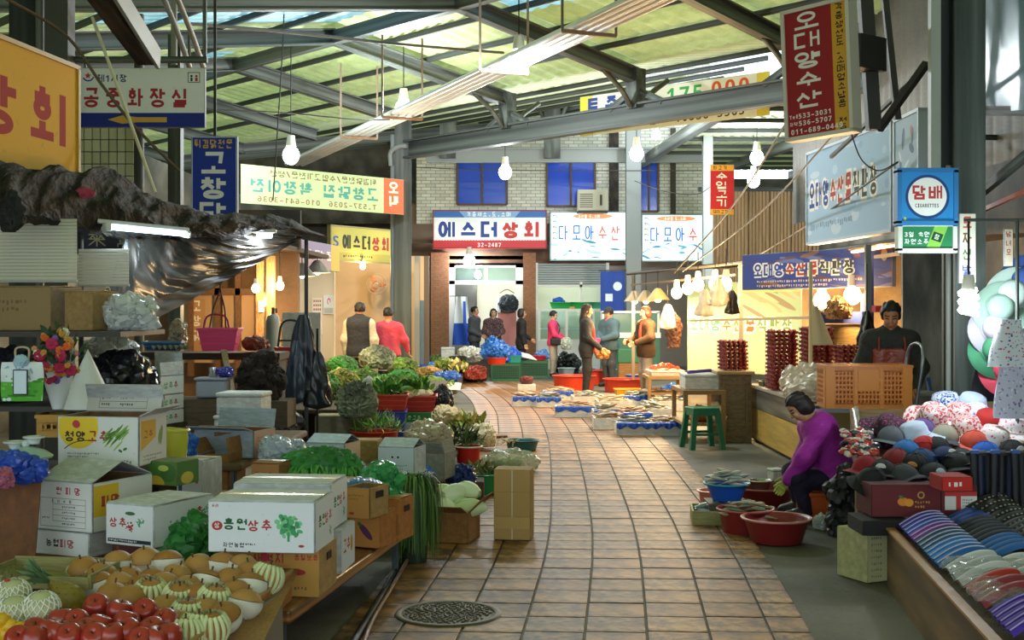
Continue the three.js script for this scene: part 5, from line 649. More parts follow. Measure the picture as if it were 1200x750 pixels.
// ---------------------------------------------------------------- left stall: tarpaulin, film, blinds
const lerpA = (arr, u) => { const k = Math.min(arr.length - 2, Math.floor(u * (arr.length - 1))), f = u * (arr.length - 1) - k; return arr[k].map ? arr[k].map((v, i) => v + (arr[k + 1][i] - v) * f) : arr[k] + (arr[k + 1] - arr[k]) * f; };
{
  const lip = [at(-60, 250, 7.2), at(25, 262, 7.8), at(110, 274, 8.6), at(180, 280, 9.2), at(250, 278, 9.9), at(320, 272, 10.7), at(378, 279, 11.4)].map((p) => p.toArray()), hh = [0.34, 0.36, 0.46, 0.28, 0.2, 0.15, 0.03], prof = [[0.05, -0.3], [0.0, -0.1], [0.1, 0.03], [0.45, 0.06], [0.8, -0.06], [1, -0.25], [0.9, -0.5], [0.75, -0.8], [0.65, -1.2]];
  const t = thing('tarpaulin', 'dirty black tarpaulin awning bunched up over the left stall', 'tarpaulin');
  part(t, 'sheet', grid(170, 46, (u, v) => { const p = lerpA(lip, u), h = lerpA(hh, u), q = lerpA(prof, v), n = fbm(u * 15, v * 4, 3, 4) * 0.14 + (0.25 - Math.abs(fbm(u * 9 + v * 3, v * 3, 8, 3))) * 0.1, k = Math.min(1, h * 4); return [p[0] + n * 0.3 * k, p[1] + q[0] * h + n * k * 0.7, p[2] + (q[1] + n * 0.7) * (0.4 + k * 0.6)]; }), M('#45423d', 0.75, { map: rep(T.tarp, 5, 2), bumpMap: rep(T.bump, 8, 3), bumpScale: 0.02 }));
  part(t, 'pink_rag', lump(0.09, 0.035, 0.03, { seed: 9, detail: 6 }), M('#a83a50', 0.7), at(95, 232, 8.42)); part(t, 'hanging_corner', lump(0.06, 0.13, 0.05, { seed: 19, detail: 8 }), M('#24241f', 0.8), at(13, 272, 7.55));
  const f = thing('plastic_film', 'cloudy plastic sheet hanging in folds below the tarpaulin with a dark hem', 'plastic'), top = [[152, 276, 9.1], [180, 279, 9.4], [210, 279, 9.7], [260, 278, 10.2], [310, 275, 10.8], [354, 277, 11.3]].map((a) => at(...a).toArray()), low = [[112, 372, 8.6], [128, 389, 8.7], [190, 368, 9.4], [255, 334, 10.1], [312, 303, 10.7], [356, 279, 11.3]].map((a) => at(...a).toArray());
  const sheet = (v0, v1, off) => grid(90, 30, (u, v) => { const p = lerpA(top, u), q = lerpA(low, u), k = v0 + (v1 - v0) * v, w = Math.sin(u * 46 - k * 6) * 0.012 + fbm(u * 12 - k * 5, k * 2, 2, 3) * 0.12; return [p[0] + (q[0] - p[0]) * k, p[1] + (q[1] - p[1]) * k - Math.sin(k * 3.14) * 0.0, p[2] + (q[2] - p[2]) * k + w * Math.sin(Math.min(1, u * 6) * 1.57) + off + 0.05]; });
  part(f, 'film_sheet', sheet(0, 0.8, 0), M('#3d3c39', 0.2, { transmission: 0.3, thickness: 0 })); part(f, 'dark_hem', sheet(0.78, 1.04, 0.01), M('#2c2b28', 0.6));
  for (const [x0, y0, x1, y1, d, lab] of [[-40, 258, 90, 328, 8.2, 'wide white slatted blind rolled half down beneath the tarpaulin'], [92, 291, 151, 333, 8.7, 'narrow white slatted blind beside the dull purple sign']]) { const r = rectAt(x0, y0, x1, y1, d), b = thing('slatted_blind', lab, 'blind', r.c); const n = Math.round(r.h / 0.022), g = rb(r.w, 0.02, 0.006, 0.002, undefined, undefined, 1); for (let i = 0; i < n; i++) part(b, 'slat', g, M(x0 < 0 ? '#d9d6be' : '#dcd9cc', 0.6), [0, -r.h / 2 + 0.012 + i * 0.022, 0], [-0.12, 0, 0]); part(b, 'bottom_rail', rb(r.w + 0.01, 0.02, 0.02, 0.006, [0, -r.h / 2 - 0.008, 0]), M('#b9b8ac', 0.5)); if (x0 > 0) part(b, 'pull_ring', to(0.018, 0.005, [-0.0 + r.w * 0.08, -r.h / 2 - 0.04, 0.01]), M('#d8c8a0', 0.5)); }
  const pole = (lab, x, d, y0, y1, r = 0.018, m = steelDark) => { const a = at(x, 0, d); return single('steel_pole', lab, 'pole', cy(r, r, y1 - y0, [0, (y1 - y0) / 2, 0], undefined, 8), m, [a.x, y0, a.z]); };
  pole('thin steel pole propping the tip of the dark tarpaulin', 359, 11.35, 0, 2.19); pole('steel pole propping the tarpaulin over the steel rack', 95, 8.75, 0, 2.1);
  // high left ironwork, pipes and wires
  const iw = thing('pipe_bundle', 'pair of pale pipes running up to the roof behind the toilet sign', 'pipes'); for (const k of [0, 16]) part(iw, 'pipe', tube([at(222 + k, 78, 12.2), at(205 + k, 30, 11.6), at(180 + k, -30, 11)], 0.028, 8), M('#a9a89c', 0.5)); part(iw, 'pipe', tube([at(204, 76, 12.2), at(204, -20, 12.2)], 0.03, 2), M('#8f8e84', 0.5));
  const ir = thing('steel_beam', 'rusty brown roof strut slanting above the white toilet sign', 'beam'); part(ir, 'strut', bar(at(172, 66, 10.4), at(104, -25, 9.2), 0.14, 0.16), M('#5f4a38', 0.7, { map: T.blotch })); part(ir, 'flange', bar(at(186, 70, 10.5), at(128, -25, 9.2), 0.03, 0.17), M('#a8a79c', 0.5));
  const cl = thing('steel_column', 'dark paired column rising behind the yellow shop sign', 'column', [at(40, 0, 11).x, 0, -11]); part(cl, 'shaft', bx(0.26, 4.6, 0.2, [-0.05, 2.3, 0]), steelDark); part(cl, 'shaft', bx(0.2, 4.6, 0.18, [0.26, 2.3, 0.1]), M('#4a4a44', 0.6)); part(cl, 'conduit', cy(0.03, 0.03, 4.4, [0.12, 2.3, 0.2]), M('#6a6a62', 0.5));
  const cl2 = thing('steel_column', 'grey steel column behind the dark blue vertical sign', 'column', [at(206, 0, 14).x, 0, -14]); part(cl2, 'shaft', bx(0.14, 4.6, 0.14, [0, 2.3, 0]), steel); const cl3 = thing('steel_column', 'grey pipe column beside the pale tiled wall', 'column', [at(163, 0, 13).x, 0, -13]); part(cl3, 'shaft', cy(0.05, 0.05, 4.6, [0, 2.3, 0]), steel);
  single('bamboo_pole', 'thin white pole leaning across the toilet sign down to the tarpaulin', 'pole', tube([at(108, 20, 9.6), at(148, 130, 9.5), at(182, 226, 9.4)], 0.013, 4), M('#d5cfae', 0.6));
  const wire = (lab, pts, r = 0.006, m = M('#3a342e', 0.6)) => single('wire', lab, 'wire', tube(pts, r, 40, 5), m);
  wire('rope sagging across the toilet sign from the upper left beams', [at(0, -6, 9), at(80, 44, 9.6), at(120, 100, 9.7), at(160, 150, 9.8), at(210, 200, 10)], 0.013, M('#6f5e48', 0.8));
  wire('long thin rod hanging from the roof past the mirrored banner', [at(333, 12, 18), at(331, 60, 18), at(320, 235, 18)], 0.01); wire('black cable running across the white tiled facade under the beam', [at(488, 196, 30), at(560, 199, 30.4), at(700, 200, 30.6), at(834, 200, 29)], 0.012);
  wire('slack cable from the slim column to the meat sign', [at(744, 212, 29), at(770, 222, 28), at(812, 228, 26), at(842, 212, 23)], 0.01); wire('cable slanting up from the fish stall canopy', [at(790, 320, 19), at(860, 240, 16), at(930, 130, 12)], 0.012, M('#5d5a55', 0.6)); wire('second cable slanting up from the fish stall canopy', [at(800, 318, 19), at(890, 250, 15), at(1000, 132, 10.5)], 0.01, M('#6d6a64', 0.6)); wire('cable running from the shutter to the rooftop sign', [at(868, 312, 18), at(940, 268, 15), at(1052, 190, 11)], 0.01, M('#4f4c48', 0.6)); wire('thin black wire looping under the red vertical sign', [at(995, 150, 10), at(1012, 190, 10.6), at(1030, 200, 10.8), at(1052, 190, 11)], 0.006);
  wire('water pipe hung across the roof to the left of the conduit tray', [at(222, 28, 15), at(320, 36, 16), at(470, 52, 17.5), at(590, 62, 19)], 0.022, M('#5c5a52', 0.6)); wire('drop pipe from the hung water pipe beside the pale pipes', [at(222, 28, 15), at(222, 66, 15)], 0.022, M('#5c5a52', 0.6));
  wire('thin cable crossing the roof toward the first hanging bulb', [at(240, 128, 17), at(330, 132, 18), at(420, 140, 19), at(472, 140, 20)], 0.01);
}
// ---------------------------------------------------------------- left shop behind the stall
{
  const wood = M('#8a5e38', 0.6, { map: T.wood }), d = 17.6;
  slab('wall_left_shop', 150, 262, 350, 470, d + 0.35, 0.1, M('#9a7450', 0.7, { map: T.blotch })); slab('wall_left_shop_upper', 150, 246, 352, 292, d, 0.1, M('#4f4a42', 0.8, { map: T.blotch }));
  const dr = new THREE.Group(); dr.name = 'door_3'; dr.userData.kind = 'structure'; scene.add(dr); const glassy = M('#c9a070', 0.25, { clearcoat: 0.5 });
  for (const [x0, x1] of [[205, 224], [228, 252], [262, 280], [282, 300]]) { const r = rectAt(x0, 345, x1, 425, d); part(dr, 'door_panel', bx(r.w, r.h, 0.03, [r.c.x, r.c.y, -d + 0.04]), glassy); }
  for (const x of [203, 226, 257, 281, 303]) { const r = rectAt(x - 3, 300, x + 3, 440, d); part(dr, 'door_post', bx(r.w, r.h, 0.08, [r.c.x, r.c.y, -d + 0.1]), wood); }
  { const r = rectAt(200, 338, 306, 346, d); part(dr, 'door_head', bx(r.w, r.h, 0.08, [r.c.x, r.c.y, -d + 0.1]), wood); const tx = rectAt(222, 350, 242, 412, d); part(dr, 'printed_glass', pl(tx.w, tx.h, [tx.c.x, tx.c.y, -d + 0.08]), pr(100, 310, '#b98a5c', (c) => write(c, '고창닭', 18, 10, 66, { color: '#efe6d4', down: true, gap: 0.3, lw: 0.14 }))); }
  for (const [x, lab] of [[306, 'broad tan timber post of the left shop with a bulb beside it'], [318, 'slim tan timber post next to the broad one']]) { const r = rectAt(x - 5, 315, x + 4, 430, 17); single('timber_post', lab, 'post', bx(r.w, EYE + (CY - 300) / F * 17, 0.12), M('#b58a5a', 0.7, { map: T.wood }), [r.c.x, (EYE + (CY - 300) / F * 17) / 2, -17]); }
  { const p = at(320, 405, 15.6), t = thing('gas_cylinder', 'tall grey gas cylinder with a valve beside the shop posts', 'cylinder', [p.x, 0.45, p.z]), m = M('#7f8786', 0.45); part(t, 'tank', lathe([[0, 0], [0.085, 0], [0.09, 0.02], [0.09, 0.95], [0.07, 1.03], [0.03, 1.06], [0, 1.06]]), m); part(t, 'valve', mg(cy(0.02, 0.02, 0.08, [0, 1.1, 0]), cy(0.03, 0.03, 0.02, [0.04, 1.1, 0], [0, 0, 1.57])), M('#3a3a38', 0.5)); single('wooden_platform', 'dark wooden platform under the gas cylinder and poster boards', 'platform', bx(1.9, 0.44, 1.2), M('#4a3a2c', 0.8, { map: T.wood }), [p.x + 0.35, 0.22, p.z - 0.35]); }
  const board = (lab, x0, y0, x1, y1, dd, mat) => { const r = rectAt(x0, y0, x1, y1, dd); return single('board', lab, 'board', rb(r.w, r.h, 0.03, 0.004, undefined, undefined, 1), mat, r.c); };
  board('white paper covered board behind the hand truck', 331, 366, 376, 469, 15.4, M('#d8d6d4', 0.7, { map: T.grain })); board('small white notice on the broad tan post', 303, 352, 309, 366, 16.92, M('#e0d8cc', 0.7)); 
  slab('wall_left_inner', 345, 300, 500, 440, 27.5, 0.1, M('#c9ab88', 0.75)); slab('wall_left_inner_upper', 330, 296, 392, 420, 22.5, 0.1, M('#cfc0a8', 0.7));
  const a = rectAt(366, 349, 378, 392, 22.47); single('calendar', 'paper sheet with a grid of small red blocks on the shop wall', 'poster', bx(a.w, a.h, 0.02), pr(80, 200, '#e0cfc0', (c) => { for (let i = 0; i < 4; i++) for (let j = 0; j < 8; j++) fill(c, '#6a4a44', 10 + i * 16, 12 + j * 23, 9, 11); }), a.c); const b = rectAt(379, 346, 391, 368, 22.47); single('poster', 'pale poster with a bright pink swirl on the shop wall', 'poster', bx(b.w, b.h, 0.02), pr(160, 150, '#d3dadb', (c) => { c.strokeStyle = '#d83a8a'; c.lineWidth = 12; c.beginPath(); c.arc(86, 50, 22, 2, 6.6); c.stroke(); fill(c, '#aab0b0', 10, 100, 140, 44); }), b.c);
  C('upright open brown carton with a plain face beside the vest man', 389, 405, 0.62, 0.4, 0.36, 0.3, -0.05, { mat: card('#9a602c'), lid: 'open' }); single('wooden_platform', 'rough wooden platform under the upright brown carton', 'platform', bx(1.0, 0.6, 0.8), M('#6a5236', 0.8, { map: T.wood }), [on(389, 405, 0.62).x, 0.3, on(389, 405, 0.62).z - 0.2]);
  leafHeap('bunches of pale bean sprouts and greens lying before the upright brown carton', V(on(389, 405, 0.62).x + 0.1, 0.61, on(389, 405, 0.62).z + 0.12), 90, dome(0.3, 0.14, 0.12), ['#7d8a3a', '#c8b890', '#5f7a30', '#a89a6a']);
  // fan and doorway of the corner shop
  const fp = at(441, 333, 26.5), fan = thing('wall_fan', 'round wall fan with bronze blades in the corner shop', 'fan', fp); part(fan, 'cage', mg(to(0.21, 0.012), to(0.14, 0.006, [0, 0, 0.05]), to(0.07, 0.006, [0, 0, 0.07]), ...Array.from({ length: 12 }, (_, i) => tf(bx(0.42, 0.005, 0.005), [0, 0, 0.04], [0, 0, i * 0.26]))), M('#8a7a68', 0.4)); for (let i = 0; i < 3; i++) part(fan, 'blade', tf(sp(0.1, [0.1, 0, 0], [1, 0.6, 0.08], 10, 6), [0, 0, 0], [0.3, 0, i * 2.09]), M('#a5683c', 0.4)); part(fan, 'hub', sp(0.04), M('#5a4a3a', 0.4)); part(fan, 'bracket', bx(0.05, 0.05, 0.9, [0, 0, -0.45]), steelDark);
  for (const [x0, x1, c, n] of [[457, 463, '#7d7668', 1], [486, 492, '#8c887a', 2], [497, 503, '#5b4a3c', 3]]) { const r = rectAt(x0, 300, x1, 425, 27); struct('trim_' + (4 + n), bx(r.w, EYE + (CY - 300) / F * 27, 0.15), M(c, 0.6), [r.c.x, (EYE + (CY - 300) / F * 27) / 2, -27]); }
  const pn = rectAt(487, 352, 499, 447, 27.2); single('glass_door', 'pale blue glazed door leaf beside the brick pillar', 'door', bx(pn.w, pn.h, 0.04), M('#b9d2dc', 0.2), pn.c); const fl = rectAt(459, 352, 467, 385, 26.2); const fg = thing('banner_flag', 'narrow blue vertical flag banner with white letters in the corner shop', 'banner', V(fl.c.x, 0, fl.c.z)); part(fg, 'cloth', tf(grid(6, 12, (u, v) => [(u - 0.5) * fl.w, v * 0.9, Math.sin(u * 6 + v * 3) * 0.02])), pr(60, 240, '#24469c', (c) => write(c, '채소', 14, 14, 34, { color: '#e8eae8', down: true })), [0, 1.05, 0]); part(fg, 'staff', cy(0.012, 0.012, 2.05, [-fl.w / 2, 1.02, 0]), steelDark);
}
// ---------------------------------------------------------------- middle left: hanging things, sacks, crates, vegetables
{
  table('raised plank table heaped with cabbage sacks', V(-1.15, 0, -13.4), V(-0.95, 0, -18.8), 1.9, 0.5, 0.05, M('#5f4c36', 0.8, { map: T.wood }), angleIron, { name: 'plank_table', cat: 'table' });
  const p = at(258, 411, 11); const t = tray('bright pink plastic basket hanging on straps below the tarpaulin', p, 0.05, { w: 0.27, h: 0.19, d: 0.2, flare: 0.035, mat: M('#f04a82', 0.35), name: 'plastic_basket', cat: 'basket', ribs: 2 }); for (const s of [-1, 1]) part(t, 'strap', tube([[s * 0.07, 0.19, 0.12], [s * 0.05, 0.36, 0.06], [0, 0.55, 0], [0, 1.05, -0.05]], 0.007, 14), M('#4a1a2a', 0.6)); part(t, 'handle', tube([[-0.12, 0.19, 0.12], [-0.09, 0.3, 0.1], [0.06, 0.3, 0.1], [0.1, 0.19, 0.12]], 0.009, 14), M('#b02a54', 0.4));
  single('wooden_stick', 'flat pale wooden stick leaning below the pink basket', 'stick', bar(at(262, 410, 10.5), on(281, 500, 0.63), 0.05, 0.012), M('#c8b28a', 0.7, { map: T.wood }));
  { const q = at(356, 480, 10.9), b = thing('bin_bags', 'black plastic bin bags gathered and hung on the steel stand', 'bag', [q.x, q.y, q.z]), bm = M('#22252b', 0.28); part(b, 'bag', hung(0.72, 0.12, 1), bm, [0.0, 0.1, 0]); part(b, 'bag', hung(0.5, 0.11, 2), bm, [0.12, 0.0, 0.02]); part(b, 'bag', hung(0.55, 0.08, 3), M('#2f3a48', 0.28), [-0.05, 0.05, 0.06]); const s = at(372, 0, 11); single('stand', 'thin black stand holding the bin bags', 'stand', mg(cy(0.012, 0.012, 1.4, [0, 0.7, 0], undefined, 6), cy(0.16, 0.17, 0.02, [0, 0.01, 0])), black, [s.x, 0, s.z]); }
  { const q = at(306, 468, 10.3); single('wicker_stool', 'worn timber block carrying the heap of dark cloth', 'stand', bx(0.5, q.y - 0.62, 0.4), M('#5d4b38', 0.8, { map: T.wood }), [q.x, 0.62 + (q.y - 0.62) / 2, q.z]); bag('heap of dark brown furry cloth behind the foam boxes', q, 0.17, 0.2, 0.15, M('#241c18', 0.95), { name: 'cloth_heap', cat: 'cloth', seed: 61, fine: 0.2 }); bag('large dark grey plastic sack standing behind the foam boxes', on(330, 530, 0.3), 0.15, 0.22, 0.14, M('#4a4844', 0.4), { seed: 62 }); }
  { const q = at(250, 466, 9.9); single('plastic_tub', 'grey plastic tub with a lid under the pink basket', 'tub', mg(rb(0.24, 0.14, 0.18, 0.02, [0, 0.07, 0]), rb(0.26, 0.02, 0.2, 0.008, [0, 0.15, 0])), M('#8a8f9a', 0.5), q); const c = thing('metal_can', 'shiny tin can on the grey tub lid', 'can', V(q.x + 0.0, q.y + 0.162, q.z)); part(c, 'can', lathe([[0, 0], [0.035, 0], [0.035, 0.075], [0.03, 0.075], [0.03, 0.005], [0, 0.005]]), chrome); bag('blue and green plastic scrap beside the tin can', V(q.x + 0.1, q.y + 0.162, q.z), 0.06, 0.04, 0.05, plasticBag('#3a3f9a', 0.1), { seed: 5 });
    single('wooden_crate', 'old weathered crate under the grey tub', 'crate', bx(0.5, q.y - 0.63, 0.4), M('#6a5840', 0.85, { map: T.wood }), [q.x - 0.05, 0.625 + (q.y - 0.63) / 2, q.z - 0.05]); }
  { const q = at(192, 410, 11.5); tray('small blue plastic basket on the dark ledge behind the kraft cartons', q, 0.1, { w: 0.26, h: 0.07, d: 0.2, mat: M('#2f6a9a', 0.4), name: 'plastic_basket', cat: 'basket', ribs: 1 }); single('ledge', 'dark cluttered timber ledge in front of the left shop doors', 'shelf', mg(bx(1.5, 0.06, 0.5, [0, -0.04, 0]), bx(0.06, q.y - 0.06, 0.4, [-0.7, -q.y / 2 - 0.04, 0]), bx(0.06, q.y - 0.06, 0.4, [0.7, -q.y / 2 - 0.04, 0])), M('#3f352a', 0.8, { map: T.wood }), [q.x + 0.35, q.y - 0.01, q.z]); bag('pale translucent bag standing by the small blue basket', V(q.x + 0.1, q.y, q.z - 0.12), 0.1, 0.14, 0.07, plasticBag('#b9a890', 0.3), { seed: 7 }); single('egg_carton', 'upturned grey pulp egg carton on the dark ledge', 'egg carton', tf(grid(24, 12, (u, v) => [(u - 0.5) * 0.3, 0.03 + 0.025 * Math.cos(u * 37) * Math.cos(v * 25), (v - 0.5) * 0.16])), M('#8a8c88', 0.9), [q.x + 0.1, q.y + 0.0, q.z + 0.16]); box3('small sky blue box on the shop ledge', V(q.x + 0.8, q.y, q.z - 0.1), 0, 0.14, 0.12, 0.1, M('#2f8ac0', 0.5), { name: 'small_box' }); bag('red and green bundles of peppers on the shop ledge', V(q.x + 0.85, q.y, q.z + 0.08), 0.16, 0.06, 0.1, M('#7a3024', 0.6), { name: 'vegetable_bundle', cat: 'vegetables', seed: 9 }); }
  { // hand truck with a red basket
    const q = on(338, 470, 0.5), t = thing('hand_truck', 'black tubular hand truck leaning by the white board', 'hand truck', [q.x, 0.5, q.z]); part(t, 'frame', mg(tube([[-0.13, 0, 0], [-0.13, 0.7, -0.1], [-0.08, 0.92, -0.14], [0.08, 0.92, -0.14], [0.13, 0.7, -0.1], [0.13, 0, 0]], 0.014, 40), bar(V(-0.13, 0.45, -0.06), V(0.13, 0.45, -0.06), 0.02, 0.02), bar(V(-0.13, 0.7, -0.1), V(0.13, 0.7, -0.1), 0.02, 0.02)), black); part(t, 'toe_plate', bx(0.3, 0.012, 0.2, [0, 0.01, 0.1]), black); for (const s of [-1, 1]) part(t, 'wheel', cy(0.07, 0.07, 0.035, [s * 0.16, 0.07, -0.06], [0, 0, 1.57]), black);
    crate('small red lattice basket standing on the hand truck', [q.x - 0.02, 0.86, q.z - 0.02 + 0.11], 0, { w: 0.2, h: 0.26, d: 0.16, mat: M('#a82a34', 0.5), name: 'lattice_basket' }); carton('plain tan carton under the red lattice basket', [q.x - 0.02, 0.512, q.z + 0.1], 0, { w: 0.24, h: 0.345, d: 0.18, mat: kraft }); }
  // vegetable sacks
  const gm = (h) => M(h, 0.75, { map: T.blotch, bumpMap: T.bump, bumpScale: 0.02 });
  const S = [[372, 470, 0.5, 0.2, 0.16, 0.2, '#4f8a34', 'bright green cabbage sack in front of the black bin bags'], [343, 452, 0.5, 0.26, 0.11, 0.2, '#2c7a3c', 'flat dark green sack behind the bin bags'], [398, 458, 0.5, 0.2, 0.13, 0.2, '#8f9a3a', 'yellow green cabbage bundle between green sacks'], [425, 455, 0.5, 0.2, 0.12, 0.2, '#5f8a3a', 'green cabbage sack below the clear bag'], [440, 432, 0.75, 0.22, 0.15, 0.2, '#b4bd9c', 'clear bag of pale cabbages before the pink jacket woman'], [470, 440, 0.6, 0.2, 0.12, 0.2, '#7da044', 'light green cabbage sack right of the clear bag'], [470, 456, 0.5, 0.24, 0.12, 0.2, '#3f8a3c', 'green net sack at the edge of the raised table'], [448, 462, 0.5, 0.16, 0.1, 0.2, '#5a9a44', 'small green net sack on the front of the raised table'], [398, 440, 0.62, 0.24, 0.13, 0.2, '#4a9a44', 'green sack beneath the vest man']];
  for (const [x, y, Y, a, b, c, h, l] of S) { const q = on(x, y, Y); q.z -= c; const t = thing('cabbage_sack', l, 'sack', q, rr(0, 6)); part(t, 'sack', lump(a, b, c, { freq: 3.4, seed: x * 0.37, amp: 0.25 }), gm(h)); const lf = []; for (let i = 0; i < 26; i++) { const w = dome(a * 0.85, b * 1.8, c * 0.85)(); lf.push(tf(blade(0.13, 0.09, 0.5), w.p, [rr(-1.3, 1.3), rr(0, 6), rr(-1.3, 1.3)])); } const f = part(t, 'outer_leaves', mg(lf), M('#' + new THREE.Color(h).offsetHSL(0.01, 0.05, 0.09).getHexString(), 0.7)); f.userData.kind = 'stuff'; }
  { const q = on(418, 489, 0.56), t = thing('net_bag', 'round knotted clear net bag of pale greens on a tan carton', 'bag', q); part(t, 'contents', lump(0.165, 0.165, 0.15, { seed: 71, amp: 0.08 }), gm('#8f9a7a')); const l = []; for (let i = 0; i < 12; i++) l.push(tf(to(0.17, 0.0025, [0, 0, 0], [0, 0, 0], 26), [0, 0.145, 0], [0, i * 0.262, 0.2], [1, 0.94, 1])); part(t, 'net', mg(l), M('#d5dac8', 0.6)); part(t, 'knot', tf(lump(0.03, 0.06, 0.03, { seed: 4, detail: 5 }), [0.06, 0.29, 0], [0, 0, -0.7]), M('#cfd2c4', 0.6)); C('tan carton with a dark tray under the round net bag', 400, 520, 0.3, 0.5, 0.255, 0.34, 0, { mat: card('#8f8a6a'), lid: 'flat' }); }
  const q0 = on(448, 512, 0.3); tray('deep blue plastic crate under the red vegetable crate', [q0.x, 0.302, q0.z - 0.2], 0.04, { w: 0.4, h: 0.24, d: 0.36, mat: M('#1f3a9a', 0.4), flare: 0.02, name: 'plastic_crate', cat: 'crate', ribs: 2 }); tray('red plastic crate of greens stacked on the deep blue crate', [q0.x, 0.56, q0.z - 0.2], 0.04, { w: 0.42, h: 0.15, d: 0.36, mat: M('#b8331f', 0.4), flare: 0.03, name: 'plastic_crate', cat: 'crate', ribs: 2 });
  leafHeap('loose bright greens filling the red crate on the blue one', [q0.x, 0.68, q0.z - 0.2], 120, dome(0.2, 0.12, 0.17), ['#6f9a3a', '#4f8a34', '#8fb04a', '#3f7a30'], { leaf: blade(0.14, 0.06) });
  const q1 = on(490, 506, 0.3); C('green and white printed carton under the second red crate', 490, 506, 0.3, 0.28, 0.2, 0.3, 0.05, { mat: card('#cdd8d4'), front: pr(200, 150, '#d3dde0', (c) => { fill(c, '#2f8a3a', 0, 0, 200, 76); write(c, '풋고추', 20, 22, 34, { color: '#e4efe0' }); blob(c, '#c83a34', 150, 50, 16, 16); c.fillStyle = '#2f6ac0'; c.beginPath(); c.moveTo(100, 150); c.lineTo(200, 80); c.lineTo(200, 150); c.fill(); }) });
  tray('red plastic crate lined with cream paper on the green printed carton', [q1.x - 0.02, 0.51, q1.z - 0.18], 0.05, { w: 0.34, h: 0.15, d: 0.34, mat: M('#b8331f', 0.4), flare: 0.03, name: 'plastic_crate', cat: 'crate', ribs: 2 }); bag('cream wrapping paper spilling out of the second red crate', [q1.x - 0.04, 0.64, q1.z - 0.16], 0.2, 0.045, 0.16, M('#d9c8a4', 0.8), { name: 'wrapping_paper', cat: 'paper', seed: 77 }); leafHeap('green leaves piled on the cream paper in the second red crate', [q1.x - 0.1, 0.7, q1.z - 0.2], 90, dome(0.22, 0.1, 0.15), ['#6f9a3a', '#4f8a34', '#8fb04a'], { leaf: blade(0.13, 0.06) });
  const rb0 = on(437, 524, 0.3); basin('orange red basin of green onions on the low plank table', [rb0.x, 0.302, rb0.z - 0.22], 0.245, 0.13, M('#c8361e', 0.35), { lip: 0.03 }); leafHeap('chopped green onions heaped in the orange red basin', [rb0.x + 0.03, 0.4, rb0.z - 0.2], 160, dome(0.21, 0.13, 0.2), ['#7fb04a', '#5f9a3a', '#a8c87a', '#4a8a30'], { leaf: blade(0.16, 0.014, 0.2) });
  bag('black net sack of onions behind the orange red basin', on(437, 510, 0.32).add(V(0, 0, -0.5)), 0.2, 0.14, 0.16, M('#2c241c', 0.6, { map: T.blotch }), { name: 'net_sack', seed: 81, fine: 0.15 });
  C('low mustard carton carrying nothing in front of the orange red basin', 446, 541, 0.3, 0.3, 0.11, 0.2, 0, { mat: card('#b3924a'), lid: 'flat', tape: 0 });
  // scallion net bag and green bags over the cartons
  { const q = on(368, 574, 0.5); q.z -= 0.12; C('brown carton bearing the large green net bag of scallions', 368, 600, 0.285, 0.36, 0.212, 0.3, 0, { mat: kraft2 }); const t = thing('scallion_net', 'long bright green net bag packed with scallions lying on the cartons', 'bag', [q.x, 0.5, q.z - 0.12], 0.05); part(t, 'net', lump(0.25, 0.11, 0.13, { seed: 91, amp: 0.1 }), M('#2f8a34', 0.5, { map: T.blotch })); const l = []; for (let i = 0; i < 200; i++) { const a = rr(-1.0, 1.0), b = rr(-0.6, 1.5); l.push(tf(blade(rr(0.08, 0.14), 0.011, 0.5), [a * 0.2, 0.08 + Math.cos(b) * 0.095 * Math.sqrt(1 - a * a * 0.8), Math.sin(b) * 0.115 * Math.sqrt(1 - a * a * 0.8) + 0.0], [2.4 - b * 0.4, rr(-0.4, 0.4), rr(-0.5, 0.5)])); } const f = part(t, 'scallions', mg(l), M('#55a046', 0.55)); f.scale.set(1.12, 1.18, 1.16); f.userData.kind = 'stuff'; }
  bag('green plastic bag bulging over the small kraft cartons', at(448, 590, 7.2), 0.1, 0.11, 0.1, plasticBag('#3fa05a', 0.25), { seed: 95 }); bag('blue film wrapped over the open kraft carton', at(424, 577, 6.85), 0.13, 0.035, 0.1, plasticBag('#5f8ac8', 0.3), { name: 'plastic_sheet', cat: 'plastic', seed: 96 }); bag('crumpled white and red printed plastic bags between the cartons', at(330, 541, 8.0), 0.16, 0.07, 0.12, plasticBag('#b9c4da', 0.2), { seed: 97 });
  { // drooping bunch at the bench end
    const q = on(484, 662, 0.0), l = []; for (let i = 0; i < 900; i++) { const a = rr(0, 6.283), R1 = 0.03 + 0.16 * Math.sqrt(rnd()), w = rr(0.008, 0.016), fl = rr(-0.25, 0.35), dn = rr(0.35, 0.62), y0 = rr(0.4, 0.5); const cc = new THREE.Color(pick(['#55792f', '#3f6224', '#6a8a3c', '#2f4f1e'])); l.push(paint(grid(1, 6, (u, v) => { const r = R1 * (0.85 * Math.sin(Math.min(1, v * 1.7) * 1.57) + fl * v), y = Math.max(0.01, y0 + 0.09 * Math.sin(v * 3) - Math.pow(Math.max(0, v - 0.25), 1.4) * dn), k = (u - 0.5) * w * (1.2 - v); return [Math.cos(a) * r - Math.sin(a) * k, y, Math.sin(a) * r + Math.cos(a) * k]; }), () => cc)); } if (0) for (let i = 0; i < 620; i++) { const a = rr(0, 6.283), h = rr(0.14, 0.56), r = 0.03 + 0.15 * Math.sqrt(rnd()) * Math.min(1, (0.62 - h) * 2.2 + 0.2); l.push(tf(blade(rr(0.14, 0.26), 0.014, 1.0), [Math.cos(a) * r * 1.05, h, Math.sin(a) * r], [2.5 + rr(-0.25, 0.25), -a + 1.57, rr(-0.15, 0.15)])); }
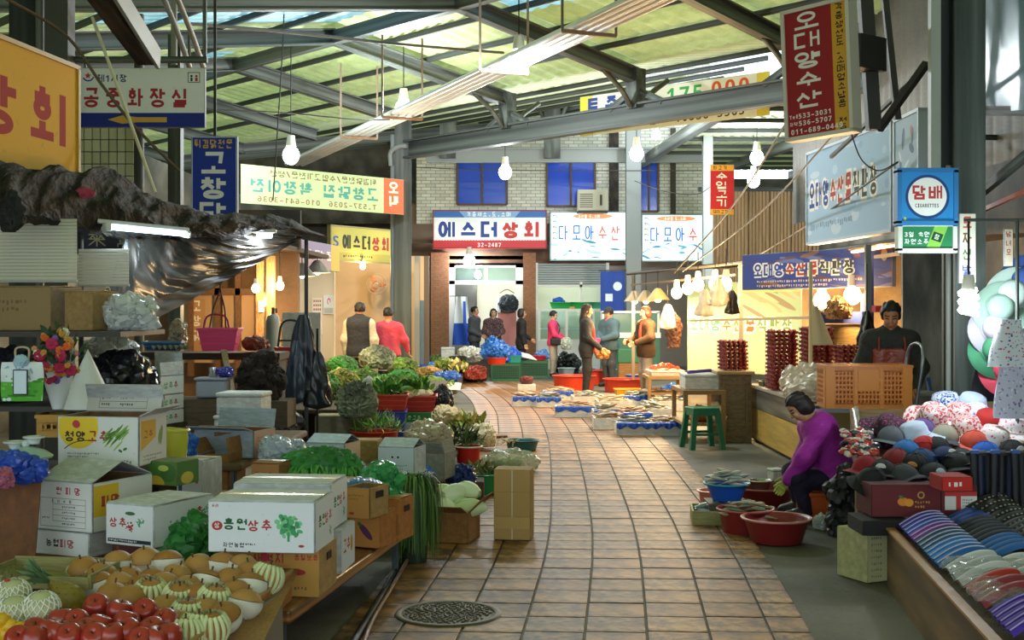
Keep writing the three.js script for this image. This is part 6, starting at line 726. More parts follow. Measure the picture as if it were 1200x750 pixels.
    single('leafy_greens', 'tall drooping bunch of dark green water dropwort at the end of the bench', 'greens', mg(l), VC(0.6), [q.x, 0, q.z - 0.06], [0, 0, 0], undefined, 'stuff'); single('bucket', 'dark bucket hidden inside the drooping dark green bunch', 'bucket', lathe([[0, 0], [0.08, 0], [0.1, 0.4], [0.09, 0.4], [0.07, 0.01], [0, 0.01]]), M('#26301f', 0.7), [q.x, 0.002, q.z - 0.06]); }
  // napa cabbages in an open carton on the paving
  { const q = on(537, 637, 0.01); carton('open kraft carton of pale cabbages standing on the paving', [q.x - 0.02, 0.012, q.z - 0.15], -0.25, { w: 0.25, h: 0.2, d: 0.3, mat: kraft2, inner: card('#c9c4b4'), lid: 'open', flaps: [['f', 2.75, 0.15], ['r', 2.35, 0.16]] });
    const napa = (() => { const l = [sp(1, [0, 0, 0], [0.07, 0.075, 0.13], 14, 10)]; for (let i = 0; i < 9; i++) l.push(tf(grid(5, 7, (u, v) => { const a = (u - 0.5) * 1.5, r = 0.074 * Math.sin(0.5 + v * 2.3); return [Math.sin(a) * r, Math.cos(a) * r, (v - 0.5) * 0.27]; }), [0, 0, 0], [0, 0, i * 0.7 + (i % 2) * 0.2], [1.02 + i * 0.008, 1.02 + i * 0.008, 1])); return mg(l); })();
    [[0.0, 0.2, -0.05, 0.2], [-0.1, 0.2, 0.03, -0.3], [0.08, 0.2, 0.06, 0.5], [-0.03, 0.285, -0.06, 1.1], [-0.11, 0.28, -0.08, 0.3], [0.06, 0.29, -0.12, -0.4]].forEach(([x, y, z, a], i) => { const t = single('napa_cabbage', 'pale green napa cabbage heaped in the open kraft carton', 'cabbage', napa, M(i % 2 ? '#e2eccb' : '#cfe2a8', 0.55), [q.x + x, 0.012 + y + 0.02, q.z - 0.16 + z], [0.15, a + 1.2, 0.1], 'napa cabbages in the carton'); t.scale.setScalar(0.8); }); }
  // right end of the vegetable display
  const base = (lab, x, y, w, h, d, m) => { const q = on(x, y, 0.01); return single('wooden_platform', lab, 'platform', rb(w, h, d, 0.01, [0, h / 2, -d / 2], undefined, 1), m, [q.x, 0.012, q.z]); };
  base('low timber pallet under the vegetables beside the tall kraft carton', 522, 588, 0.62, 0.16, 0.9, M('#5a4632', 0.8, { map: T.wood }));
  { const q = on(571, 582, 0.01); basin('green plastic tub of bean pods on the paving', [q.x - 0.05, 0.012, q.z - 0.2], 0.19, 0.17, M('#1f8a4a', 0.4)); leafHeap('dark green bean pods heaped in the green tub', [q.x - 0.05, 0.13, q.z - 0.2], 130, dome(0.16, 0.12, 0.16), ['#4a5a26', '#6a7a34', '#3a4a20', '#7d7a3c'], { leaf: blade(0.1, 0.016, 0.3), name: 'bean_pods', cat: 'beans' }); }
  bag('dark blue plastic bag bunched against the green tub', on(540, 575, 0.17), 0.09, 0.1, 0.1, plasticBag('#22357a', 0.1), { seed: 101 });
  { const q = on(548, 545, 0.17); basin('red plastic bucket behind the dark blue bag', [q.x, 0.175, q.z - 0.14], 0.13, 0.15, M('#c8281e', 0.35), { name: 'bucket', cat: 'bucket', rim: M('#d8c8b8', 0.4) }); leafHeap('dark leafy herbs sprawling above the red bucket', [q.x - 0.1, 0.24, q.z - 0.35], 220, dome(0.22, 0.2, 0.2), ['#2f4a24', '#3f5f2a', '#22381c', '#4f6f34'], { leaf: blade(0.16, 0.02, 0.5) }); }
  leafHeap('yellow green lettuce leaves behind the dark herbs', on(548, 506, 0.1).toArray(), 110, dome(0.24, 0.18, 0.2), ['#8a9a3c', '#a8a84a', '#6f7f30', '#c8b86a'], { leaf: blade(0.15, 0.05) });
  { const q = on(600, 556, 0.0); const t = thing('clear_bag', 'clear plastic bag of round green squashes beside the tall carton', 'bag', [q.x, 0.012, q.z - 0.15]); part(t, 'film', lump(0.26, 0.1, 0.16, { seed: 111 }), plasticBag('#d8dccb', 0.72)); for (let i = 0; i < 7; i++) part(t, 'squash', sp(0.06, [rr(-0.17, 0.17), 0.07, rr(-0.08, 0.08)], [1, 0.95, 1], 12, 8), M(pick(['#8fa86a', '#b4c48a', '#6f8a4a']), 0.5)); }
  { const q = on(612, 530, 0.0); basin('teal enamel basin with a dark rim on the paving', [q.x, 0.012, q.z - 0.12], 0.2, 0.11, M('#2f6a6c', 0.4), { rim: M('#1f3f44', 0.4) }); const q2 = on(585, 531, 0.0); single('cutting_board', 'worn brown board laid beside the teal basin', 'board', rb(0.34, 0.03, 0.2, 0.008), M('#8a5a34', 0.7, { map: T.wood }), [q2.x - 0.1, 0.15, q2.z - 0.32], [0, 0.3, 0.0]); leafHeap('straw coloured bean sprouts spread on a flat tray', [q2.x - 0.0, 0.06, q2.z - 0.08], 120, dome(0.26, 0.07, 0.14), ['#d8c088', '#c8a868', '#e4d2a0'], { leaf: blade(0.08, 0.007, 0.4), name: 'bean_sprouts', cat: 'sprouts' }); }
  bag('tan plastic sheet tucked over a teal tub behind the white cartons', on(500, 534, 0.3).add(V(0, 0.06, -0.2)), 0.2, 0.1, 0.17, plasticBag('#b9ab8c', 0.2), { name: 'plastic_sheet', cat: 'plastic', seed: 121 }); basin('teal plastic tub beneath the tan plastic sheet', on(500, 548, 0.3).add(V(0, 0.002, -0.24)).toArray(), 0.22, 0.12, M('#1f7a6a', 0.4)); bag('cream plastic sheet folded back over a vegetable tray', on(520, 500, 0.15), 0.14, 0.12, 0.16, M('#d3c09a', 0.7), { name: 'plastic_sheet', cat: 'plastic', seed: 131 }); bag('white sheet rolled over the end of the vegetable tray', on(563, 522, 0.05), 0.14, 0.11, 0.22, M('#d9cdb0', 0.7), { name: 'plastic_sheet', cat: 'plastic', seed: 132 });
  bag('black plastic bag with a blue flap beside the second red crate', on(518, 478, 0.3), 0.12, 0.14, 0.12, M('#22262c', 0.3), { seed: 133 }); bag('sky blue plastic film crumpled beside the grey carton', on(497, 562, 0.3).add(V(0.0, 0.01, 0.1)), 0.07, 0.05, 0.05, plasticBag('#3f7fd0', 0.2), { name: 'plastic_sheet', cat: 'plastic', seed: 134 });
}

// ---------------------------------------------------------------- right side: steel column, canopy, fish stall
{
  const c = thing('steel_column', 'heavy grey green steel column carrying the blue tobacco sign', 'column', [at(1129, 0, 9.2).x, 0, -9.2]), m = M('#6f7a76', 0.5, { map: T.blotch });
  part(c, 'shaft', mg(bx(0.22, 5.4, 0.04, [0, 2.7, 0.12]), bx(0.22, 5.4, 0.04, [0, 2.7, -0.12]), bx(0.05, 5.4, 0.24, [-0.02, 2.7, 0])), m); part(c, 'side_rail', bx(0.07, 3.4, 0.07, [-0.245, 3.9, 0.1]), M('#b4b8b0', 0.5)); part(c, 'dark_web', bx(0.13, 3.4, 0.04, [-0.16, 3.9, -0.05]), M('#3d4246', 0.6)); part(c, 'conduit', cy(0.018, 0.018, 2.6, [-0.15, 1.3, 0.12]), M('#8a8d86', 0.5));
  struct('wall_right_upper', tf(grid(160, 1, (u, v) => [Math.abs(Math.sin(u * 190)) * 0.04, v * 2.9, -u * 15])), M('#75736c', 0.6, { map: T.blotch }), [4.75, 3.0, -6.5]);
  const br = thing('sign_bracket', 'dark steel bracket holding the tall red vertical sign', 'bracket'); part(br, 'arm', bar(at(1000, 60, 9.7), at(1030, 66, 9.9), 0.14, 0.26), M('#2f2d2b', 0.6)); part(br, 'upright', bar(at(1024, 152, 9.9), at(1012, -30, 9.9), 0.1, 0.1), M('#3c3a37', 0.6)); part(br, 'upright', bar(at(1052, 140, 10.2), at(1034, -30, 10.2), 0.05, 0.05), M('#55524c', 0.6)); part(br, 'stay', bar(at(1030, 152, 9.9), at(1086, 74, 9.5), 0.05, 0.05), M('#3c3a37', 0.6)); part(br, 'stay', bar(at(974, 184, 12), at(1090, 75, 9.6), 0.03, 0.03), M('#4a4844', 0.6));
  const gl = thing('awning_frame', 'steel awning frame with a shiny bluish translucent sheet at the upper right', 'awning'); part(gl, 'sheet', grid(20, 10, (u, v) => { const p = at(1148 + u * 90, -30 + v * 160, 9.6 - u * 1.2); return [p.x, p.y, p.z + fbm(u * 5, v * 4, 1, 3) * 0.2]; }), M('#8fb0c4', 0.25, { transmission: 0.4, thickness: 0 })); part(gl, 'rail', bar(at(1145, 130, 9.6), at(1240, 130, 8.6), 0.05, 0.07), steel); part(gl, 'brace', bar(at(1147, 228, 9.5), at(1215, 172, 8.6), 0.05, 0.06), steel); part(gl, 'beam', bar(at(1148, 248, 9.5), at(1220, 216, 8.2), 0.03, 0.03), M('#a8584a', 0.5));
  // canopy
  const cp = thing('stall_canopy', 'thin dark sheet canopy over the fish stall on steel posts', 'canopy'), fr = [at(1056, 282, 13.1), at(960, 296, 15.7), at(866, 308, 19.1), at(735, 321, 24.2)].map((p) => p.toArray());
  part(cp, 'sheet', grid(20, 4, (u, v) => { const p = lerpA(fr, u); return [p[0] + v * 2.0, p[1] + 0.03 + v * 0.1, p[2] - v * 0.5]; }), M('#5d564c', 0.7, { map: T.blotch })); part(cp, 'front_rail', tube(fr.map((p) => V(...p)), 0.03, 20), M('#4c443a', 0.6));
  for (const [x, d, h, col] of [[1017, 13.4, 2.25, '#7f8a8e'], [868, 18.9, 2.25, '#6d6a62'], [742, 24, 2.2, '#6d6a62']]) { const q = at(x, 0, d); part(cp, 'post', bx(0.06, h, 0.06, [q.x, h / 2, q.z]), M(col, 0.5)); }
  part(cp, 'sign_rail', bar(at(1056, 297, 13.6), at(872, 322, 19), 0.04, 0.04), M('#8a8d8a', 0.5)); part(cp, 'lamp_rail', bar(at(862, 322, 18), at(740, 334, 23.6), 0.03, 0.03), M('#6f5a40', 0.6));
  { const q = at(950, 0, 12.9); single('bamboo_pole', 'pale bamboo pole standing before the egg stacks with a white rag', 'pole', mg(cy(0.02, 0.024, 2.05, [0, 1.02, 0], undefined, 8), tf(grid(6, 8, (u, v) => [u * 0.16 * (0.4 + v), -v * 0.4, Math.sin(u * 5) * 0.02]), [0.01, 1.6, 0.02])), M('#dcc79c', 0.6), [q.x, 0, q.z]); single('cross_pole', 'pale pole laid level across the fish stall in front of the banner', 'pole', bar(at(808, 376, 17.2), at(958, 372, 12.95), 0.03, 0.03), M('#d3bd92', 0.6)); }
  // counters
  const k = thing('display_counter', 'long low counter with a yellow front panel and grey metal apron', 'counter', [3.3, 0, -13.45]); part(k, 'body', bx(0.84, 0.62, 3.5, [0, 0.33, 0]), M('#8a7240', 0.7, { map: T.blotch })); part(k, 'yellow_panel', bx(0.012, 0.36, 3.4, [-0.426, 0.22, 0]), M('#dcb45a', 0.6, { map: T.grain })); part(k, 'apron', bx(0.02, 0.24, 3.52, [-0.43, 0.53, 0]), M('#9a948a', 0.45, { metalness: 0.3, map: T.blotch })); part(k, 'top', bx(0.92, 0.03, 3.55, [0, 0.655, 0]), M('#a8a196', 0.4)); part(k, 'end_panel', bx(0.84, 0.6, 0.012, [0, 0.32, 1.755]), M('#8f7a4c', 0.7));
  const cb = thing('wooden_cabinet', 'brown panelled cabinet at the end of the counter under egg trays', 'cabinet', [2.62, 0, -15.1]); part(cb, 'body', rb(0.38, 0.8, 0.6, 0.008, [0, 0.4, 0]), M('#8f7a56', 0.6, { map: T.wood })); part(cb, 'top', rb(0.44, 0.04, 0.66, 0.008, [0, 0.82, 0]), M('#a58c62', 0.6)); part(cb, 'raised_panel', mg(bx(0.28, 0.03, 0.02, [0, 0.7, 0.305]), bx(0.28, 0.03, 0.02, [0, 0.1, 0.305]), bx(0.03, 0.6, 0.02, [-0.13, 0.4, 0.305]), bx(0.03, 0.6, 0.02, [0.13, 0.4, 0.305])), M('#7a6645', 0.6));
  // egg trays: moulded crimson sheets
  const tg = grid(22, 22, (u, v) => [(u - 0.5) * 0.3, 0.026 + 0.022 * Math.cos(u * 31.4) * Math.cos(v * 31.4), (v - 0.5) * 0.3]), eg = mg(...[-2, -1, 0, 1, 2].flatMap((i) => [-2, -1, 0, 1, 2].filter((j) => Math.abs(i) === 2 || Math.abs(j) === 2).map((j) => sp(0.022, [i * 0.058, 0.03, j * 0.058], [1, 1.2, 1], 7, 5)))), tm = M('#8e1f33', 0.45), em = M('#b0583c', 0.5);
  const stack = (x, y0, z, n, yaw, lab, grp) => { for (let i = 0; i < n; i++) { const t = thing('egg_tray', lab, 'egg tray', [x + rr(-0.006, 0.006), y0 + i * 0.044, z], yaw + rr(-0.04, 0.04), grp); part(t, 'tray', tg, tm); const e = part(t, 'eggs', eg, em); e.userData.kind = 'stuff'; } };
  stack(2.62, 0.842, -15.0, 8, 0.1, 'crimson egg tray in the short stack on the brown cabinet', 'egg trays on the cabinet'); stack(2.99, 0.672, -14.0, 15, 0.05, 'crimson egg tray in the tall stack beside the sea green banner', 'egg trays in the first tall stack'); stack(3.18, 0.672, -13.2, 16, 0, 'crimson egg tray in the tall stack behind the bamboo pole', 'egg trays in the second tall stack'); stack(3.42, 0.672, -12.75, 12, 0, 'crimson egg tray in the stack in front of the apron man', 'egg trays beside the apron man');
  bag('cloudy white plastic bag slumped on the counter before the egg trays', [2.98, 0.672, -12.8], 0.26, 0.16, 0.2, plasticBag('#e8d6c4', 0.25), { seed: 141 }); bag('second cloudy white plastic bag at the counter edge', [2.96, 0.672, -12.2], 0.3, 0.13, 0.2, plasticBag('#ead9c8', 0.25), { seed: 142 }); bag('pinkish plastic bag tucked behind the white bags', [3.3, 0.672, -12.25], 0.16, 0.13, 0.14, plasticBag('#dcb8a8', 0.2), { seed: 143 });
  tray('dark green shallow tray on the counter edge', [2.98, 0.672, -14.75], 0, { w: 0.14, h: 0.05, d: 0.3, mat: M('#2a4a40', 0.5), flare: 0.01 });
  const bb = thing('display_rack', 'blue painted steel rack with plywood panel behind the eggs', 'rack'); { const r = rectAt(955, 372, 1013, 420, 14.9); part(bb, 'rail', bx(r.w, 0.14, 0.06, [r.c.x, r.c.y + r.h / 2, r.c.z]), M('#3a4a8a', 0.5)); part(bb, 'panel', bx(r.w, 0.4, 0.03, [r.c.x, r.c.y - 0.04, r.c.z - 0.03]), M('#b08f52', 0.7, { map: T.wood })); part(bb, 'post', bx(0.07, 1.75, 0.06, [r.c.x + r.w / 2, 0.875, r.c.z]), M('#3a4a8a', 0.5)); part(bb, 'post', bx(0.07, 1.4, 0.06, [r.c.x - r.w / 2, 0.7, r.c.z]), M('#3a4a8a', 0.5)); const r2 = rectAt(1020, 358, 1068, 366, 14); part(bb, 'red_shelf', bx(r2.w, 0.07, 0.4, [r2.c.x, r2.c.y, r2.c.z]), M('#a8303a', 0.5)); const r3 = rectAt(1064, 318, 1070, 420, 13.9); part(bb, 'post', bx(0.06, 2.1, 0.06, [r3.c.x, 1.05, r3.c.z]), M('#34448a', 0.5)); part(bb, 'post', bx(0.06, 2.1, 0.06, [rectAt(1018, 0, 1022, 1, 14).c.x, 1.05, -14]), M('#34448a', 0.5)); }
  slab('wall_right_stall', 940, 300, 1100, 470, 16.4, 0.08, M('#c7a578', 0.7, { map: T.blotch })); slab('wall_right_plate', 1058, 292, 1112, 480, 11.9, 0.05, M('#8f887c', 0.45, { metalness: 0.3, map: T.blotch }));
  bag('brown woven basket heap on the blue stall rail', at(983, 374, 14.7), 0.14, 0.12, 0.12, M('#8a6a40', 0.7), { name: 'basket_heap', cat: 'basket', seed: 144 });
  for (const [x, y, lab] of [[858, 352, 'black plastic bag roll hanging among the warm bulbs'], [1016, 382, 'black plastic bag roll hanging beside the apron man']]) { const q = at(x, y, x < 900 ? 17.6 : 11.6); bag(lab, V(q.x, q.y - 0.2, q.z), x < 900 ? 0.11 : 0.1, 0.17, 0.07, M('#1f1d1c', 0.4), { seed: x, hang: 1 }); part(scene.children.at(-1), 'string', cy(0.005, 0.005, 0.5, [0, 0.52, 0], undefined, 5), black); }
  for (const [x, y, d, c, lab] of [[826, 372, 17.8, '#e8dcc4', 'white paper bundle hanging below the bare bulbs'], [782, 386, 20, '#efe6d6', 'white plastic bags hanging at the fish counter'], [842, 360, 17.5, '#e9e0cc', 'sheaf of white bags hanging beside the black roll']]) { const q = at(x, y, d); bag(lab, q, 0.13, 0.2, 0.06, plasticBag(c, 0.2), { seed: x, name: 'hanging_bags', hang: 1 }); part(scene.children.at(-1), 'string', cy(0.005, 0.005, 0.4, [0, 0.5, 0], undefined, 5), black); }
  // orange crate on a cart
  const cz = -10.1, cx0 = at(1012, 0, 10.1).x; { const t = thing('steel_cart', 'tubular steel hand cart carrying the orange crate', 'cart', [cx0, 0, cz]), sm = M('#7c8488', 0.35, { metalness: 0.6 }); part(t, 'deck', mg(bx(0.78, 0.03, 0.04, [0, 0.77, 0.17]), bx(0.78, 0.03, 0.04, [0, 0.77, -0.17]), ...[-0.3, -0.1, 0.1, 0.3].map((x) => bx(0.03, 0.025, 0.36, [x, 0.772, 0]))), sm); for (const x of [-0.36, 0.36]) for (const z of [-0.16, 0.16]) part(t, 'leg', cy(0.014, 0.014, 0.7, [x, 0.42, z]), sm); part(t, 'handle', tube([[0.36, 0.77, 0.17], [0.42, 1.25, 0.17], [0.42, 1.25, -0.17], [0.36, 0.77, -0.17]], 0.014, 30), sm); for (const x of [-0.36, 0.36]) for (const z of [-0.16, 0.16]) part(t, 'wheel', cy(0.05, 0.05, 0.03, [x, 0.05, z], [1.57, 0, 0]), black); }
  crate('large orange plastic crate with lattice sides on the steel cart', [cx0, 0.787, cz], -0.05, { w: 0.66, h: 0.33, d: 0.34, nx: 22, ny: 9, nz: 9, mat: M('#c8782a', 0.4) }); { const g = scene.children.at(-1), om = M('#d0802e', 0.4); part(g, 'solid_label_plate', bx(0.16, 0.17, 0.018, [0, 0.22, 0.17]), om); for (const s of [-1, 1]) { part(g, 'corner_column', mg(bx(0.07, 0.33, 0.022, [s * 0.3, 0.165, 0.17]), bx(0.022, 0.33, 0.06, [s * 0.33, 0.165, 0.14])), om); part(g, 'divider', bx(0.025, 0.33, 0.02, [s * 0.1, 0.165, 0.17]), om); } }
  { const q = at(1085, 430, 11); const t = thing('folding_chair', 'folding chair with a grey seat and blue tubes beside the apron man', 'chair', [q.x, 0, q.z - 0.2], 0.2); part(t, 'seat', rb(0.36, 0.03, 0.34, 0.01, [0, 0.82, 0]), M('#8f8c88', 0.5)); for (const s of [-1, 1]) { part(t, 'leg', bar(V(s * 0.17, 0, 0.2), V(s * 0.17, 0.95, -0.14), 0.03, 0.03), M('#2f5a9a', 0.4)); part(t, 'leg', bar(V(s * 0.15, 0, -0.2), V(s * 0.15, 0.82, 0.14), 0.03, 0.03), M('#b8b4ac', 0.4)); } part(t, 'backrest', rb(0.38, 0.16, 0.03, 0.01, [0, 1.0, -0.16], [-0.2, 0, 0]), M('#9a9894', 0.5)); }
}
// ---------------------------------------------------------------- fish on the ground and in trays
const fishG = [fishGeo(0.22), fishGeo(0.17), fishGeo(0.28)], fishM = ['#9aa0a0', '#b9b2a4', '#7f8688', '#c8b49a', '#8a7f6c'].map((h) => M(h, 0.35, { map: T.blotch }));
function fishes(label, group, c, n, sx, sz, h, sc = 1, mats = fishM) { for (let i = 0; i < n; i++) { const r = Math.sqrt((i + 0.5) / n), a = i * 2.39996, y = c.y + h * (1 - r * r) * 0.9 + 0.015; const f = single('fish', label, 'fish', pick(fishG), pick(mats), [c.x + Math.cos(a) * r * sx, y, c.z + Math.sin(a) * r * sz], [rr(-0.3, 0.3), rr(-0.7, 0.7) + (i % 2) * 3.14, rr(-0.25, 0.25)], group); f.scale.setScalar(sc); } }
{
  const blueFilm = plasticBag('#1f56c0', 0.12), pinkish = ['#d8b090', '#c99a7a', '#e0c4a4', '#b98a6c', '#d8c8b4'].map((h) => M(h, 0.4, { map: T.blotch }));
  const L = [[616, 477, 0.38, 'foam box of pale shellfish with a blue liner farthest from the stool', 1], [644, 478, 0.38, 'foam box of pale fish beside the shellfish box', 1], [675, 490, 0.56, 'long foam box of brown fish before the dark jacket woman', 1], [712, 495, 0.36, 'short foam box of flat fish with blue film over its rim', 1], [712, 504, 0.32, 'small foam box at the front corner of the fish display', 0], [745, 511, 0.44, 'front foam box draped in blue film nearest the green stool', 1], [784, 511, 0.42, 'front foam box beside the cabinet heaped with fish', 1], [765, 492, 0.5, 'second row foam box of fish behind the front boxes', 0], [720, 482, 0.5, 'foam box of fish behind the short one', 0], [785, 482, 0.5, 'foam box of fish in front of the wooden fish table', 0], [655, 470, 0.5, 'foam box of fish behind the long brown fish box', 1], [690, 476, 0.5, 'foam box of fish at the feet of the dark jacket woman', 0], [742, 498, 0.5, 'foam box of fish in the middle of the display with blue film', 1], [750, 476, 0.5, 'foam box of fish at the feet of the brown jacket person', 1]];
  L.forEach(([x, y, w, lab, film], i) => {
    const p = on(x, y, 0), d = 0.5, h = 0.15, t = thing('foam_box', lab, 'box', [p.x, 0.005, p.z - d / 2], rr(-0.06, 0.06)); part(t, 'walls', mg(bx(w, h, 0.025, [0, h / 2, d / 2]), bx(w, h, 0.025, [0, h / 2, -d / 2]), bx(0.025, h, d, [w / 2, h / 2, 0]), bx(0.025, h, d, [-w / 2, h / 2, 0]), bx(w, 0.06, d, [0, 0.03, 0])), styro);
    if (film) part(t, 'blue_liner', grid(24, 6, (u, v) => [(u - 0.5) * w * 1.03, h + 0.012 - Math.max(0, v - 0.4) * (0.11 + 0.03 * Math.sin(u * 17)), d / 2 - 0.05 + Math.min(v, 0.45) * 0.16 + 0.008 * Math.sin(u * 40)]), blueFilm);
    fishes(['small pale fish heaped in the foam boxes of the ground display', 'brown fish laid in the foam boxes of the ground display'][i % 2], ['pale fish in the foam boxes', 'brown fish in the foam boxes'][i % 2], V(p.x, 0.12, p.z - d / 2), 20, w * 0.44, d * 0.42, 0.1, 0.9, i % 2 ? fishM : pinkish);
  });
  const rm = M('#b8341c', 0.35), rtub = (lab, x, y, r, h) => { const p = on(x, y, 0); return basin(lab, [p.x, 0.004, p.z - r], r, h, rm, { bot: 0.88, lip: 0.04, name: 'red_tub', cat: 'tub' }); };
  rtub('wide orange red plastic tub behind the dark jacket woman', 674, 458, 0.44, 0.27); rtub('wide dark red plastic tub left of the brown jacket woman', 733, 461, 0.4, 0.25); rtub('orange red tub half hidden behind the brown jacket woman', 700, 452, 0.34, 0.3);
  { const p = on(735, 463, 0.0); tray('bright yellow plastic crate of fish in front of the dark red tub', [p.x, 0.005, p.z + 0.1], 0.1, { w: 0.42, h: 0.11, d: 0.25, mat: M('#e0a81c', 0.4), flare: 0.02, name: 'plastic_crate', cat: 'crate' }); const q = on(617, 458, 0.0); basin('small dark bowl with red shellfish at the corner of the display', [q.x, 0.13, q.z], 0.14, 0.07, M('#5a2a22', 0.4), { name: 'bowl', cat: 'bowl' }); bag('dark red shellfish heaped in the small dark bowl', [q.x, 0.16, q.z], 0.11, 0.06, 0.1, M('#6a2420', 0.45), { name: 'shellfish', cat: 'shellfish', seed: 5, fine: 0.3 }); single('foam_block', 'white foam block under the small dark bowl', 'block', rb(0.34, 0.12, 0.3, 0.01, [0, 0.065, 0]), styro, [q.x, 0.004, q.z]); }
  // stepped fish tables in the warm light
  const wd = M('#b08a58', 0.7, { map: T.wood }); for (const [x, y, Y, w, d, lab] of [[826, 520, 0.62, 0.5, 1.1, 'pale wooden fish table beside the brown cabinet'], [782, 478, 0.5, 0.62, 0.9, 'pale wooden fish table with red roe trays behind the foam boxes']]) { const p = on(x, y, 0), t = thing('fish_table', lab, 'table', [p.x, 0, p.z - d / 2]); part(t, 'top', bx(w, 0.05, d, [0, Y - 0.025, 0]), wd); part(t, 'lower_shelf', bx(w, 0.03, d, [0, 0.22, 0]), wd); for (const a of [-1, 1]) for (const b of [-1, 1]) part(t, 'leg', bx(0.05, Y - 0.05, 0.05, [a * (w / 2 - 0.03), (Y - 0.05) / 2, b * (d / 2 - 0.03)]), wd);
    if (x > 800) { box3('white foam box on the fish table holding wrapped knives', [p.x, Y, p.z - 0.4], 0, 0.42, 0.18, 0.5, styro); single('paper_roll', 'purple and orange wrapped bundle on the white foam box', 'bundle', rb(0.3, 0.04, 0.07, 0.015), M('#5a3f8a', 0.5), [p.x - 0.02, Y + 0.21, p.z - 0.3], [0, 0.2, 0.06]); bag('orange net of shellfish on the lower shelf of the fish table', [p.x + 0.02, 0.237, p.z - 0.35], 0.15, 0.08, 0.15, M('#b8622a', 0.6), { name: 'net_sack', seed: 8 }); bag('cream sack leaning at the foot of the fish table', [p.x + 0.22, 0.237, p.z - 0.2], 0.1, 0.12, 0.12, M('#e0d4b4', 0.7), { name: 'sack', cat: 'sack', seed: 9 }); }
    else { for (const k of [0, 1]) { tray(k ? 'white tray of fish stacked at the front of the fish table' : 'shallow tray heaped with bright orange red roe', [p.x + 0.02, Y + 0.002, p.z - 0.62 + k * 0.36], 0, { w: 0.5, h: 0.07, d: 0.26, mat: k ? styro : M('#e8e0d0', 0.5), flare: 0.02 }); } bag('bright orange red fish roe heaped in the shallow tray', [p.x + 0.02, Y + 0.03, p.z - 0.62], 0.24, 0.07, 0.11, M('#d8401c', 0.35), { name: 'fish_roe', cat: 'roe', seed: 12, fine: 0.3, yaw: 0 }); fishes('pale fish on the white tray of the fish table', 'fish on the fish table', V(p.x, Y + 0.05, p.z - 0.26), 9, 0.2, 0.1, 0.04, 0.9, pinkish); } }
  fishes('small fish scattered on the lower shelf beside the orange net', 'fish on the lower shelf', V(on(790, 490, 0).x, 0.237, on(782, 478, 0).z - 0.3), 10, 0.24, 0.2, 0.04, 0.8, pinkish);
  // stool
  { const p = on(825, 527, 0), m = M('#0f6a4c', 0.4), t = thing('plastic_stool', 'square dark green plastic stool on the concrete by the counter', 'stool', [p.x, 0, p.z - 0.15], 0.2); part(t, 'seat', rb(0.31, 0.03, 0.31, 0.012, [0, 0.45, 0]), m); part(t, 'apron', mg(bx(0.3, 0.07, 0.015, [0, 0.41, 0.145]), bx(0.3, 0.07, 0.015, [0, 0.41, -0.145]), bx(0.015, 0.07, 0.3, [0.145, 0.41, 0]), bx(0.015, 0.07, 0.3, [-0.145, 0.41, 0])), m); for (const a of [-1, 1]) for (const b of [-1, 1]) part(t, 'leg', bar(V(a * 0.13, 0.43, b * 0.13), V(a * 0.18, 0, b * 0.18), 0.055, 0.055), m); for (const s of [-1, 1]) part(t, 'stretcher', bx(0.3, 0.03, 0.015, [0, 0.17, s * 0.165]), m); }
  // tubs by the purple woman
  const red2 = M('#7e1f22', 0.35), rimm = M('#c98a7c', 0.4); { const a = on(917, 642, 0); basin('empty dark red basin with a pale worn rim on the concrete', [a.x, 0.004, a.z - 0.19], 0.235, 0.165, red2, { rim: rimm, bot: 0.72 }); const b = on(880, 631, 0); basin('dark red basin of green shrimp half behind the empty basin', [b.x, 0.004, b.z - 0.2], 0.2, 0.17, red2, { rim: M('#a04a44', 0.4) }); fishes('grey green shrimp like fish heaped in the dark red basin', 'fish in the dark red basin', V(b.x + 0.02, 0.12, b.z - 0.2), 26, 0.2, 0.16, 0.1, 0.6, ['#7f8a6a', '#9a9270', '#5f6a5a', '#a8a084'].map((h) => M(h, 0.4)));
    const c = on(842, 618, 0), w = thing('wooden_crate', 'flat greenish wooden fish crate on the paving', 'crate', [c.x + 0.02, 0.012, c.z - 0.2], -0.1); part(w, 'plank', bx(0.36, 0.1, 0.015, [0, 0.05, 0.18]), M('#a8a468', 0.7, { map: T.wood })); part(w, 'plank', bx(0.36, 0.1, 0.015, [0, 0.05, -0.18]), M('#a8a468', 0.7)); part(w, 'plank', bx(0.015, 0.1, 0.36, [-0.18, 0.05, 0]), M('#9a965c', 0.7)); part(w, 'plank', bx(0.015, 0.1, 0.36, [0.18, 0.05, 0]), M('#9a965c', 0.7)); part(w, 'floor_board', bx(0.36, 0.02, 0.36, [0, 0.01, 0]), M('#8a8654', 0.7)); fishes('silver grey mackerel lying in the flat wooden crate', 'fish in the wooden crate', V(c.x + 0.02, 0.08, c.z - 0.2), 16, 0.14, 0.12, 0.06, 0.75, ['#6f7f84', '#8a979a', '#55646a'].map((h) => M(h, 0.3)));
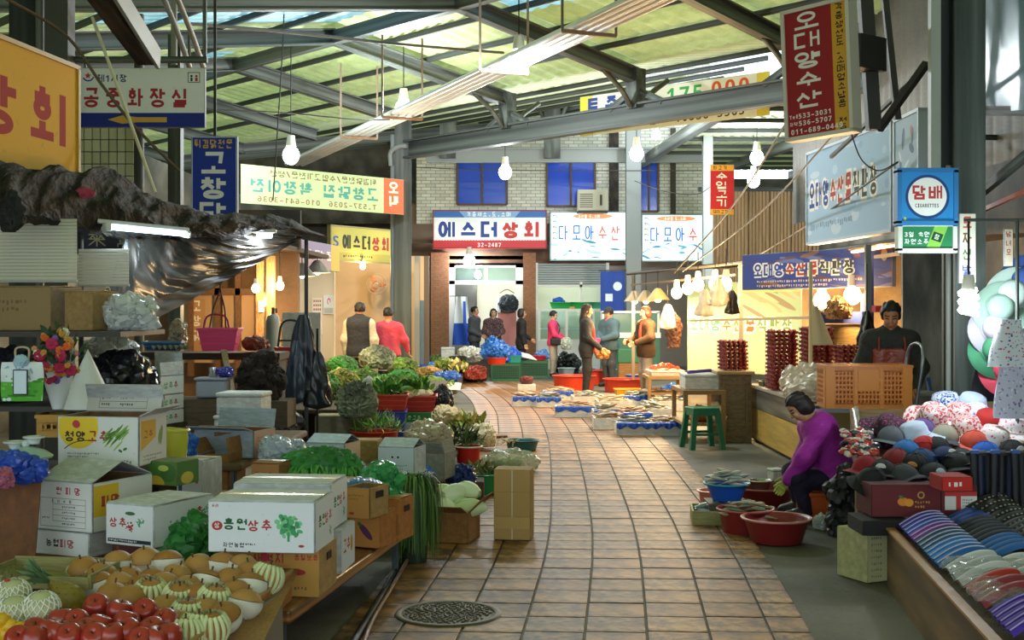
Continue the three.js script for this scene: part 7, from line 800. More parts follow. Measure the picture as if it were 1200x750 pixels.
    const e = on(902, 597, 0); basin('wide dark red basin of water in front of the purple woman', [e.x, 0.004, e.z - 0.26], 0.27, 0.14, red2, { rim: M('#a04a44', 0.4) }); single('crate_block', 'upturned crate block under the bright blue fish basin', 'crate', bx(0.3, 0.15, 0.3), M('#5d5a48', 0.7, { map: T.wood }), [on(856, 590, 0.16).x, 0.08, on(856, 590, 0.16).z - 0.16]); const f = on(856, 590, 0.16); basin('bright blue basin piled with small crabs and fish', [f.x, 0.157, f.z - 0.16], 0.17, 0.13, M('#1f5ac8', 0.35), { bot: 0.62, rim: M('#2a8aa0', 0.4) }); fishes('pale small fish piled in the bright blue basin', 'fish in the bright blue basin', V(f.x, 0.27, f.z - 0.16), 26, 0.14, 0.12, 0.1, 0.55, ['#a8a894', '#8a9a94', '#c8b4a0', '#7d8a88'].map((h) => M(h, 0.4)));
    basin('shallow stainless steel bowl standing in the wide red basin', [e.x - 0.02, 0.1, e.z - 0.3], 0.11, 0.09, M('#a8aaa8', 0.2, { metalness: 0.9 }), { name: 'steel_bowl', cat: 'bowl', bot: 0.6 }); box3('small white foam tub by the gloved hand of the purple woman', [on(922, 582, 0.1).x, 0.16, e.z - 0.42], 0.3, 0.1, 0.11, 0.1, styro, { name: 'foam_tub' }); const pk = on(852, 604, 0); basin('pink plastic bowl edge behind the wooden fish crate', [pk.x - 0.03, 0.012, pk.z - 0.42], 0.14, 0.12, M('#c8786a', 0.4), { name: 'bowl', cat: 'bowl' });
    const o = on(968, 613, 0); single('orange_tub', 'orange plastic tub under the seat of the purple woman', 'tub', mg(rb(0.3, 0.21, 0.3, 0.02, [0, 0.105, 0]), rb(0.33, 0.03, 0.33, 0.01, [0, 0.2, 0])), M('#b8501c', 0.45), [o.x, 0.003, o.z - 0.18]); bag('crumpled white paper bag beside the orange tub', on(963, 620, 0), 0.05, 0.05, 0.05, M('#c8ccd4', 0.6), { seed: 77, name: 'paper_bag' }); single('glove', 'yellow rubber glove lying by the table leg', 'glove', mg(sp(0.035, [0, 0.02, 0], [1, 0.5, 1.3]), ...[-2, -1, 0, 1, 2].map((i) => tf(sp(0.01, [0, 0.01, 0.055], [1, 0.8, 3]), [0, 0, 0], [0, i * 0.35, 0]))), M('#b8c03a', 0.5), on(979, 621, 0), [0, 0.3, 0]); }
}
// ---------------------------------------------------------------- hat and sock stall on the right
{
  const t = thing('hat_table', 'sloping display table draped with clear vinyl under the heap of caps', 'table', [0, 0, 0]), wm = M('#8a6a44', 0.75, { map: T.wood });
  const top = (u, v) => { const d = 7.35 + v * 1.75, x = 2.03 + v * 0.4 + u * 1.6; return [x, 0.55 + v * 0.3, -d]; }; part(t, 'top', grid(4, 4, top), wm); for (const [x, d] of [[2.08, 7.5], [3.6, 7.5], [2.45, 8.9], [3.6, 8.9]]) part(t, 'leg', bx(0.07, 0.55, 0.07, [x, 0.275, -d]), wm);
  part(t, 'vinyl_drape', grid(20, 12, (u, v) => { const p = top(0, u); return [p[0] - Math.sin(Math.min(1, v * 2) * 1.57) * 0.05 + 0.008 * Math.sin(u * 47 + v * 3) * v + 0.06, p[1] + 0.02 - v * v * 0.24, p[2]]; }), M('#9a988c', 0.25, { transmission: 0.55, thickness: 0 }));
  C('maroon tangerine carton holding up the front of the caps', 1062, 606, 0.385, 0.4, 0.185, 0.3, 0.02, { mat: card('#5e1f26'), front: pr(420, 190, '#6a2228', (c) => { blob(c, '#e08a2a', 190, 100, 34, 26); blob(c, '#e8962e', 226, 106, 28, 24); blob(c, '#4a7a3a', 180, 72, 18, 8, 0.4); c.strokeStyle = '#c8a04a'; c.lineWidth = 8; c.beginPath(); c.arc(300, 60, 18, 0, 7); c.stroke(); lines(c, 264, 96, 90, 2, 18, '#c8a04a'); }) }); C('second maroon carton with a white and red label', 1124, 606, 0.385, 0.21, 0.185, 0.28, 0.02, { mat: card('#5e1f26'), front: pr(220, 190, '#6a2228', (c) => { fill(c, '#e0dcd4', 20, 40, 200, 110); fill(c, '#c83a3a', 20, 40, 200, 26); fill(c, '#c83a3a', 90, 40, 30, 110); lines(c, 130, 84, 60, 3, 12, '#6a7a9a'); }) }); C('flat bright red box with white letters lying on the maroon carton', 1122, 576, 0.575, 0.17, 0.08, 0.2, 0.02, { mat: card('#b8231c'), front: pr(180, 90, '#c8281e', (c) => lines(c, 36, 26, 100, 1, 36, '#f0e4dc')) });
  C('black flat carton under the maroon tangerine carton', 1040, 628, 0.294, 0.28, 0.085, 0.3, 0.02, { mat: card('#26262a') }); C('cream carton printed with pale letters standing on the floor under the caps', 1029, 682, 0.003, 0.16, 0.29, 0.26, 0.45, { mat: card('#c9c48e'), front: pr(120, 230, '#cbc792', (c) => { for (let i = 0; i < 7; i++) lines(c, 20, 20 + i * 30, 80, 1, 14, '#8f8f68'); }) });
  single('timber_post', 'short timber post beside the cream carton', 'post', bx(0.05, 0.5, 0.05), wm, [on(1009, 668, 0).x, 0.25, on(1009, 668, 0).z]);
  single('black_sack', 'black sack slumped in the dark under the hat table', 'sack', lump(0.13, 0.24, 0.12, { seed: 151 }), M('#16171a', 0.5), on(997, 628, 0));
  const crown = sp(0.088, [0, 0, 0], [1, 1.05, 1.08], 20, 14), cg = (() => { const p = crown.attributes.position; for (let i = 0; i < p.count; i++) if (p.getY(i) < 0) p.setY(i, p.getY(i) * 0.18); crown.computeVertexNormals(); return crown; })();
  const visor = grid(14, 5, (u, v) => { const a = (u - 0.5) * 2.4, r = 0.085 + v * 0.075 * Math.cos(a * 0.62); return [Math.sin(a) * r * 0.98, 0.006 - Math.pow(Math.abs(u - 0.5) * 2, 2) * 0.03 * v - v * 0.012, Math.cos(a) * r + 0.0]; }), button = sp(0.009, [0, 0.094, 0], [1, 0.6, 1], 8, 6), seams = mg(...[0, 1, 2].map((i) => tf(new THREE.TorusGeometry(0.0895, 0.0016, 4, 24, Math.PI), [0, 0, 0], [0, i * 1.047, 0], [1, 1.05, 1.05])));
  const cap = (x, y, col, yaw, lab, o = {}) => { const d = 8.95 - y / 700 * 1.55, p = at(1000 + x / 6, 440 + y / 6, d), m = M(col, 0.85, { bumpMap: rep(T.weave, 6), bumpScale: 0.001 }), g = thing('baseball_cap', lab, 'cap', [p.x, p.y - 0.05, p.z]); g.rotation.set(o.rx ?? rr(-0.25, 0.35), yaw, rr(-0.4, 0.4)); const cw = part(g, 'crown', cg, m); part(g, 'visor', visor, o.visor ? M(o.visor, 0.8) : m); part(cw, 'button', button, m); part(cw, 'seams', seams, m); if (o.logo) part(cw, 'front_logo', sp(0.03, [0, 0.045, 0.078], [1, 0.8, 0.22], 10, 8), M(o.logo, 0.7)); return g; };
  cap(265, 400, '#5a5d66', -0.7, 'plain grey baseball cap with its visor toward the vinyl edge'); cap(370, 500, '#2a6ab0', -0.3, 'sky blue cap squeezed between the grey and red caps'); cap(500, 470, '#b0201e', -0.2, 'small bright red cap in the middle of the heap', { rx: 0.9 }); cap(95, 610, '#8a1420', -0.9, 'dark red cap at the left corner of the heap'); cap(205, 640, '#1b1b1e', -0.4, 'black cap with white stitched letters on the front', { logo: '#c8c8c4' }); cap(360, 670, '#3a3d42', -0.2, 'charcoal cap at the front of the heap'); cap(430, 590, '#1c1c20', -0.5, 'black cap with an orange round patch', { logo: '#d88a5a' }); cap(560, 660, '#22262c', 0.1, 'dark slate cap with a pale tag at the front', { logo: '#b9cad8' }); cap(640, 545, '#1c2c5a', 0.2, 'navy blue cap beside the black caps', { logo: '#e0e0dc' }); cap(720, 590, '#23252b', 0.4, 'black cap leaning against the hanging stockings'); cap(760, 560, '#2c343c', -0.2, 'dark grey cap with a faint emblem', { logo: '#9aa0a4' }); cap(930, 510, '#1f5cc0', -1.1, 'vivid blue cap with a wide visor near the stockings'); cap(1120, 500, '#1e2024', 0.3, 'black cap with white dots behind the vivid blue cap', { logo: '#c8c8c8' }); cap(640, 390, '#a09a8a', -0.5, 'khaki beige cap with a dark visor', { visor: '#4a4e58' }); cap(850, 430, '#d0503e', -0.4, 'salmon red cap under the red sun hat', { visor: '#d8604c' }); cap(485, 345, '#6a4f8e', -0.6, 'purple cap with a navy visor edge', { visor: '#2a2a4a' }); cap(590, 480, '#15161a', -0.7, 'black cap hidden between the red and khaki caps'); cap(300, 560, '#7a1a22', -0.5, 'wine red cap below the sky blue cap'); cap(130, 690, '#17181b', -0.9, 'black cap at the lowest front edge of the heap'); cap(490, 560, '#24406a', -0.2, 'blue black cap behind the orange patched cap');
  const pat = (bg, dots, n) => { const tx = canvas(128, 128, (c) => { fill(c, bg, 0, 0, 128, 128); for (let i = 0; i < n; i++) blob(c, pick(dots), rr(0, 128), rr(0, 128), rr(2, 6), rr(2, 5), rr(0, 3)); }); return new THREE.MeshStandardMaterial({ map: wrapR(tx, 3, 2), roughness: 0.85, side: THREE.DoubleSide }); };
  const floral = pat('#c8d0e4', ['#2a4a9a', '#4a6ab8', '#1f3a80'], 160), ging = pat('#e0cfd0', ['#b02a34', '#c84450'], 150), lav = pat('#c9c8e0', ['#9a8fc0', '#7a6aa8', '#dfe4f0'], 60), sky = M('#b9c8e0', 0.85), pinkF = pat('#ecdfe2', ['#c85a6a', '#8ab08a', '#d88a9a'], 40), white = M('#dfe0e2', 0.85), redH = M('#b0201c', 0.8);
  const hatG = lathe([[0, 0.1], [0.05, 0.098], [0.08, 0.085], [0.092, 0.05], [0.098, 0.008], [0.12, 0.0], [0.165, -0.012], [0.19, -0.022], [0.188, -0.024], [0.12, -0.003], [0.096, 0.003]], 30); { const p = hatG.attributes.position; for (let i = 0; i < p.count; i++) { const r = Math.hypot(p.getX(i), p.getZ(i)); if (r > 0.12) p.setY(i, p.getY(i) + Math.sin(Math.atan2(p.getX(i), p.getZ(i)) * 3) * (r - 0.12) * 0.3); } hatG.computeVertexNormals(); }
  const band = to(0.097, 0.006, [0, 0.012, 0], [Math.PI / 2, 0, 0], 28);
  for (const [x, y, m, rz, lab] of [[650, 175, floral, 0.3, 'blue and white floral sun hat at the back of the heap'], [560, 260, ging, 0.2, 'faded red dotted sun hat under the blue floral hat'], [740, 255, ging, -0.1, 'red and white checked sun hat spread flat'], [830, 185, sky, 0.1, 'plain pale blue sun hat near the steel column'], [860, 260, lav, 0.25, 'lavender sun hat beside the red sun hat'], [950, 305, redH, 0.1, 'plain bright red bucket hat among the sun hats'], [800, 350, ging, 0.3, 'second red and white checked sun hat below the lavender hat'], [1110, 345, pinkF, 0.15, 'pale pink floral sun hat at the right of the heap'], [1160, 300, white, 0.2, 'plain white sun hat behind the pink floral hat'], [430, 390, sky, 0.4, 'pale blue sun hat with a dotted brim behind the grey cap'], [980, 420, pinkF, 0.2, 'pink patterned sun hat behind the vivid blue cap'], [240, 345, pat('#2a1f2a', ['#b02a7a', '#8a1f5a'], 70), 0.3, 'black and magenta knitted hat beside the grey cap']]) { const d = 8.95 - y / 700 * 1.55, p = at(1000 + x / 6, 440 + y / 6, d), g = thing('sun_hat', lab, 'hat', [p.x, p.y - 0.04, p.z]); g.rotation.set(0.35, rr(0, 6), rz); part(part(g, 'hat_body', hatG, m), 'band', band, m); }
  { const l = []; for (let i = 0; i < 90; i++) { const a = rnd(), x = 20 + a * 210, y = 360 + rnd() * 170, d = 8.95 - y / 700 * 1.55, p = at(1000 + x / 6 - 14, 440 + y / 6, d); l.push(tf(lump(0.035, 0.012, 0.025, { detail: 2, seed: i }), [p.x, p.y - 0.03, p.z], [rr(-0.4, 0.4), rr(0, 6), rr(-0.4, 0.4)])); } for (const [k, c, lab] of [[0, '#a8312e', 'red hair ties and trinkets in clear packets at the vinyl edge'], [1, '#c9b8b0', 'pale hair ties and trinkets in clear packets at the vinyl edge'], [2, '#3a3a44', 'dark hair ties and trinkets in clear packets at the vinyl edge']]) single('trinkets', lab, 'trinkets', mg(l.filter((_, i) => i % 3 === k)), M(c, 0.2, { metalness: 0.1 }), [0, 0, 0], [0, 0, 0], 'packets of trinkets', 'stuff'); }
  // sock platform
  const A = V(2.13, 0, -7.12), B = V(1.77, 0, -4.5), e = thing('sock_platform', 'low platform with a worn brown front board under the rows of socks', 'platform', [0, 0, 0]), v = B.clone().sub(A).normalize(), nrm = V(-v.z, 0, v.x).multiplyScalar(-1); part(e, 'front_board', bar(V(A.x, 0.165, A.z), V(B.x, 0.165, B.z), 0.03, 0.33), M('#7d6238', 0.6, { map: T.blotch })); part(e, 'edge_strip', bar(V(A.x, 0.335, A.z), V(B.x, 0.335, B.z), 0.05, 0.012), M('#a8753c', 0.5));
  const U = (s, w, y) => { const p = A.clone().addScaledVector(v, s); return V(p.x + w, y, p.z); }; part(e, 'deck', grid(1, 1, (u, w) => { const p = U(u * 2.6, w * 1.3, 0.32); return [p.x, p.y, p.z]; }), M('#5d4a34', 0.8));
  const sg = (L) => grid(12, 5, (u, w) => { const a = (w - 0.5) * 2; return [u * L, 0.02 + 0.055 * Math.sin(u * 2.2) + 0.02 * u + (1 - a * a) * 0.022, (w - 0.5) * 0.085 - u * 0.03]; }), sock = sg(0.26), stripe = (k) => tube(Array.from({ length: 8 }, (_, i) => { const u = i / 7, w = k; const a = (w - 0.5) * 2; return [u * 0.25, 0.024 + 0.055 * Math.sin(u * 2.2) + 0.02 * u + (1 - a * a) * 0.022, (w - 0.5) * 0.085 - u * 0.03]; }), 0.0035, 14, 5), st1 = stripe(0.72), st2 = stripe(0.4);
  const cols = [['#4a2f9a', 'violet'], ['#4638a8', 'violet'], ['#2f4fc0', 'royal blue'], ['#2f5ac8', 'royal blue'], ['#8a2fa8', 'magenta purple'], ['#7a2a9a', 'magenta purple'], ['#2a4a70', 'slate blue'], ['#2c5078', 'slate blue'], ['#31587f', 'slate blue'], ['#2a78c8', 'sky blue'], ['#2f82d0', 'sky blue'], ['#2874c4', 'sky blue'], ['#2a6ab8', 'sky blue']];
  const mkSock = (pos, c, lab, grp, stripes, y = 0) => { const g = thing('folded_socks', lab, 'socks', pos, 0.12 + y, grp); part(g, 'knit', sock, M(c, 0.8, { bumpMap: rep(T.weave, 8), bumpScale: 0.001 })); if (stripes) { part(g, 'stripe', st1, M(stripes, 0.7)); } };
  const noStripe = 0; cols.forEach(([c, n], i) => { mkSock(U(0.1 + i * 0.088, 0.03, 0.332), c, n + ' folded socks with white stripes along the platform edge', n + ' socks along the edge', '#c8c4d8'); mkSock(U(0.06 + i * 0.088, 0.27, 0.34), i < 3 ? '#2a4a9a' : i < 9 ? '#1c2433' : '#2a62b0', (i < 3 ? 'deep blue' : i < 9 ? 'navy black' : 'mid blue') + ' folded socks in the second row from the edge', 'second row of socks', null); });
  const lace = M('#9a948c', 0.3); for (let i = 0; i < 15; i++) { const g = thing('folded_socks', 'black folded socks with a beaded sparkling trim', 'socks', U(-0.05 + i * 0.085, 0.44 + i * 0.012, 0.345 + Math.max(0, 5 - i) * 0.012), 0.2, 'black beaded socks'); part(g, 'knit', sock, M('#17181c', 0.75)); part(g, 'beaded_trim', mg(...Array.from({ length: 10 }, (_, k) => { const u = k / 9; return sp(0.0055, [u * 0.25, 0.03 + 0.055 * Math.sin(u * 2.2) + 0.02 * u, 0.03 - u * 0.03], [1.6, 1, 1], 6, 4); })), lace); }
  for (let r = 0; r < 2; r++) for (let i = 0; i < 6; i++) { const g = thing('folded_socks', r ? 'red patterned socks in shiny clear wrapping' : 'white and grey socks in shiny clear wrapping', 'socks', U((r ? 1.72 : 1.3) + i * 0.065, 0.05 + (i % 2) * 0.16, 0.334), 0.2, r ? 'wrapped red socks' : 'wrapped white socks'); part(g, 'knit', sock, M(r ? pick(['#b02a24', '#c8482c', '#8a2a3a']) : pick(['#c4c4cc', '#dcdce2', '#aaaab4']), 0.6)); part(g, 'clear_wrapper', tf(lump(0.15, 0.03, 0.06, { detail: 6, seed: i + r * 9 }), [0.13, 0.03, 0]), M('#f6f6f8', 0.06, { transmission: 0.9, thickness: 0 })); }
  for (let i = 0; i < 5; i++) mkSock(U(2.15 + i * 0.07, 0.05, 0.334), '#4a2aa0', 'deep purple striped socks at the near end of the platform', 'deep purple socks', '#a89ad0');
  for (let i = 0; i < 9; i++) { const p = at(1142 + i * 8, 620, 7.2 + (i % 3) * 0.08), h = 0.44; const g = thing('stocking', 'dark stocking hanging in a row beside the socks', 'stockings', [p.x, p.y, p.z], 0, 'hanging dark stockings'); part(g, 'leg_tube', tf(grid(10, 10, (u, w) => { const a = u * 6.283, r = 0.018 + 0.008 * w; return [Math.cos(a) * r + Math.sin(w * 4 + i) * 0.004, w * h, Math.sin(a) * r * 0.6]; })), M(i % 4 === 1 ? '#1c2a4a' : '#15151a', 0.45)); part(g, 'top_band', rb(0.05, 0.025, 0.03, 0.006, [0, h, 0], undefined, 1), M(i % 3 ? '#26262c' : '#2f5aa0', 0.4)); }
  single('hanging_rail', 'dark rail from which the stockings hang', 'rail', mg(bar(at(1132, 532, 7.25), at(1225, 532, 7.25), 0.02, 0.02), bar(at(1214, 532, 7.25), V(at(1214, 532, 7.25).x, 0.33, -7.25), 0.02, 0.02)), black);
  // hats and clothes hanging at the right edge
  const rack = thing('hat_rack', 'tall wire rack for hats beside the steel column', 'rack'); const rp = at(1192, 0, 8.1); part(rack, 'pole', cy(0.012, 0.012, 2.15, [rp.x, 1.07, rp.z]), steel); part(rack, 'arm', bar(V(rp.x - 0.34, 2.14, rp.z), V(rp.x + 0.2, 2.14, rp.z), 0.02, 0.02), steel);
  for (const [x, y, c, lab] of [[1180, 345, '#93a8a0', 'pale mint hat hanging topmost on the wire rack'], [1165, 362, '#6f8a7e', 'grey green hat hanging below the pale mint hat'], [1160, 410, '#2a6a4a', 'dark green hat hanging on the wire rack'], [1172, 432, '#b0384a', 'red patterned hat hanging above the dark green one'], [1160, 385, '#85828f', 'light grey hat hanging beside the spiral bulb'], [1195, 330, '#24407a', 'navy hat at the top of the wire rack']]) { const p = at(x + 9, y, 8.4), g = thing('sun_hat', lab, 'hat', p); g.rotation.set(1.2, 0.3, 0.4); part(g, 'hat_body', hatG, M(c, 0.85)); part(g, 'band', band, M(c, 0.7)); }
  for (const [x, y, h, m, lab] of [[1188, 490, 0.48, lav, 'lavender patterned blouse hanging at the right edge'], [1182, 430, 0.3, pat('#dfe2ea', ['#3a4a8a', '#c83a5a', '#8a9ac8'], 40), 'white and blue scarf hanging above the lavender blouse'], [1160, 470, 0.38, M('#1c1d22', 0.8), 'black jacket hanging behind the lavender blouse']]) { const p = at(x, y, x === 1160 ? 8.6 : 8.0); single('hanging_garment', lab, 'garment', tf(grid(16, 12, (u, w) => { const a = u * 6.283, r = 0.13 - w * 0.05; return [Math.cos(a) * r + Math.sin(w * 5 + u * 20) * 0.008, w * h, Math.sin(a) * r * 0.35 + Math.sin(u * 25) * 0.008]; })), m, p); }
}

// ---------------------------------------------------------------- people
const cap3 = (p, a, b, ra, rb2) => { const bx0 = b[0] - a[0], by = b[1] - a[1], bz = b[2] - a[2], px = p[0] - a[0], py = p[1] - a[1], pz = p[2] - a[2]; let t = (px * bx0 + py * by + pz * bz) / (bx0 * bx0 + by * by + bz * bz + 1e-9); t = t < 0 ? 0 : t > 1 ? 1 : t; const x = px - bx0 * t, y = py - by * t, z = pz - bz * t; return Math.sqrt(x * x + y * y + z * z) - (ra + (rb2 - ra) * t); };
const smin = (a, b, k) => { const h = Math.max(k - Math.abs(a - b), 0) / k; return Math.min(a, b) - h * h * k * 0.25; };
function field(bones, k = 0.03, grow = 0) { const q = [0, 0, 0]; return (x, y, z) => { q[0] = x; q[1] = y; q[2] = z; let d = 1e3; for (const b of bones) d = smin(d, cap3(q, b[0], b[1], b[2] + grow, b[3] + grow), k); return d; }; }
function bounds(bones, pad) { const lo = [9, 9, 9], hi = [-9, -9, -9]; for (const b of bones) for (const e of [b[0], b[1]]) for (let i = 0; i < 3; i++) { lo[i] = Math.min(lo[i], e[i] - pad); hi[i] = Math.max(hi[i], e[i] + pad); } return [lo, hi]; }
const handG = [-1, 1].map((s) => { // wrist at the origin, fingers down, thumb toward s, palm facing +z
  const b = [[[0, 0, 0], [0, -0.03, 0], 0.022, 0.026], [[-0.02, -0.05, 0], [0.02, -0.05, 0], 0.018, 0.018], [[-0.022, -0.08, 0.002], [0.022, -0.08, 0.002], 0.014, 0.014]];
  [[-0.03, 0.058, 0], [-0.01, 0.068, 1], [0.01, 0.064, 2], [0.029, 0.05, 3]].forEach(([x, L]) => { const X = -s * x, k = [[X, -0.085, 0.002], [X * 1.1, -0.085 - L * 0.42, 0.008], [X * 1.1, -0.085 - L * 0.72, 0.022], [X * 1.05, -0.085 - L * 0.88, 0.038]]; b.push([k[0], k[1], 0.0098, 0.009], [k[1], k[2], 0.009, 0.0085], [k[2], k[3], 0.0085, 0.0075]); });
  b.push([[s * 0.022, -0.03, 0.004], [s * 0.046, -0.06, 0.014], 0.013, 0.011], [[s * 0.046, -0.06, 0.014], [s * 0.052, -0.09, 0.026], 0.011, 0.009]); const [lo, hi] = bounds(b, 0.03); return nets(field(b, 0.006), lo, hi, 0.0042); });
function headGeo(skin, f = 1) { // face toward +z, centre of the skull at the origin, in metres for a 0.23 m head
  const g = nets((x, y, z) => { let d = (Math.hypot(x / 0.074, (y - 0.012) / 0.1, (z + 0.005) / 0.092) - 1) * 0.075; d = smin(d, (Math.hypot(x / 0.052, (y + 0.07) / 0.048, (z - 0.028) / 0.05) - 1) * 0.05, 0.03); d = smin(d, cap3([x, y, z], [0, 0.005, 0.083], [0, -0.028, 0.1], 0.008, 0.013), 0.014); for (const s of [-1, 1]) { d = smin(d, (Math.hypot((x - s * 0.077) / 0.012, (y + 0.008) / 0.03, (z + 0.005) / 0.018) - 1) * 0.012, 0.008); d = smin(d, Math.hypot(x - s * 0.036, y + 0.03, z - 0.066) - 0.022, 0.02); d = Math.max(d, -(Math.hypot((x - s * 0.031) / 0.016, (y - 0.006) / 0.009, (z - 0.093) / 0.012) - 1) * 0.009); } d = smin(d, cap3([x, y, z], [-0.016, -0.062, 0.079], [0.016, -0.062, 0.079], 0.008, 0.008), 0.006); return smin(d, cap3([x, y, z], [0, -0.05, -0.02], [0, -0.14, -0.03], 0.045, 0.05), 0.03); }, [-0.11, -0.15, -0.12], [0.11, 0.13, 0.13], f);
  const c0 = new THREE.Color(skin), lip = '#' + c0.clone().lerp(new THREE.Color('#a03a38'), 0.55).getHexString();
  return paint(g, (x, y, z) => z > 0.05 && Math.abs(Math.abs(x) - 0.031) < 0.016 && Math.abs(y - 0.006) < 0.0065 ? '#1a1412' : z > 0.05 && Math.abs(Math.abs(x) - 0.032) < 0.02 && Math.abs(y - 0.03) < 0.005 ? '#2a1d16' : z > 0.06 && Math.abs(x) < 0.024 && Math.abs(y + 0.062) < 0.008 ? lip : skin);
}
const headMem = new Map();
const Y180 = (v) => v;
function person(o) {
  const h = o.h ?? 1.6, J = { pel: [0, 0.53, 0], che: [0, 0.73, 0], nec: [0, 0.845, 0], hd: [0, 0.925, 0.012], sL: [0.106, 0.785, 0], sR: [-0.106, 0.785, 0], eL: [0.135, 0.635, -0.01], eR: [-0.135, 0.635, -0.01], wL: [0.14, 0.49, 0.03], wR: [-0.14, 0.49, 0.03], hL: [0.052, 0.515, 0], hR: [-0.052, 0.515, 0], kL: [0.056, 0.285, 0.012], kR: [-0.056, 0.285, 0.012], aL: [0.058, 0.045, -0.01], aR: [-0.058, 0.045, -0.01], ...o.J };
  for (const k in J) J[k] = J[k].map((v) => v * h);
  const foot = (a) => o.toe ? o.toe.map((v, i) => a[i] + v * h) : [a[0] * 1.15, 0.022 * h, a[2] + 0.1 * h], R = (v) => v * h, fat = o.fat ?? 1, mix = (a, b, t) => a.map((v, i) => v + (b[i] - v) * t), off = (a, x, y = 0, z = 0) => [a[0] + R(x), a[1] + R(y), a[2] + R(z)];
  const sh = mix(J.sL, J.sR, 0.5), torso = [[mix(J.hL, J.hR, 0.12), mix(J.sL, sh, 0.45), R(0.06 * fat), R(0.058 * fat)], [mix(J.hR, J.hL, 0.12), mix(J.sR, sh, 0.45), R(0.06 * fat), R(0.058 * fat)], [J.sL, J.sR, R(0.036), R(0.036)], [sh, J.nec, R(0.05), R(0.034)]];
  const arm = (s, e, w) => [[s, e, R(0.034), R(0.027)], [e, w, R(0.027), R(0.018)]], arms = [...arm(J.sL, J.eL, J.wL), ...arm(J.sR, J.eR, J.wR)], leg = (a, k, b) => [[a, k, R(0.053), R(0.037)], [k, b, R(0.037), R(0.024)]], legs = [...leg(J.hL, J.kL, J.aL), ...leg(J.hR, J.kR, J.aR), [J.hL, J.hR, R(0.056), R(0.056)]], feet = [[J.aL, foot(J.aL), R(0.026), R(0.02)], [J.aR, foot(J.aR), R(0.026), R(0.02)]];
  const cell = o.cell ?? 0.016, skin = o.skin ?? '#b98a68', t = thing('person', o.label, 'person', [o.at[0], o.at[2] ?? 0, o.at[1]], o.yaw ?? 0);
  const mesh = (bones, grow, k, clip, c = cell) => { const f = field(bones, k, grow), [lo, hi] = bounds(bones, R(0.09) + grow), g = clip ? (x, y, z) => Math.max(f(x, y, z), clip(x, y, z)) : f; return nets(g, lo, hi, c); };
  // the body: trunk, limbs, hands and head in one mesh
  const body = [paint(mesh([...torso, ...arms, ...legs, ...feet, [J.nec, J.hd, R(0.034), R(0.03)]], -0.004, 0.03 * h), () => skin)];
  [[J.wL, J.eL, 0], [J.wR, J.eR, 1]].forEach(([w, e, i]) => { const g = handG[i].clone(), d = V(...w).sub(V(...e)).normalize(); tf(g, [0, 0, 0], [0, (i ? -1 : 1) * 1.2, 0], [h / 1.7, h / 1.7, h / 1.7]); g.applyQuaternion(new THREE.Quaternion().setFromUnitVectors(V(0, -1, 0), d)); g.translate(w[0], w[1], w[2]); body.push(paint(g, () => o.glove ?? skin)); });
  const hk = skin + (o.fine ? 'f' : ''); if (!headMem.has(hk)) headMem.set(hk, headGeo(skin, o.fine ? 0.005 : 0.009)); const hs = h * 0.13 / 0.225, hm = new THREE.Matrix4().compose(V(...J.hd), new THREE.Quaternion().setFromEuler(new THREE.Euler(o.nod ?? 0, o.turn ?? 0, o.lean ?? 0, 'YXZ')), V(hs, hs, hs));
  body.push(headMem.get(hk).clone().applyMatrix4(hm)); part(t, 'body', mg(body), VC(0.6));
  const H = (f, lo, hi, c = 0.011) => nets(f, lo, hi, c).applyMatrix4(hm), style = o.hair ?? 'short', cut = style === 'short' ? -0.03 : style === 'bob' ? -0.1 : -0.3;
  const hairF = (x, y, z) => { let d = (Math.hypot(x / 0.092, (y - 0.025) / 0.112, (z + 0.018) / 0.106) - 1) * 0.09 + 0.006 * Math.sin(x * 90 + z * 40) * Math.sin(y * 70); if (style !== 'short') d = smin(d, (Math.hypot(x / 0.1, (y + (style === 'long' ? 0.13 : 0.04)) / (style === 'long' ? 0.19 : 0.1), (z + 0.045) / 0.075) - 1) * 0.08, 0.03); d = Math.max(d, cut - y); return Math.max(d, -Math.max(-(z - 0.035 - Math.max(0, y - 0.05) * 1.2), -(0.078 - Math.abs(x)) - 1, y - 0.07 - Math.max(0, 0.05 - Math.abs(x)) * 0.1)); };
  if (style !== 'none') part(t, 'hair', H(hairF, [-0.13, -0.36, -0.16], [0.13, 0.17, 0.14], o.fine ? 0.007 : 0.011), M(o.hairCol ?? '#191412', 0.6));
  // clothing
  const wear = (name, bones, grow, col, clip, rough2 = 0.8, k = 0.035 * h, mt) => part(t, name, addUV(mesh(bones, grow, k, clip), 3), mt ?? M(col, rough2, { bumpMap: T.bump, bumpScale: 0.012 }));
  const hem = R(o.hem ?? 0.47), tb = o.seated ? torso : [...torso, [J.hL, J.hR, R(0.062), R(0.062)], [off(J.hL, 0.005), off(J.hL, 0.008, -0.08), R(0.055), R(0.055)], [off(J.hR, -0.005), off(J.hR, -0.008, -0.08), R(0.055), R(0.055)]];
  const sleeves = [...arm(J.sL, J.eL, mix(J.eL, J.wL, 0.93)), ...arm(J.sR, J.eR, mix(J.eR, J.wR, 0.93))];
  wear('jacket', [...tb, ...sleeves], R(o.bulk ?? 0.01), o.top, o.seated ? (x, y, z) => (y - J.nec[1]) * 0.8 + (z - J.nec[2]) * 0.6 - R(0.022) : (x, y) => Math.max(hem - y, y - J.nec[1] + R(0.012) - Math.abs(x) * 0.9), 0.8, 0.035 * h, o.topMat);
  wear('trousers', legs, R(0.009), o.bottom ?? '#22242c', (x, y) => Math.max(o.seated ? -1 : y - R(0.56), R(o.cuff ?? 0.035) - y));
  for (const ft of feet) wear('shoe', [ft], R(0.008), o.shoe ?? '#1a1918', (x, y) => y - J.aL[1] - R(0.03), 0.5);
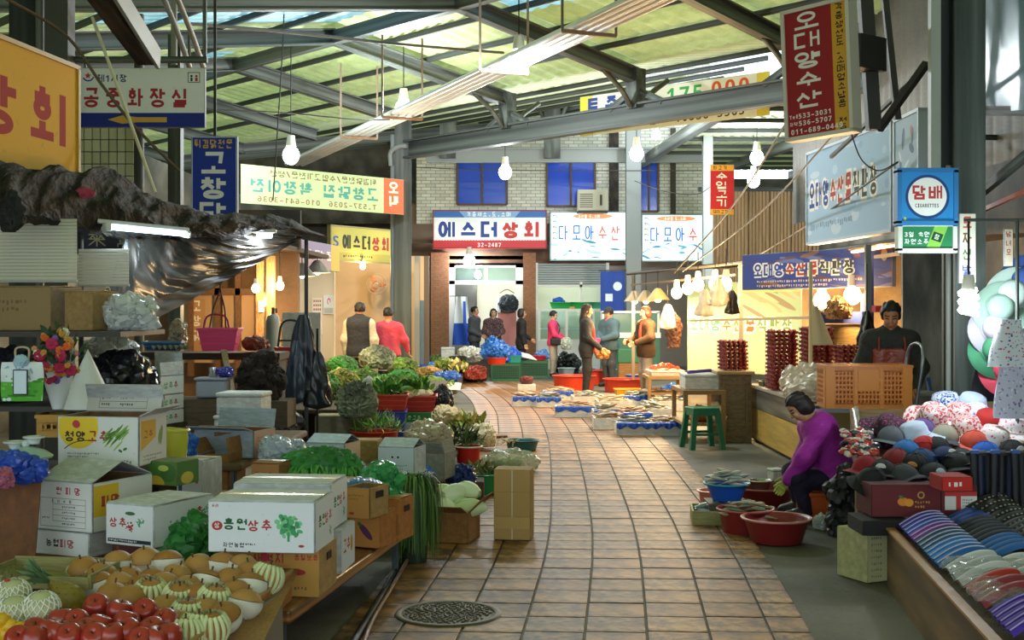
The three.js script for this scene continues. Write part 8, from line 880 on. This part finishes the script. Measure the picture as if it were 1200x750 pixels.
  if (o.collar) part(t, 'collar', rough(tf(to(R(0.045), R(0.018)), [J.nec[0], J.nec[1] - R(0.005), J.nec[2]], [Math.PI / 2 + (o.nod ?? 0) * 0.4, 0, 0]), 0.01, 20, 1), M(o.collar, 0.8));
  return { t, J, h, wear, torso, tb, R, mix, H, hm, off };
}
const gx = (px, d) => [(px - CX) / F * d, -d];
{ // left: vest man and pink jacket woman, both seen from behind
  const a = person({ label: 'person in a dark quilted vest over cream sleeves, back turned, beside the cabbage sacks', at: gx(421, 20.4), yaw: Math.PI - 0.15, h: 1.68, top: '#c9c0a8', bottom: '#1c1b1e', turn: 0.6, skin: '#b4846a', J: { eL: [0.14, 0.64, -0.02], eR: [-0.15, 0.64, 0], wR: [-0.16, 0.5, 0.02] } }); a.wear('vest', a.tb, a.R(0.02), '#23262b', (x, y) => Math.max(a.R(0.48) - y, Math.abs(x) - a.R(0.115)));
  const b = person({ label: 'person in a coral pink jacket seen from behind, bending over the vegetables', at: gx(455, 20.8), yaw: Math.PI + 0.1, h: 1.6, top: '#c84458', bottom: '#1f2026', hair: 'short', hem: 0.5, J: { eL: [0.17, 0.66, -0.02], wL: [0.2, 0.56, 0.12], eR: [-0.17, 0.66, 0.0], wR: [-0.2, 0.55, 0.06] } }); part(b.t, 'hem_band', tf(to(b.R(0.115), 0.012), [0, b.R(0.505), 0], [Math.PI / 2, 0, 0]), M('#e0c8b8', 0.8)).scale.set(1, 0.7, 1);
  // shop front group
  person({ label: 'person in a dark grey coat with a pink scarf by the doorway', at: gx(556, 31), yaw: 1.2, h: 1.64, top: '#3c3f44', bottom: '#25252c', collar: '#c84a78', hair: 'short', J: { wL: [0.1, 0.56, 0.14], wR: [-0.08, 0.56, 0.14] } });
  const print2 = canvas(128, 128, (c) => { fill(c, '#2a2026', 0, 0, 128, 128); for (let i = 0; i < 150; i++) blob(c, pick(['#7a4a5a', '#a88a80', '#4a2a3a', '#8a5a50']), rr(0, 128), rr(0, 128), rr(2, 6), rr(2, 5)); });
  person({ label: 'person in a dark flowered blouse standing in the lit doorway facing the lane', at: gx(578, 31.2), yaw: 0.1, h: 1.58, top: '#3a2a34', topMat: new THREE.MeshStandardMaterial({ map: wrapR(print2, 2, 2), roughness: 0.8 }), bottom: '#3a2f3a', hair: 'bob', skin: '#c79a7c', J: { wL: [0.05, 0.56, 0.14], wR: [-0.05, 0.57, 0.14], eL: [0.15, 0.64, 0.03], eR: [-0.15, 0.64, 0.03] } });
  person({ label: 'person in black with bobbed hair facing right beside the green crates', at: gx(611, 29), yaw: 1.7, h: 1.58, top: '#17171a', bottom: '#1c1b1e', hair: 'bob', hem: 0.4, J: { wL: [0.1, 0.55, 0.15], eL: [0.14, 0.64, 0.03] } });
  const c = person({ label: 'person in a bright pink jacket with a black shoulder bag and beige trousers', at: gx(648, 29.2), yaw: 1.35, h: 1.53, top: '#d83a66', bottom: '#b9a48c', hair: 'short', skin: '#c9a084', nod: 0.25, J: { wR: [-0.06, 0.56, 0.19], eR: [-0.15, 0.64, 0.05], wL: [0.08, 0.57, 0.19], eL: [0.15, 0.64, 0.05] } }); part(c.t, 'shoulder_bag', rb(0.1, 0.17, 0.24, 0.03, [-0.2, 0.82, 0.1]), M('#17161a', 0.4)); part(c.t, 'bag_strap', tube([[0.1, 1.28, 0.06], [-0.02, 1.15, 0.16], [-0.17, 0.9, 0.14]], 0.012), M('#17161a', 0.5));
  const d = person({ label: 'person with long dark hair in a black jacket with a red lining', at: gx(687, 22.6), yaw: 1.55, h: 1.66, top: '#1c1d26', bottom: '#26272b', hair: 'long', hairCol: '#20130f', hem: 0.42, fat: 1.05, nod: 0.2, skin: '#b98a68', J: { wR: [-0.1, 0.52, 0.15], eR: [-0.15, 0.64, 0.01], wL: [0.1, 0.52, 0.15], eL: [0.15, 0.64, 0.01] } });
  part(d.t, 'red_lining', tube([[-0.075, 1.36, 0.07], [-0.1, 1.2, 0.115], [-0.1, 1.0, 0.13], [-0.09, 0.78, 0.125]], 0.032, 20, 8), M('#c8281e', 0.7)); part(d.t, 'handbag', lump(0.08, 0.09, 0.12, { seed: 4, detail: 6 }), M('#a8703c', 0.6), [-0.1, 0.68, 0.28]);
  const e = person({ label: 'person in a slate blue padded jacket, dark cap and pink rubber gloves', at: gx(714, 25.5), yaw: -0.9, h: 1.6, top: '#3f5a68', bottom: '#3a3d42', glove: '#e05a98', collar: '#d84a80', hairCol: '#15181c', bulk: 0.018, hem: 0.46, skin: '#c79a7c', nod: 0.2, J: { wL: [0.05, 0.6, 0.17], wR: [-0.02, 0.6, 0.17], eL: [0.16, 0.65, 0.04], eR: [-0.16, 0.65, 0.04] } }); part(e.t, 'cap', e.H((x, y, z) => Math.min(Math.max((Math.hypot(x / 0.1, (y - 0.04) / 0.11, (z + 0.01) / 0.115) - 1) * 0.1, 0.035 - y), Math.max(Math.hypot(x / 1.1, (z - 0.08) / 1.2) - 0.075, Math.abs(y - 0.045 + z * 0.1) - 0.008)), [-0.13, 0, -0.15], [0.13, 0.18, 0.19], 0.01), M('#26282c', 0.8));
  const f = person({ label: 'person in a brown jacket with a red scarf, holding a purse by the fish', at: gx(757, 22.4), yaw: -1.25, h: 1.62, top: '#4a3420', bottom: '#8a8078', hair: 'bob', hairCol: '#4a2616', collar: '#b83a2c', bulk: 0.016, hem: 0.44, skin: '#c79a7c', nod: 0.1, J: { wL: [0.09, 0.6, 0.16], eL: [0.17, 0.66, 0.02], wR: [-0.06, 0.62, 0.18], eR: [-0.17, 0.66, 0.03] } }); part(f.t, 'purse', rb(0.14, 0.09, 0.07, 0.02, [0.0, 0.98, 0.33]), M('#5a2a1c', 0.5)); part(f.t, 'scarf_end', tube([[0.05, 1.34, 0.1], [0.06, 1.18, 0.14], [0.06, 1.02, 0.14]], 0.028, 14, 8), M('#b8342c', 0.8));
  // apron man
  const g = person({ label: 'person in a rust red apron over a dark shirt, looking down behind the orange crate', at: gx(1043, 11.0), yaw: -0.15, h: 1.66, top: '#2c2c28', bottom: '#26262a', hair: 'short', hairCol: '#14100e', fine: true, cell: 0.012, fat: 0.9, bulk: 0.006, skin: '#b07a58', nod: 0.42, turn: -0.15, J: { hd: [0, 0.91, 0.03], eL: [0.16, 0.64, 0.01], eR: [-0.16, 0.64, 0.01], wL: [0.11, 0.53, 0.13], wR: [-0.1, 0.53, 0.13] } }); g.wear('apron', g.tb, g.R(0.017), '#8a3a26', (x, y, z) => Math.max(g.R(0.3) - y, -z + 0.02, y - g.R(0.74) , Math.abs(x) - g.R(0.095)), 0.35); for (const s of [-1, 1]) part(g.t, 'apron_strap', tube([[s * 0.11, 1.21, 0.135], [s * 0.105, 1.31, 0.1], [s * 0.08, 1.385, 0.0], [s * 0.06, 1.36, -0.08]], 0.012, 14), M('#7a3220', 0.5));
  // seated woman in purple
  const w = on(955, 612, 0); person({ label: 'person in a purple top crouched on a tub and reaching to the basins', at: [w.x + 0.15, w.z - 0.16], yaw: -1.65, h: 1.5, seated: true, fine: true, cell: 0.012, top: '#9a1f96', bottom: '#1f1533', hair: 'bob', hairCol: '#1c1210', glove: '#a8ac4a', fat: 1.3, bulk: 0.018, skin: '#b98a68', nod: 0.75, turn: 0.15, toe: [0, -0.02, 0.09], J: { pel: [0, 0.19, -0.05], hL: [0.062, 0.19, -0.04], hR: [-0.062, 0.19, -0.04], che: [0, 0.38, 0.04], sL: [0.105, 0.45, 0.06], sR: [-0.105, 0.45, 0.06], nec: [0, 0.49, 0.09], hd: [0, 0.555, 0.155], eL: [0.15, 0.32, 0.14], wL: [0.1, 0.2, 0.22], eR: [-0.15, 0.3, 0.1], wR: [-0.12, 0.19, 0.19], kL: [0.11, 0.22, 0.17], kR: [-0.11, 0.22, 0.17], aL: [0.1, 0.045, 0.13], aR: [-0.1, 0.045, 0.13] } });
}

// ---------------------------------------------------------------- goods in front of the back shops
{
  const gm = (h) => M(h, 0.75, { map: T.blotch });
  const pal = (lab, x, y, w, h, d) => { const p = on(x, y, 0); single('wooden_platform', lab, 'platform', rb(w, h, d, 0.01, [0, h / 2, -d / 2], undefined, 1), M('#5a4a38', 0.8, { map: T.wood }), [p.x, 0.003, p.z]); };
  pal('low boards under the vegetable spread left of the doorway', 506, 462, 0.9, 0.2, 5.5); pal('low boards before the doorway under sacks and papers', 572, 441, 1.9, 0.42, 2.2);
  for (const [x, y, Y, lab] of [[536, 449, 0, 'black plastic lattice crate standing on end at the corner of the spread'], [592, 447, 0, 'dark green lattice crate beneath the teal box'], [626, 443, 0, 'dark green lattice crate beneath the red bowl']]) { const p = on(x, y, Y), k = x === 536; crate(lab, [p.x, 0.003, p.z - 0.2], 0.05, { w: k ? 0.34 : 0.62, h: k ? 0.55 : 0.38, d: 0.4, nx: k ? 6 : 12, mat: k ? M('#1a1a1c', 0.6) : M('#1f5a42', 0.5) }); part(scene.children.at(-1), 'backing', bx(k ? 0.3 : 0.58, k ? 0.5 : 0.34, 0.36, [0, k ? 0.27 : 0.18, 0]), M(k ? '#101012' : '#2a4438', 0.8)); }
  const c1 = on(582, 428, 0.42), c2 = on(592, 447, 0), c3 = on(626, 443, 0); basin('orange red bowl in front of the big blue bag', [c1.x, 0.425, c1.z - 0.3], 0.22, 0.14, M('#c8361c', 0.4)); bag('big bright blue plastic bag above the orange red bowl', [c1.x - 0.05, 0.5, c1.z - 0.45], 0.26, 0.22, 0.2, plasticBag('#2a6ac0', 0.12), { seed: 161 }); tray('teal plastic box of blue bags on the green lattice crate', [c2.x + 0.12, 0.4, c2.z - 0.2], 0, { w: 0.42, h: 0.15, d: 0.3, mat: M('#1f8a7a', 0.4), flare: 0.02 }); bag('blue plastic bag heaped in the teal box', [c2.x + 0.1, 0.42, c2.z - 0.2], 0.22, 0.14, 0.15, plasticBag('#2450c0', 0.12), { seed: 162 }); basin('shallow red bowl on the second green lattice crate', [c3.x + 0.1, 0.4, c3.z - 0.2], 0.2, 0.1, M('#b8232a', 0.4)); bag('blue and white wrapped pack behind the shallow red bowl', [c3.x + 0.2, 0.4, c3.z - 0.5], 0.16, 0.1, 0.1, plasticBag('#5a8ad0', 0.1), { seed: 163 }); single('white_sheet', 'white paper sheet lying slanted behind the blue bags', 'paper', bx(0.5, 0.02, 0.4), M('#dfe2e2', 0.7), [c2.x + 0.4, 0.55, c2.z - 0.6], [0.3, 0.4, -0.35]);
  const S = [[506, 438, '#2a62b8', 0.3, 0.1, 'crumpled blue tarpaulin over the vegetable spread'], [523, 448, '#2a58b0', 0.26, 0.09, 'second blue tarpaulin fold at the front of the spread'], [514, 431, '#7f9a44', 0.3, 0.13, 'yellow green lettuce sack behind the blue tarpaulin'], [527, 432, '#c8b87a', 0.28, 0.11, 'straw coloured sack of vegetables behind the black crate'], [512, 422, '#2f6aa8', 0.3, 0.1, 'blue plastic roll beside the corner shop posts'], [501, 446, '#b8944a', 0.24, 0.12, 'brownish yellow cabbage sack at the left of the spread'], [500, 462, '#7aa048', 0.26, 0.13, 'light green cabbage sack nearest the raised table']];
  S.forEach(([x, y, c, r, hh, lab], i) => { const p = on(x, y, 0.2); bag(lab, [p.x, 0.203, p.z - r], r, hh, r, i < 2 || i === 4 ? plasticBag(c, 0.1) : gm(c), { name: i < 2 || i === 4 ? 'plastic_sheet' : 'vegetable_sack', cat: i < 2 || i === 4 ? 'plastic' : 'sack', seed: 170 + i }); });
  leafHeap('pale cauliflower and greens heaped by the black crate', on(528, 440, 0.2).add(V(0, 0.05, -0.3)).toArray(), 120, dome(0.34, 0.22, 0.3), ['#c8b86a', '#8a9a44', '#d8cc9a', '#6a8a38'], { leaf: blade(0.16, 0.1) }); { const p = on(508, 458, 0.2); const w = thing('paper_sheet', 'white paper sheet spread with green peppers at the front of the spread', 'paper', [p.x, 0.21, p.z - 0.2]); part(w, 'sheet', grid(10, 8, (u, v) => [(u - 0.5) * 0.9, 0.08 * v + 0.02 * Math.sin(u * 9), (0.5 - v) * 0.7]), M('#dad6c6', 0.7)); leafHeap('green peppers lying on the white paper sheet', [p.x, 0.26, p.z - 0.2], 90, dome(0.34, 0.08, 0.2), ['#5a8a34', '#4a7a2c', '#7a9a44'], { leaf: blade(0.12, 0.03), name: 'green_peppers', cat: 'peppers' }); }
  bag('red printed plastic packs beside the black crate', on(557, 444, 0.1), 0.2, 0.13, 0.16, plasticBag('#b8524a', 0.1), { seed: 181 }); bag('black plastic bag on the ground beside the black crate', on(556, 448, 0), 0.22, 0.16, 0.18, M('#1a1a1d', 0.3), { seed: 182 });
  bag('clear white bag of roots before the grey coat', on(552, 424, 0.42), 0.26, 0.16, 0.2, plasticBag('#d8d8d0', 0.3), { seed: 183 }); box3('white foam box beneath the shop counter papers', on(524, 420, 0.42).add(V(0, 0, -0.3)), 0, 0.3, 0.25, 0.3, styro); C('yellow topped carton in front of the flowered blouse', 570, 420, 0.42, 0.42, 0.2, 0.3, 0, { mat: card('#c8b27a'), front: pr(160, 80, '#d8cba0', (c) => fill(c, '#3f8a5a', 0, 40, 160, 20)) });
  // cloth by the door, hanging garments
  { const p = at(541, 365, 33.75), t = thing('hanging_cloth', 'blue and white cloth hanging on the brick pillar by the doorway', 'cloth', p); part(t, 'cloth', tf(grid(8, 12, (u, v) => [(u - 0.5) * (0.5 - v * 0.2), -0.9 + v * 1.3, Math.sin(u * 9 + v * 4) * 0.04])), pr(100, 200, '#dfe4ea', (c) => { fill(c, '#1f4ab0', 0, 110, 100, 90); fill(c, '#2a54b8', 60, 20, 22, 100); })); part(t, 'rod', bar(V(-0.32, 0.41, 0), V(0.12, 0.41, 0), 0.02, 0.02), steelDark); const q = at(594, 362, 33.9), g = thing('hanging_apron', 'white and black jacket over a pink apron hanging in the doorway', 'garment', q); part(g, 'jacket', lump(0.26, 0.25, 0.1, { seed: 4 }), M('#2a3038', 0.7), [0.05, -0.1, 0]); part(g, 'apron', tf(grid(6, 8, (u, v) => [(u - 0.5) * 0.5, -1.0 + v * 0.95, Math.sin(u * 8) * 0.03])), M('#c07a74', 0.8)); part(g, 'sleeve', lump(0.07, 0.22, 0.06, { seed: 5, detail: 6 }), M('#d5d8da', 0.7), [-0.22, -0.1, 0]); part(g, 'hanger', tube([[-0.2, 0.42, 0], [0, 0.52, 0], [0.2, 0.42, 0]], 0.012), steelDark); }
  // fish shop shelf and counter
  { const t = thing('glass_counter', 'white glazed fish counter under the half raised shutter', 'counter', [at(677, 0, 33).x, 0, -33]); const wh = M('#dfe0da', 0.5); part(t, 'base', bx(2.1, 0.75, 0.6, [0, 0.38, 0]), M('#c9cac4', 0.5)); part(t, 'top_shelf', bx(2.1, 0.05, 0.6, [0, 1.55, 0]), wh); for (const x of [-1.02, -0.3, 0.4, 1.02]) part(t, 'mullion', bx(0.05, 0.8, 0.05, [x, 1.15, 0.28]), wh); for (const x of [-0.66, 0.05, 0.71]) part(t, 'pane', bx(0.62, 0.7, 0.01, [x, 1.15, 0.28]), M('#dfeeee', 0.05, { transmission: 1, thickness: 0 })); part(t, 'inner_shelf', bx(2.0, 0.03, 0.5, [0, 1.05, -0.02]), wh);
    for (const [x, w, lab] of [[658, 0.5, 'bright green tub with a wooden board on the fish counter'], [682, 0.56, 'bright green oval tub in the middle of the fish counter top'], [702, 0.4, 'small mint green tray at the end of the fish counter top']]) { const q = at(x, 0, 33); tray(lab, [q.x, 1.577, -33], 0, { w, h: 0.16, d: 0.36, mat: M(x === 702 ? '#4fb08a' : '#22a04a', 0.4), flare: 0.06 }); } box3('small orange box between the green tubs', [at(670, 0, 33).x, 1.577, -32.9], 0, 0.14, 0.17, 0.2, M('#d89a4a', 0.6), { name: 'small_box' }); bag('blue plastic scrap lying in the first green tub', [at(655, 0, 33).x, 1.64, -33], 0.16, 0.11, 0.14, plasticBag('#2f6ac8', 0.1), { seed: 191 }); }
  { const t = thing('glass_counter', 'white framed glass fish case behind the slate blue jacket', 'counter', [at(738, 0, 28.5).x, 0, -28.5]); const wh = M('#e2e4de', 0.4); part(t, 'body', bx(1.3, 0.95, 0.5, [0, 0.48, 0]), M('#2f6a58', 0.5)); part(t, 'white_band', bx(1.34, 0.12, 0.52, [0, 0.98, 0]), wh); part(t, 'frame', mg(bx(1.3, 0.05, 0.5, [0, 1.5, 0]), bx(0.05, 0.5, 0.5, [-0.62, 1.25, 0]), bx(0.05, 0.5, 0.5, [0.62, 1.25, 0])), wh); part(t, 'pane', bx(1.18, 0.42, 0.01, [0, 1.25, 0.24]), M('#9ac4b4', 0.1, { transmission: 0.6, thickness: 0 })); }
  { const q = at(737, 0, 29.6), t = thing('banner_flag', 'blue and white vertical cloth banner hanging beside the slim column', 'banner', [at(718, 318, 31).x, at(718, 318, 31).y, -31]); part(t, 'cloth', tf(grid(6, 10, (u, v) => [(u - 0.5) * 0.6, -v * 1.1, Math.sin(u * 7) * 0.03])), pr(100, 180, '#24459a', (c) => { fill(c, '#dfe6ea', 20, 60, 30, 30); blob(c, '#dfe6ea', 70, 120, 18, 18); })); part(t, 'rod', bar(V(-0.35, 0.02, 0), V(0.33, 0.02, 0), 0.03, 0.03), steelDark); }
  // air conditioner, crates and buckets around the tubs
  { const r = rectAt(677, 222, 713, 247, 33.2), t = thing('air_conditioner', 'cream outdoor air conditioner unit on the facade ledge', 'air conditioner', [r.c.x, r.c.y, -33.4]); part(t, 'casing', rb(r.w, r.h, 0.4, 0.03), M('#cfc9b0', 0.5)); part(t, 'grille', mg(...Array.from({ length: 7 }, (_, i) => bx(r.w * 0.42, 0.02, 0.02, [-r.w * 0.22, -r.h * 0.32 + i * r.h * 0.1, 0.205]))), M('#5a564a', 0.5)); part(t, 'slot', bx(0.06, r.h * 0.5, 0.02, [r.w * 0.26, 0, 0.205]), M('#3a372f', 0.5)); part(t, 'bracket', bx(r.w, 0.04, 0.5, [0, -r.h / 2 - 0.02, -0.05]), steelDark); }
  for (const [x, y, r, h, c, lab] of [[690, 443, 0.18, 0.22, '#2a62c0', 'blue and white bucket behind the orange red tub'], [731, 446, 0.16, 0.24, '#b8302a', 'red bucket with a pale hoop beside the brown jacket'], [742, 448, 0.15, 0.16, '#2a5ac0', 'small blue bucket next to the red bucket'], [664, 440, 0.22, 0.16, '#d8dde0', 'white basin with blue film behind the orange red tub']]) { const p = on(x, y, 0); basin(lab, [p.x, 0.003, p.z - r], r, h, M(c, 0.4), { name: 'bucket', cat: 'bucket', rim: M('#cfd4d6', 0.4) }); }
  bag('black plastic bags piled behind the pink jacket person', on(664, 438, 0.0), 0.3, 0.24, 0.25, M('#1b1c20', 0.35), { seed: 201 }); bag('white bag of greens carried by the counter', at(664, 410, 28.9), 0.16, 0.14, 0.1, plasticBag('#dcdcc8', 0.3), { seed: 202 }); single('wooden_crate', 'orange lit wooden crate under the glass fish case', 'crate', bx(0.5, 0.4, 0.4), M('#b07a3c', 0.7, { map: T.wood }), [at(738, 0, 27.4).x, 0.2, -27.4]); single('green_crate', 'dark green plastic crate with white handles on the wooden crate', 'crate', rb(0.55, 0.3, 0.4, 0.02), M('#1f6a4a', 0.5), [at(738, 0, 27.4).x, 0.552, -27.4]);
  bag('purple and brown clothes hung beside the fish counter', at(790, 408, 20.5), 0.14, 0.3, 0.1, M('#5a3a2c', 0.8), { name: 'hanging_clothes', cat: 'clothes', seed: 203 }); bag('blue plastic bag between the fish tables', on(790, 470, 0.0), 0.2, 0.14, 0.16, plasticBag('#2a62c0', 0.12), { seed: 204 });
}

renderer.render(scene, camera);
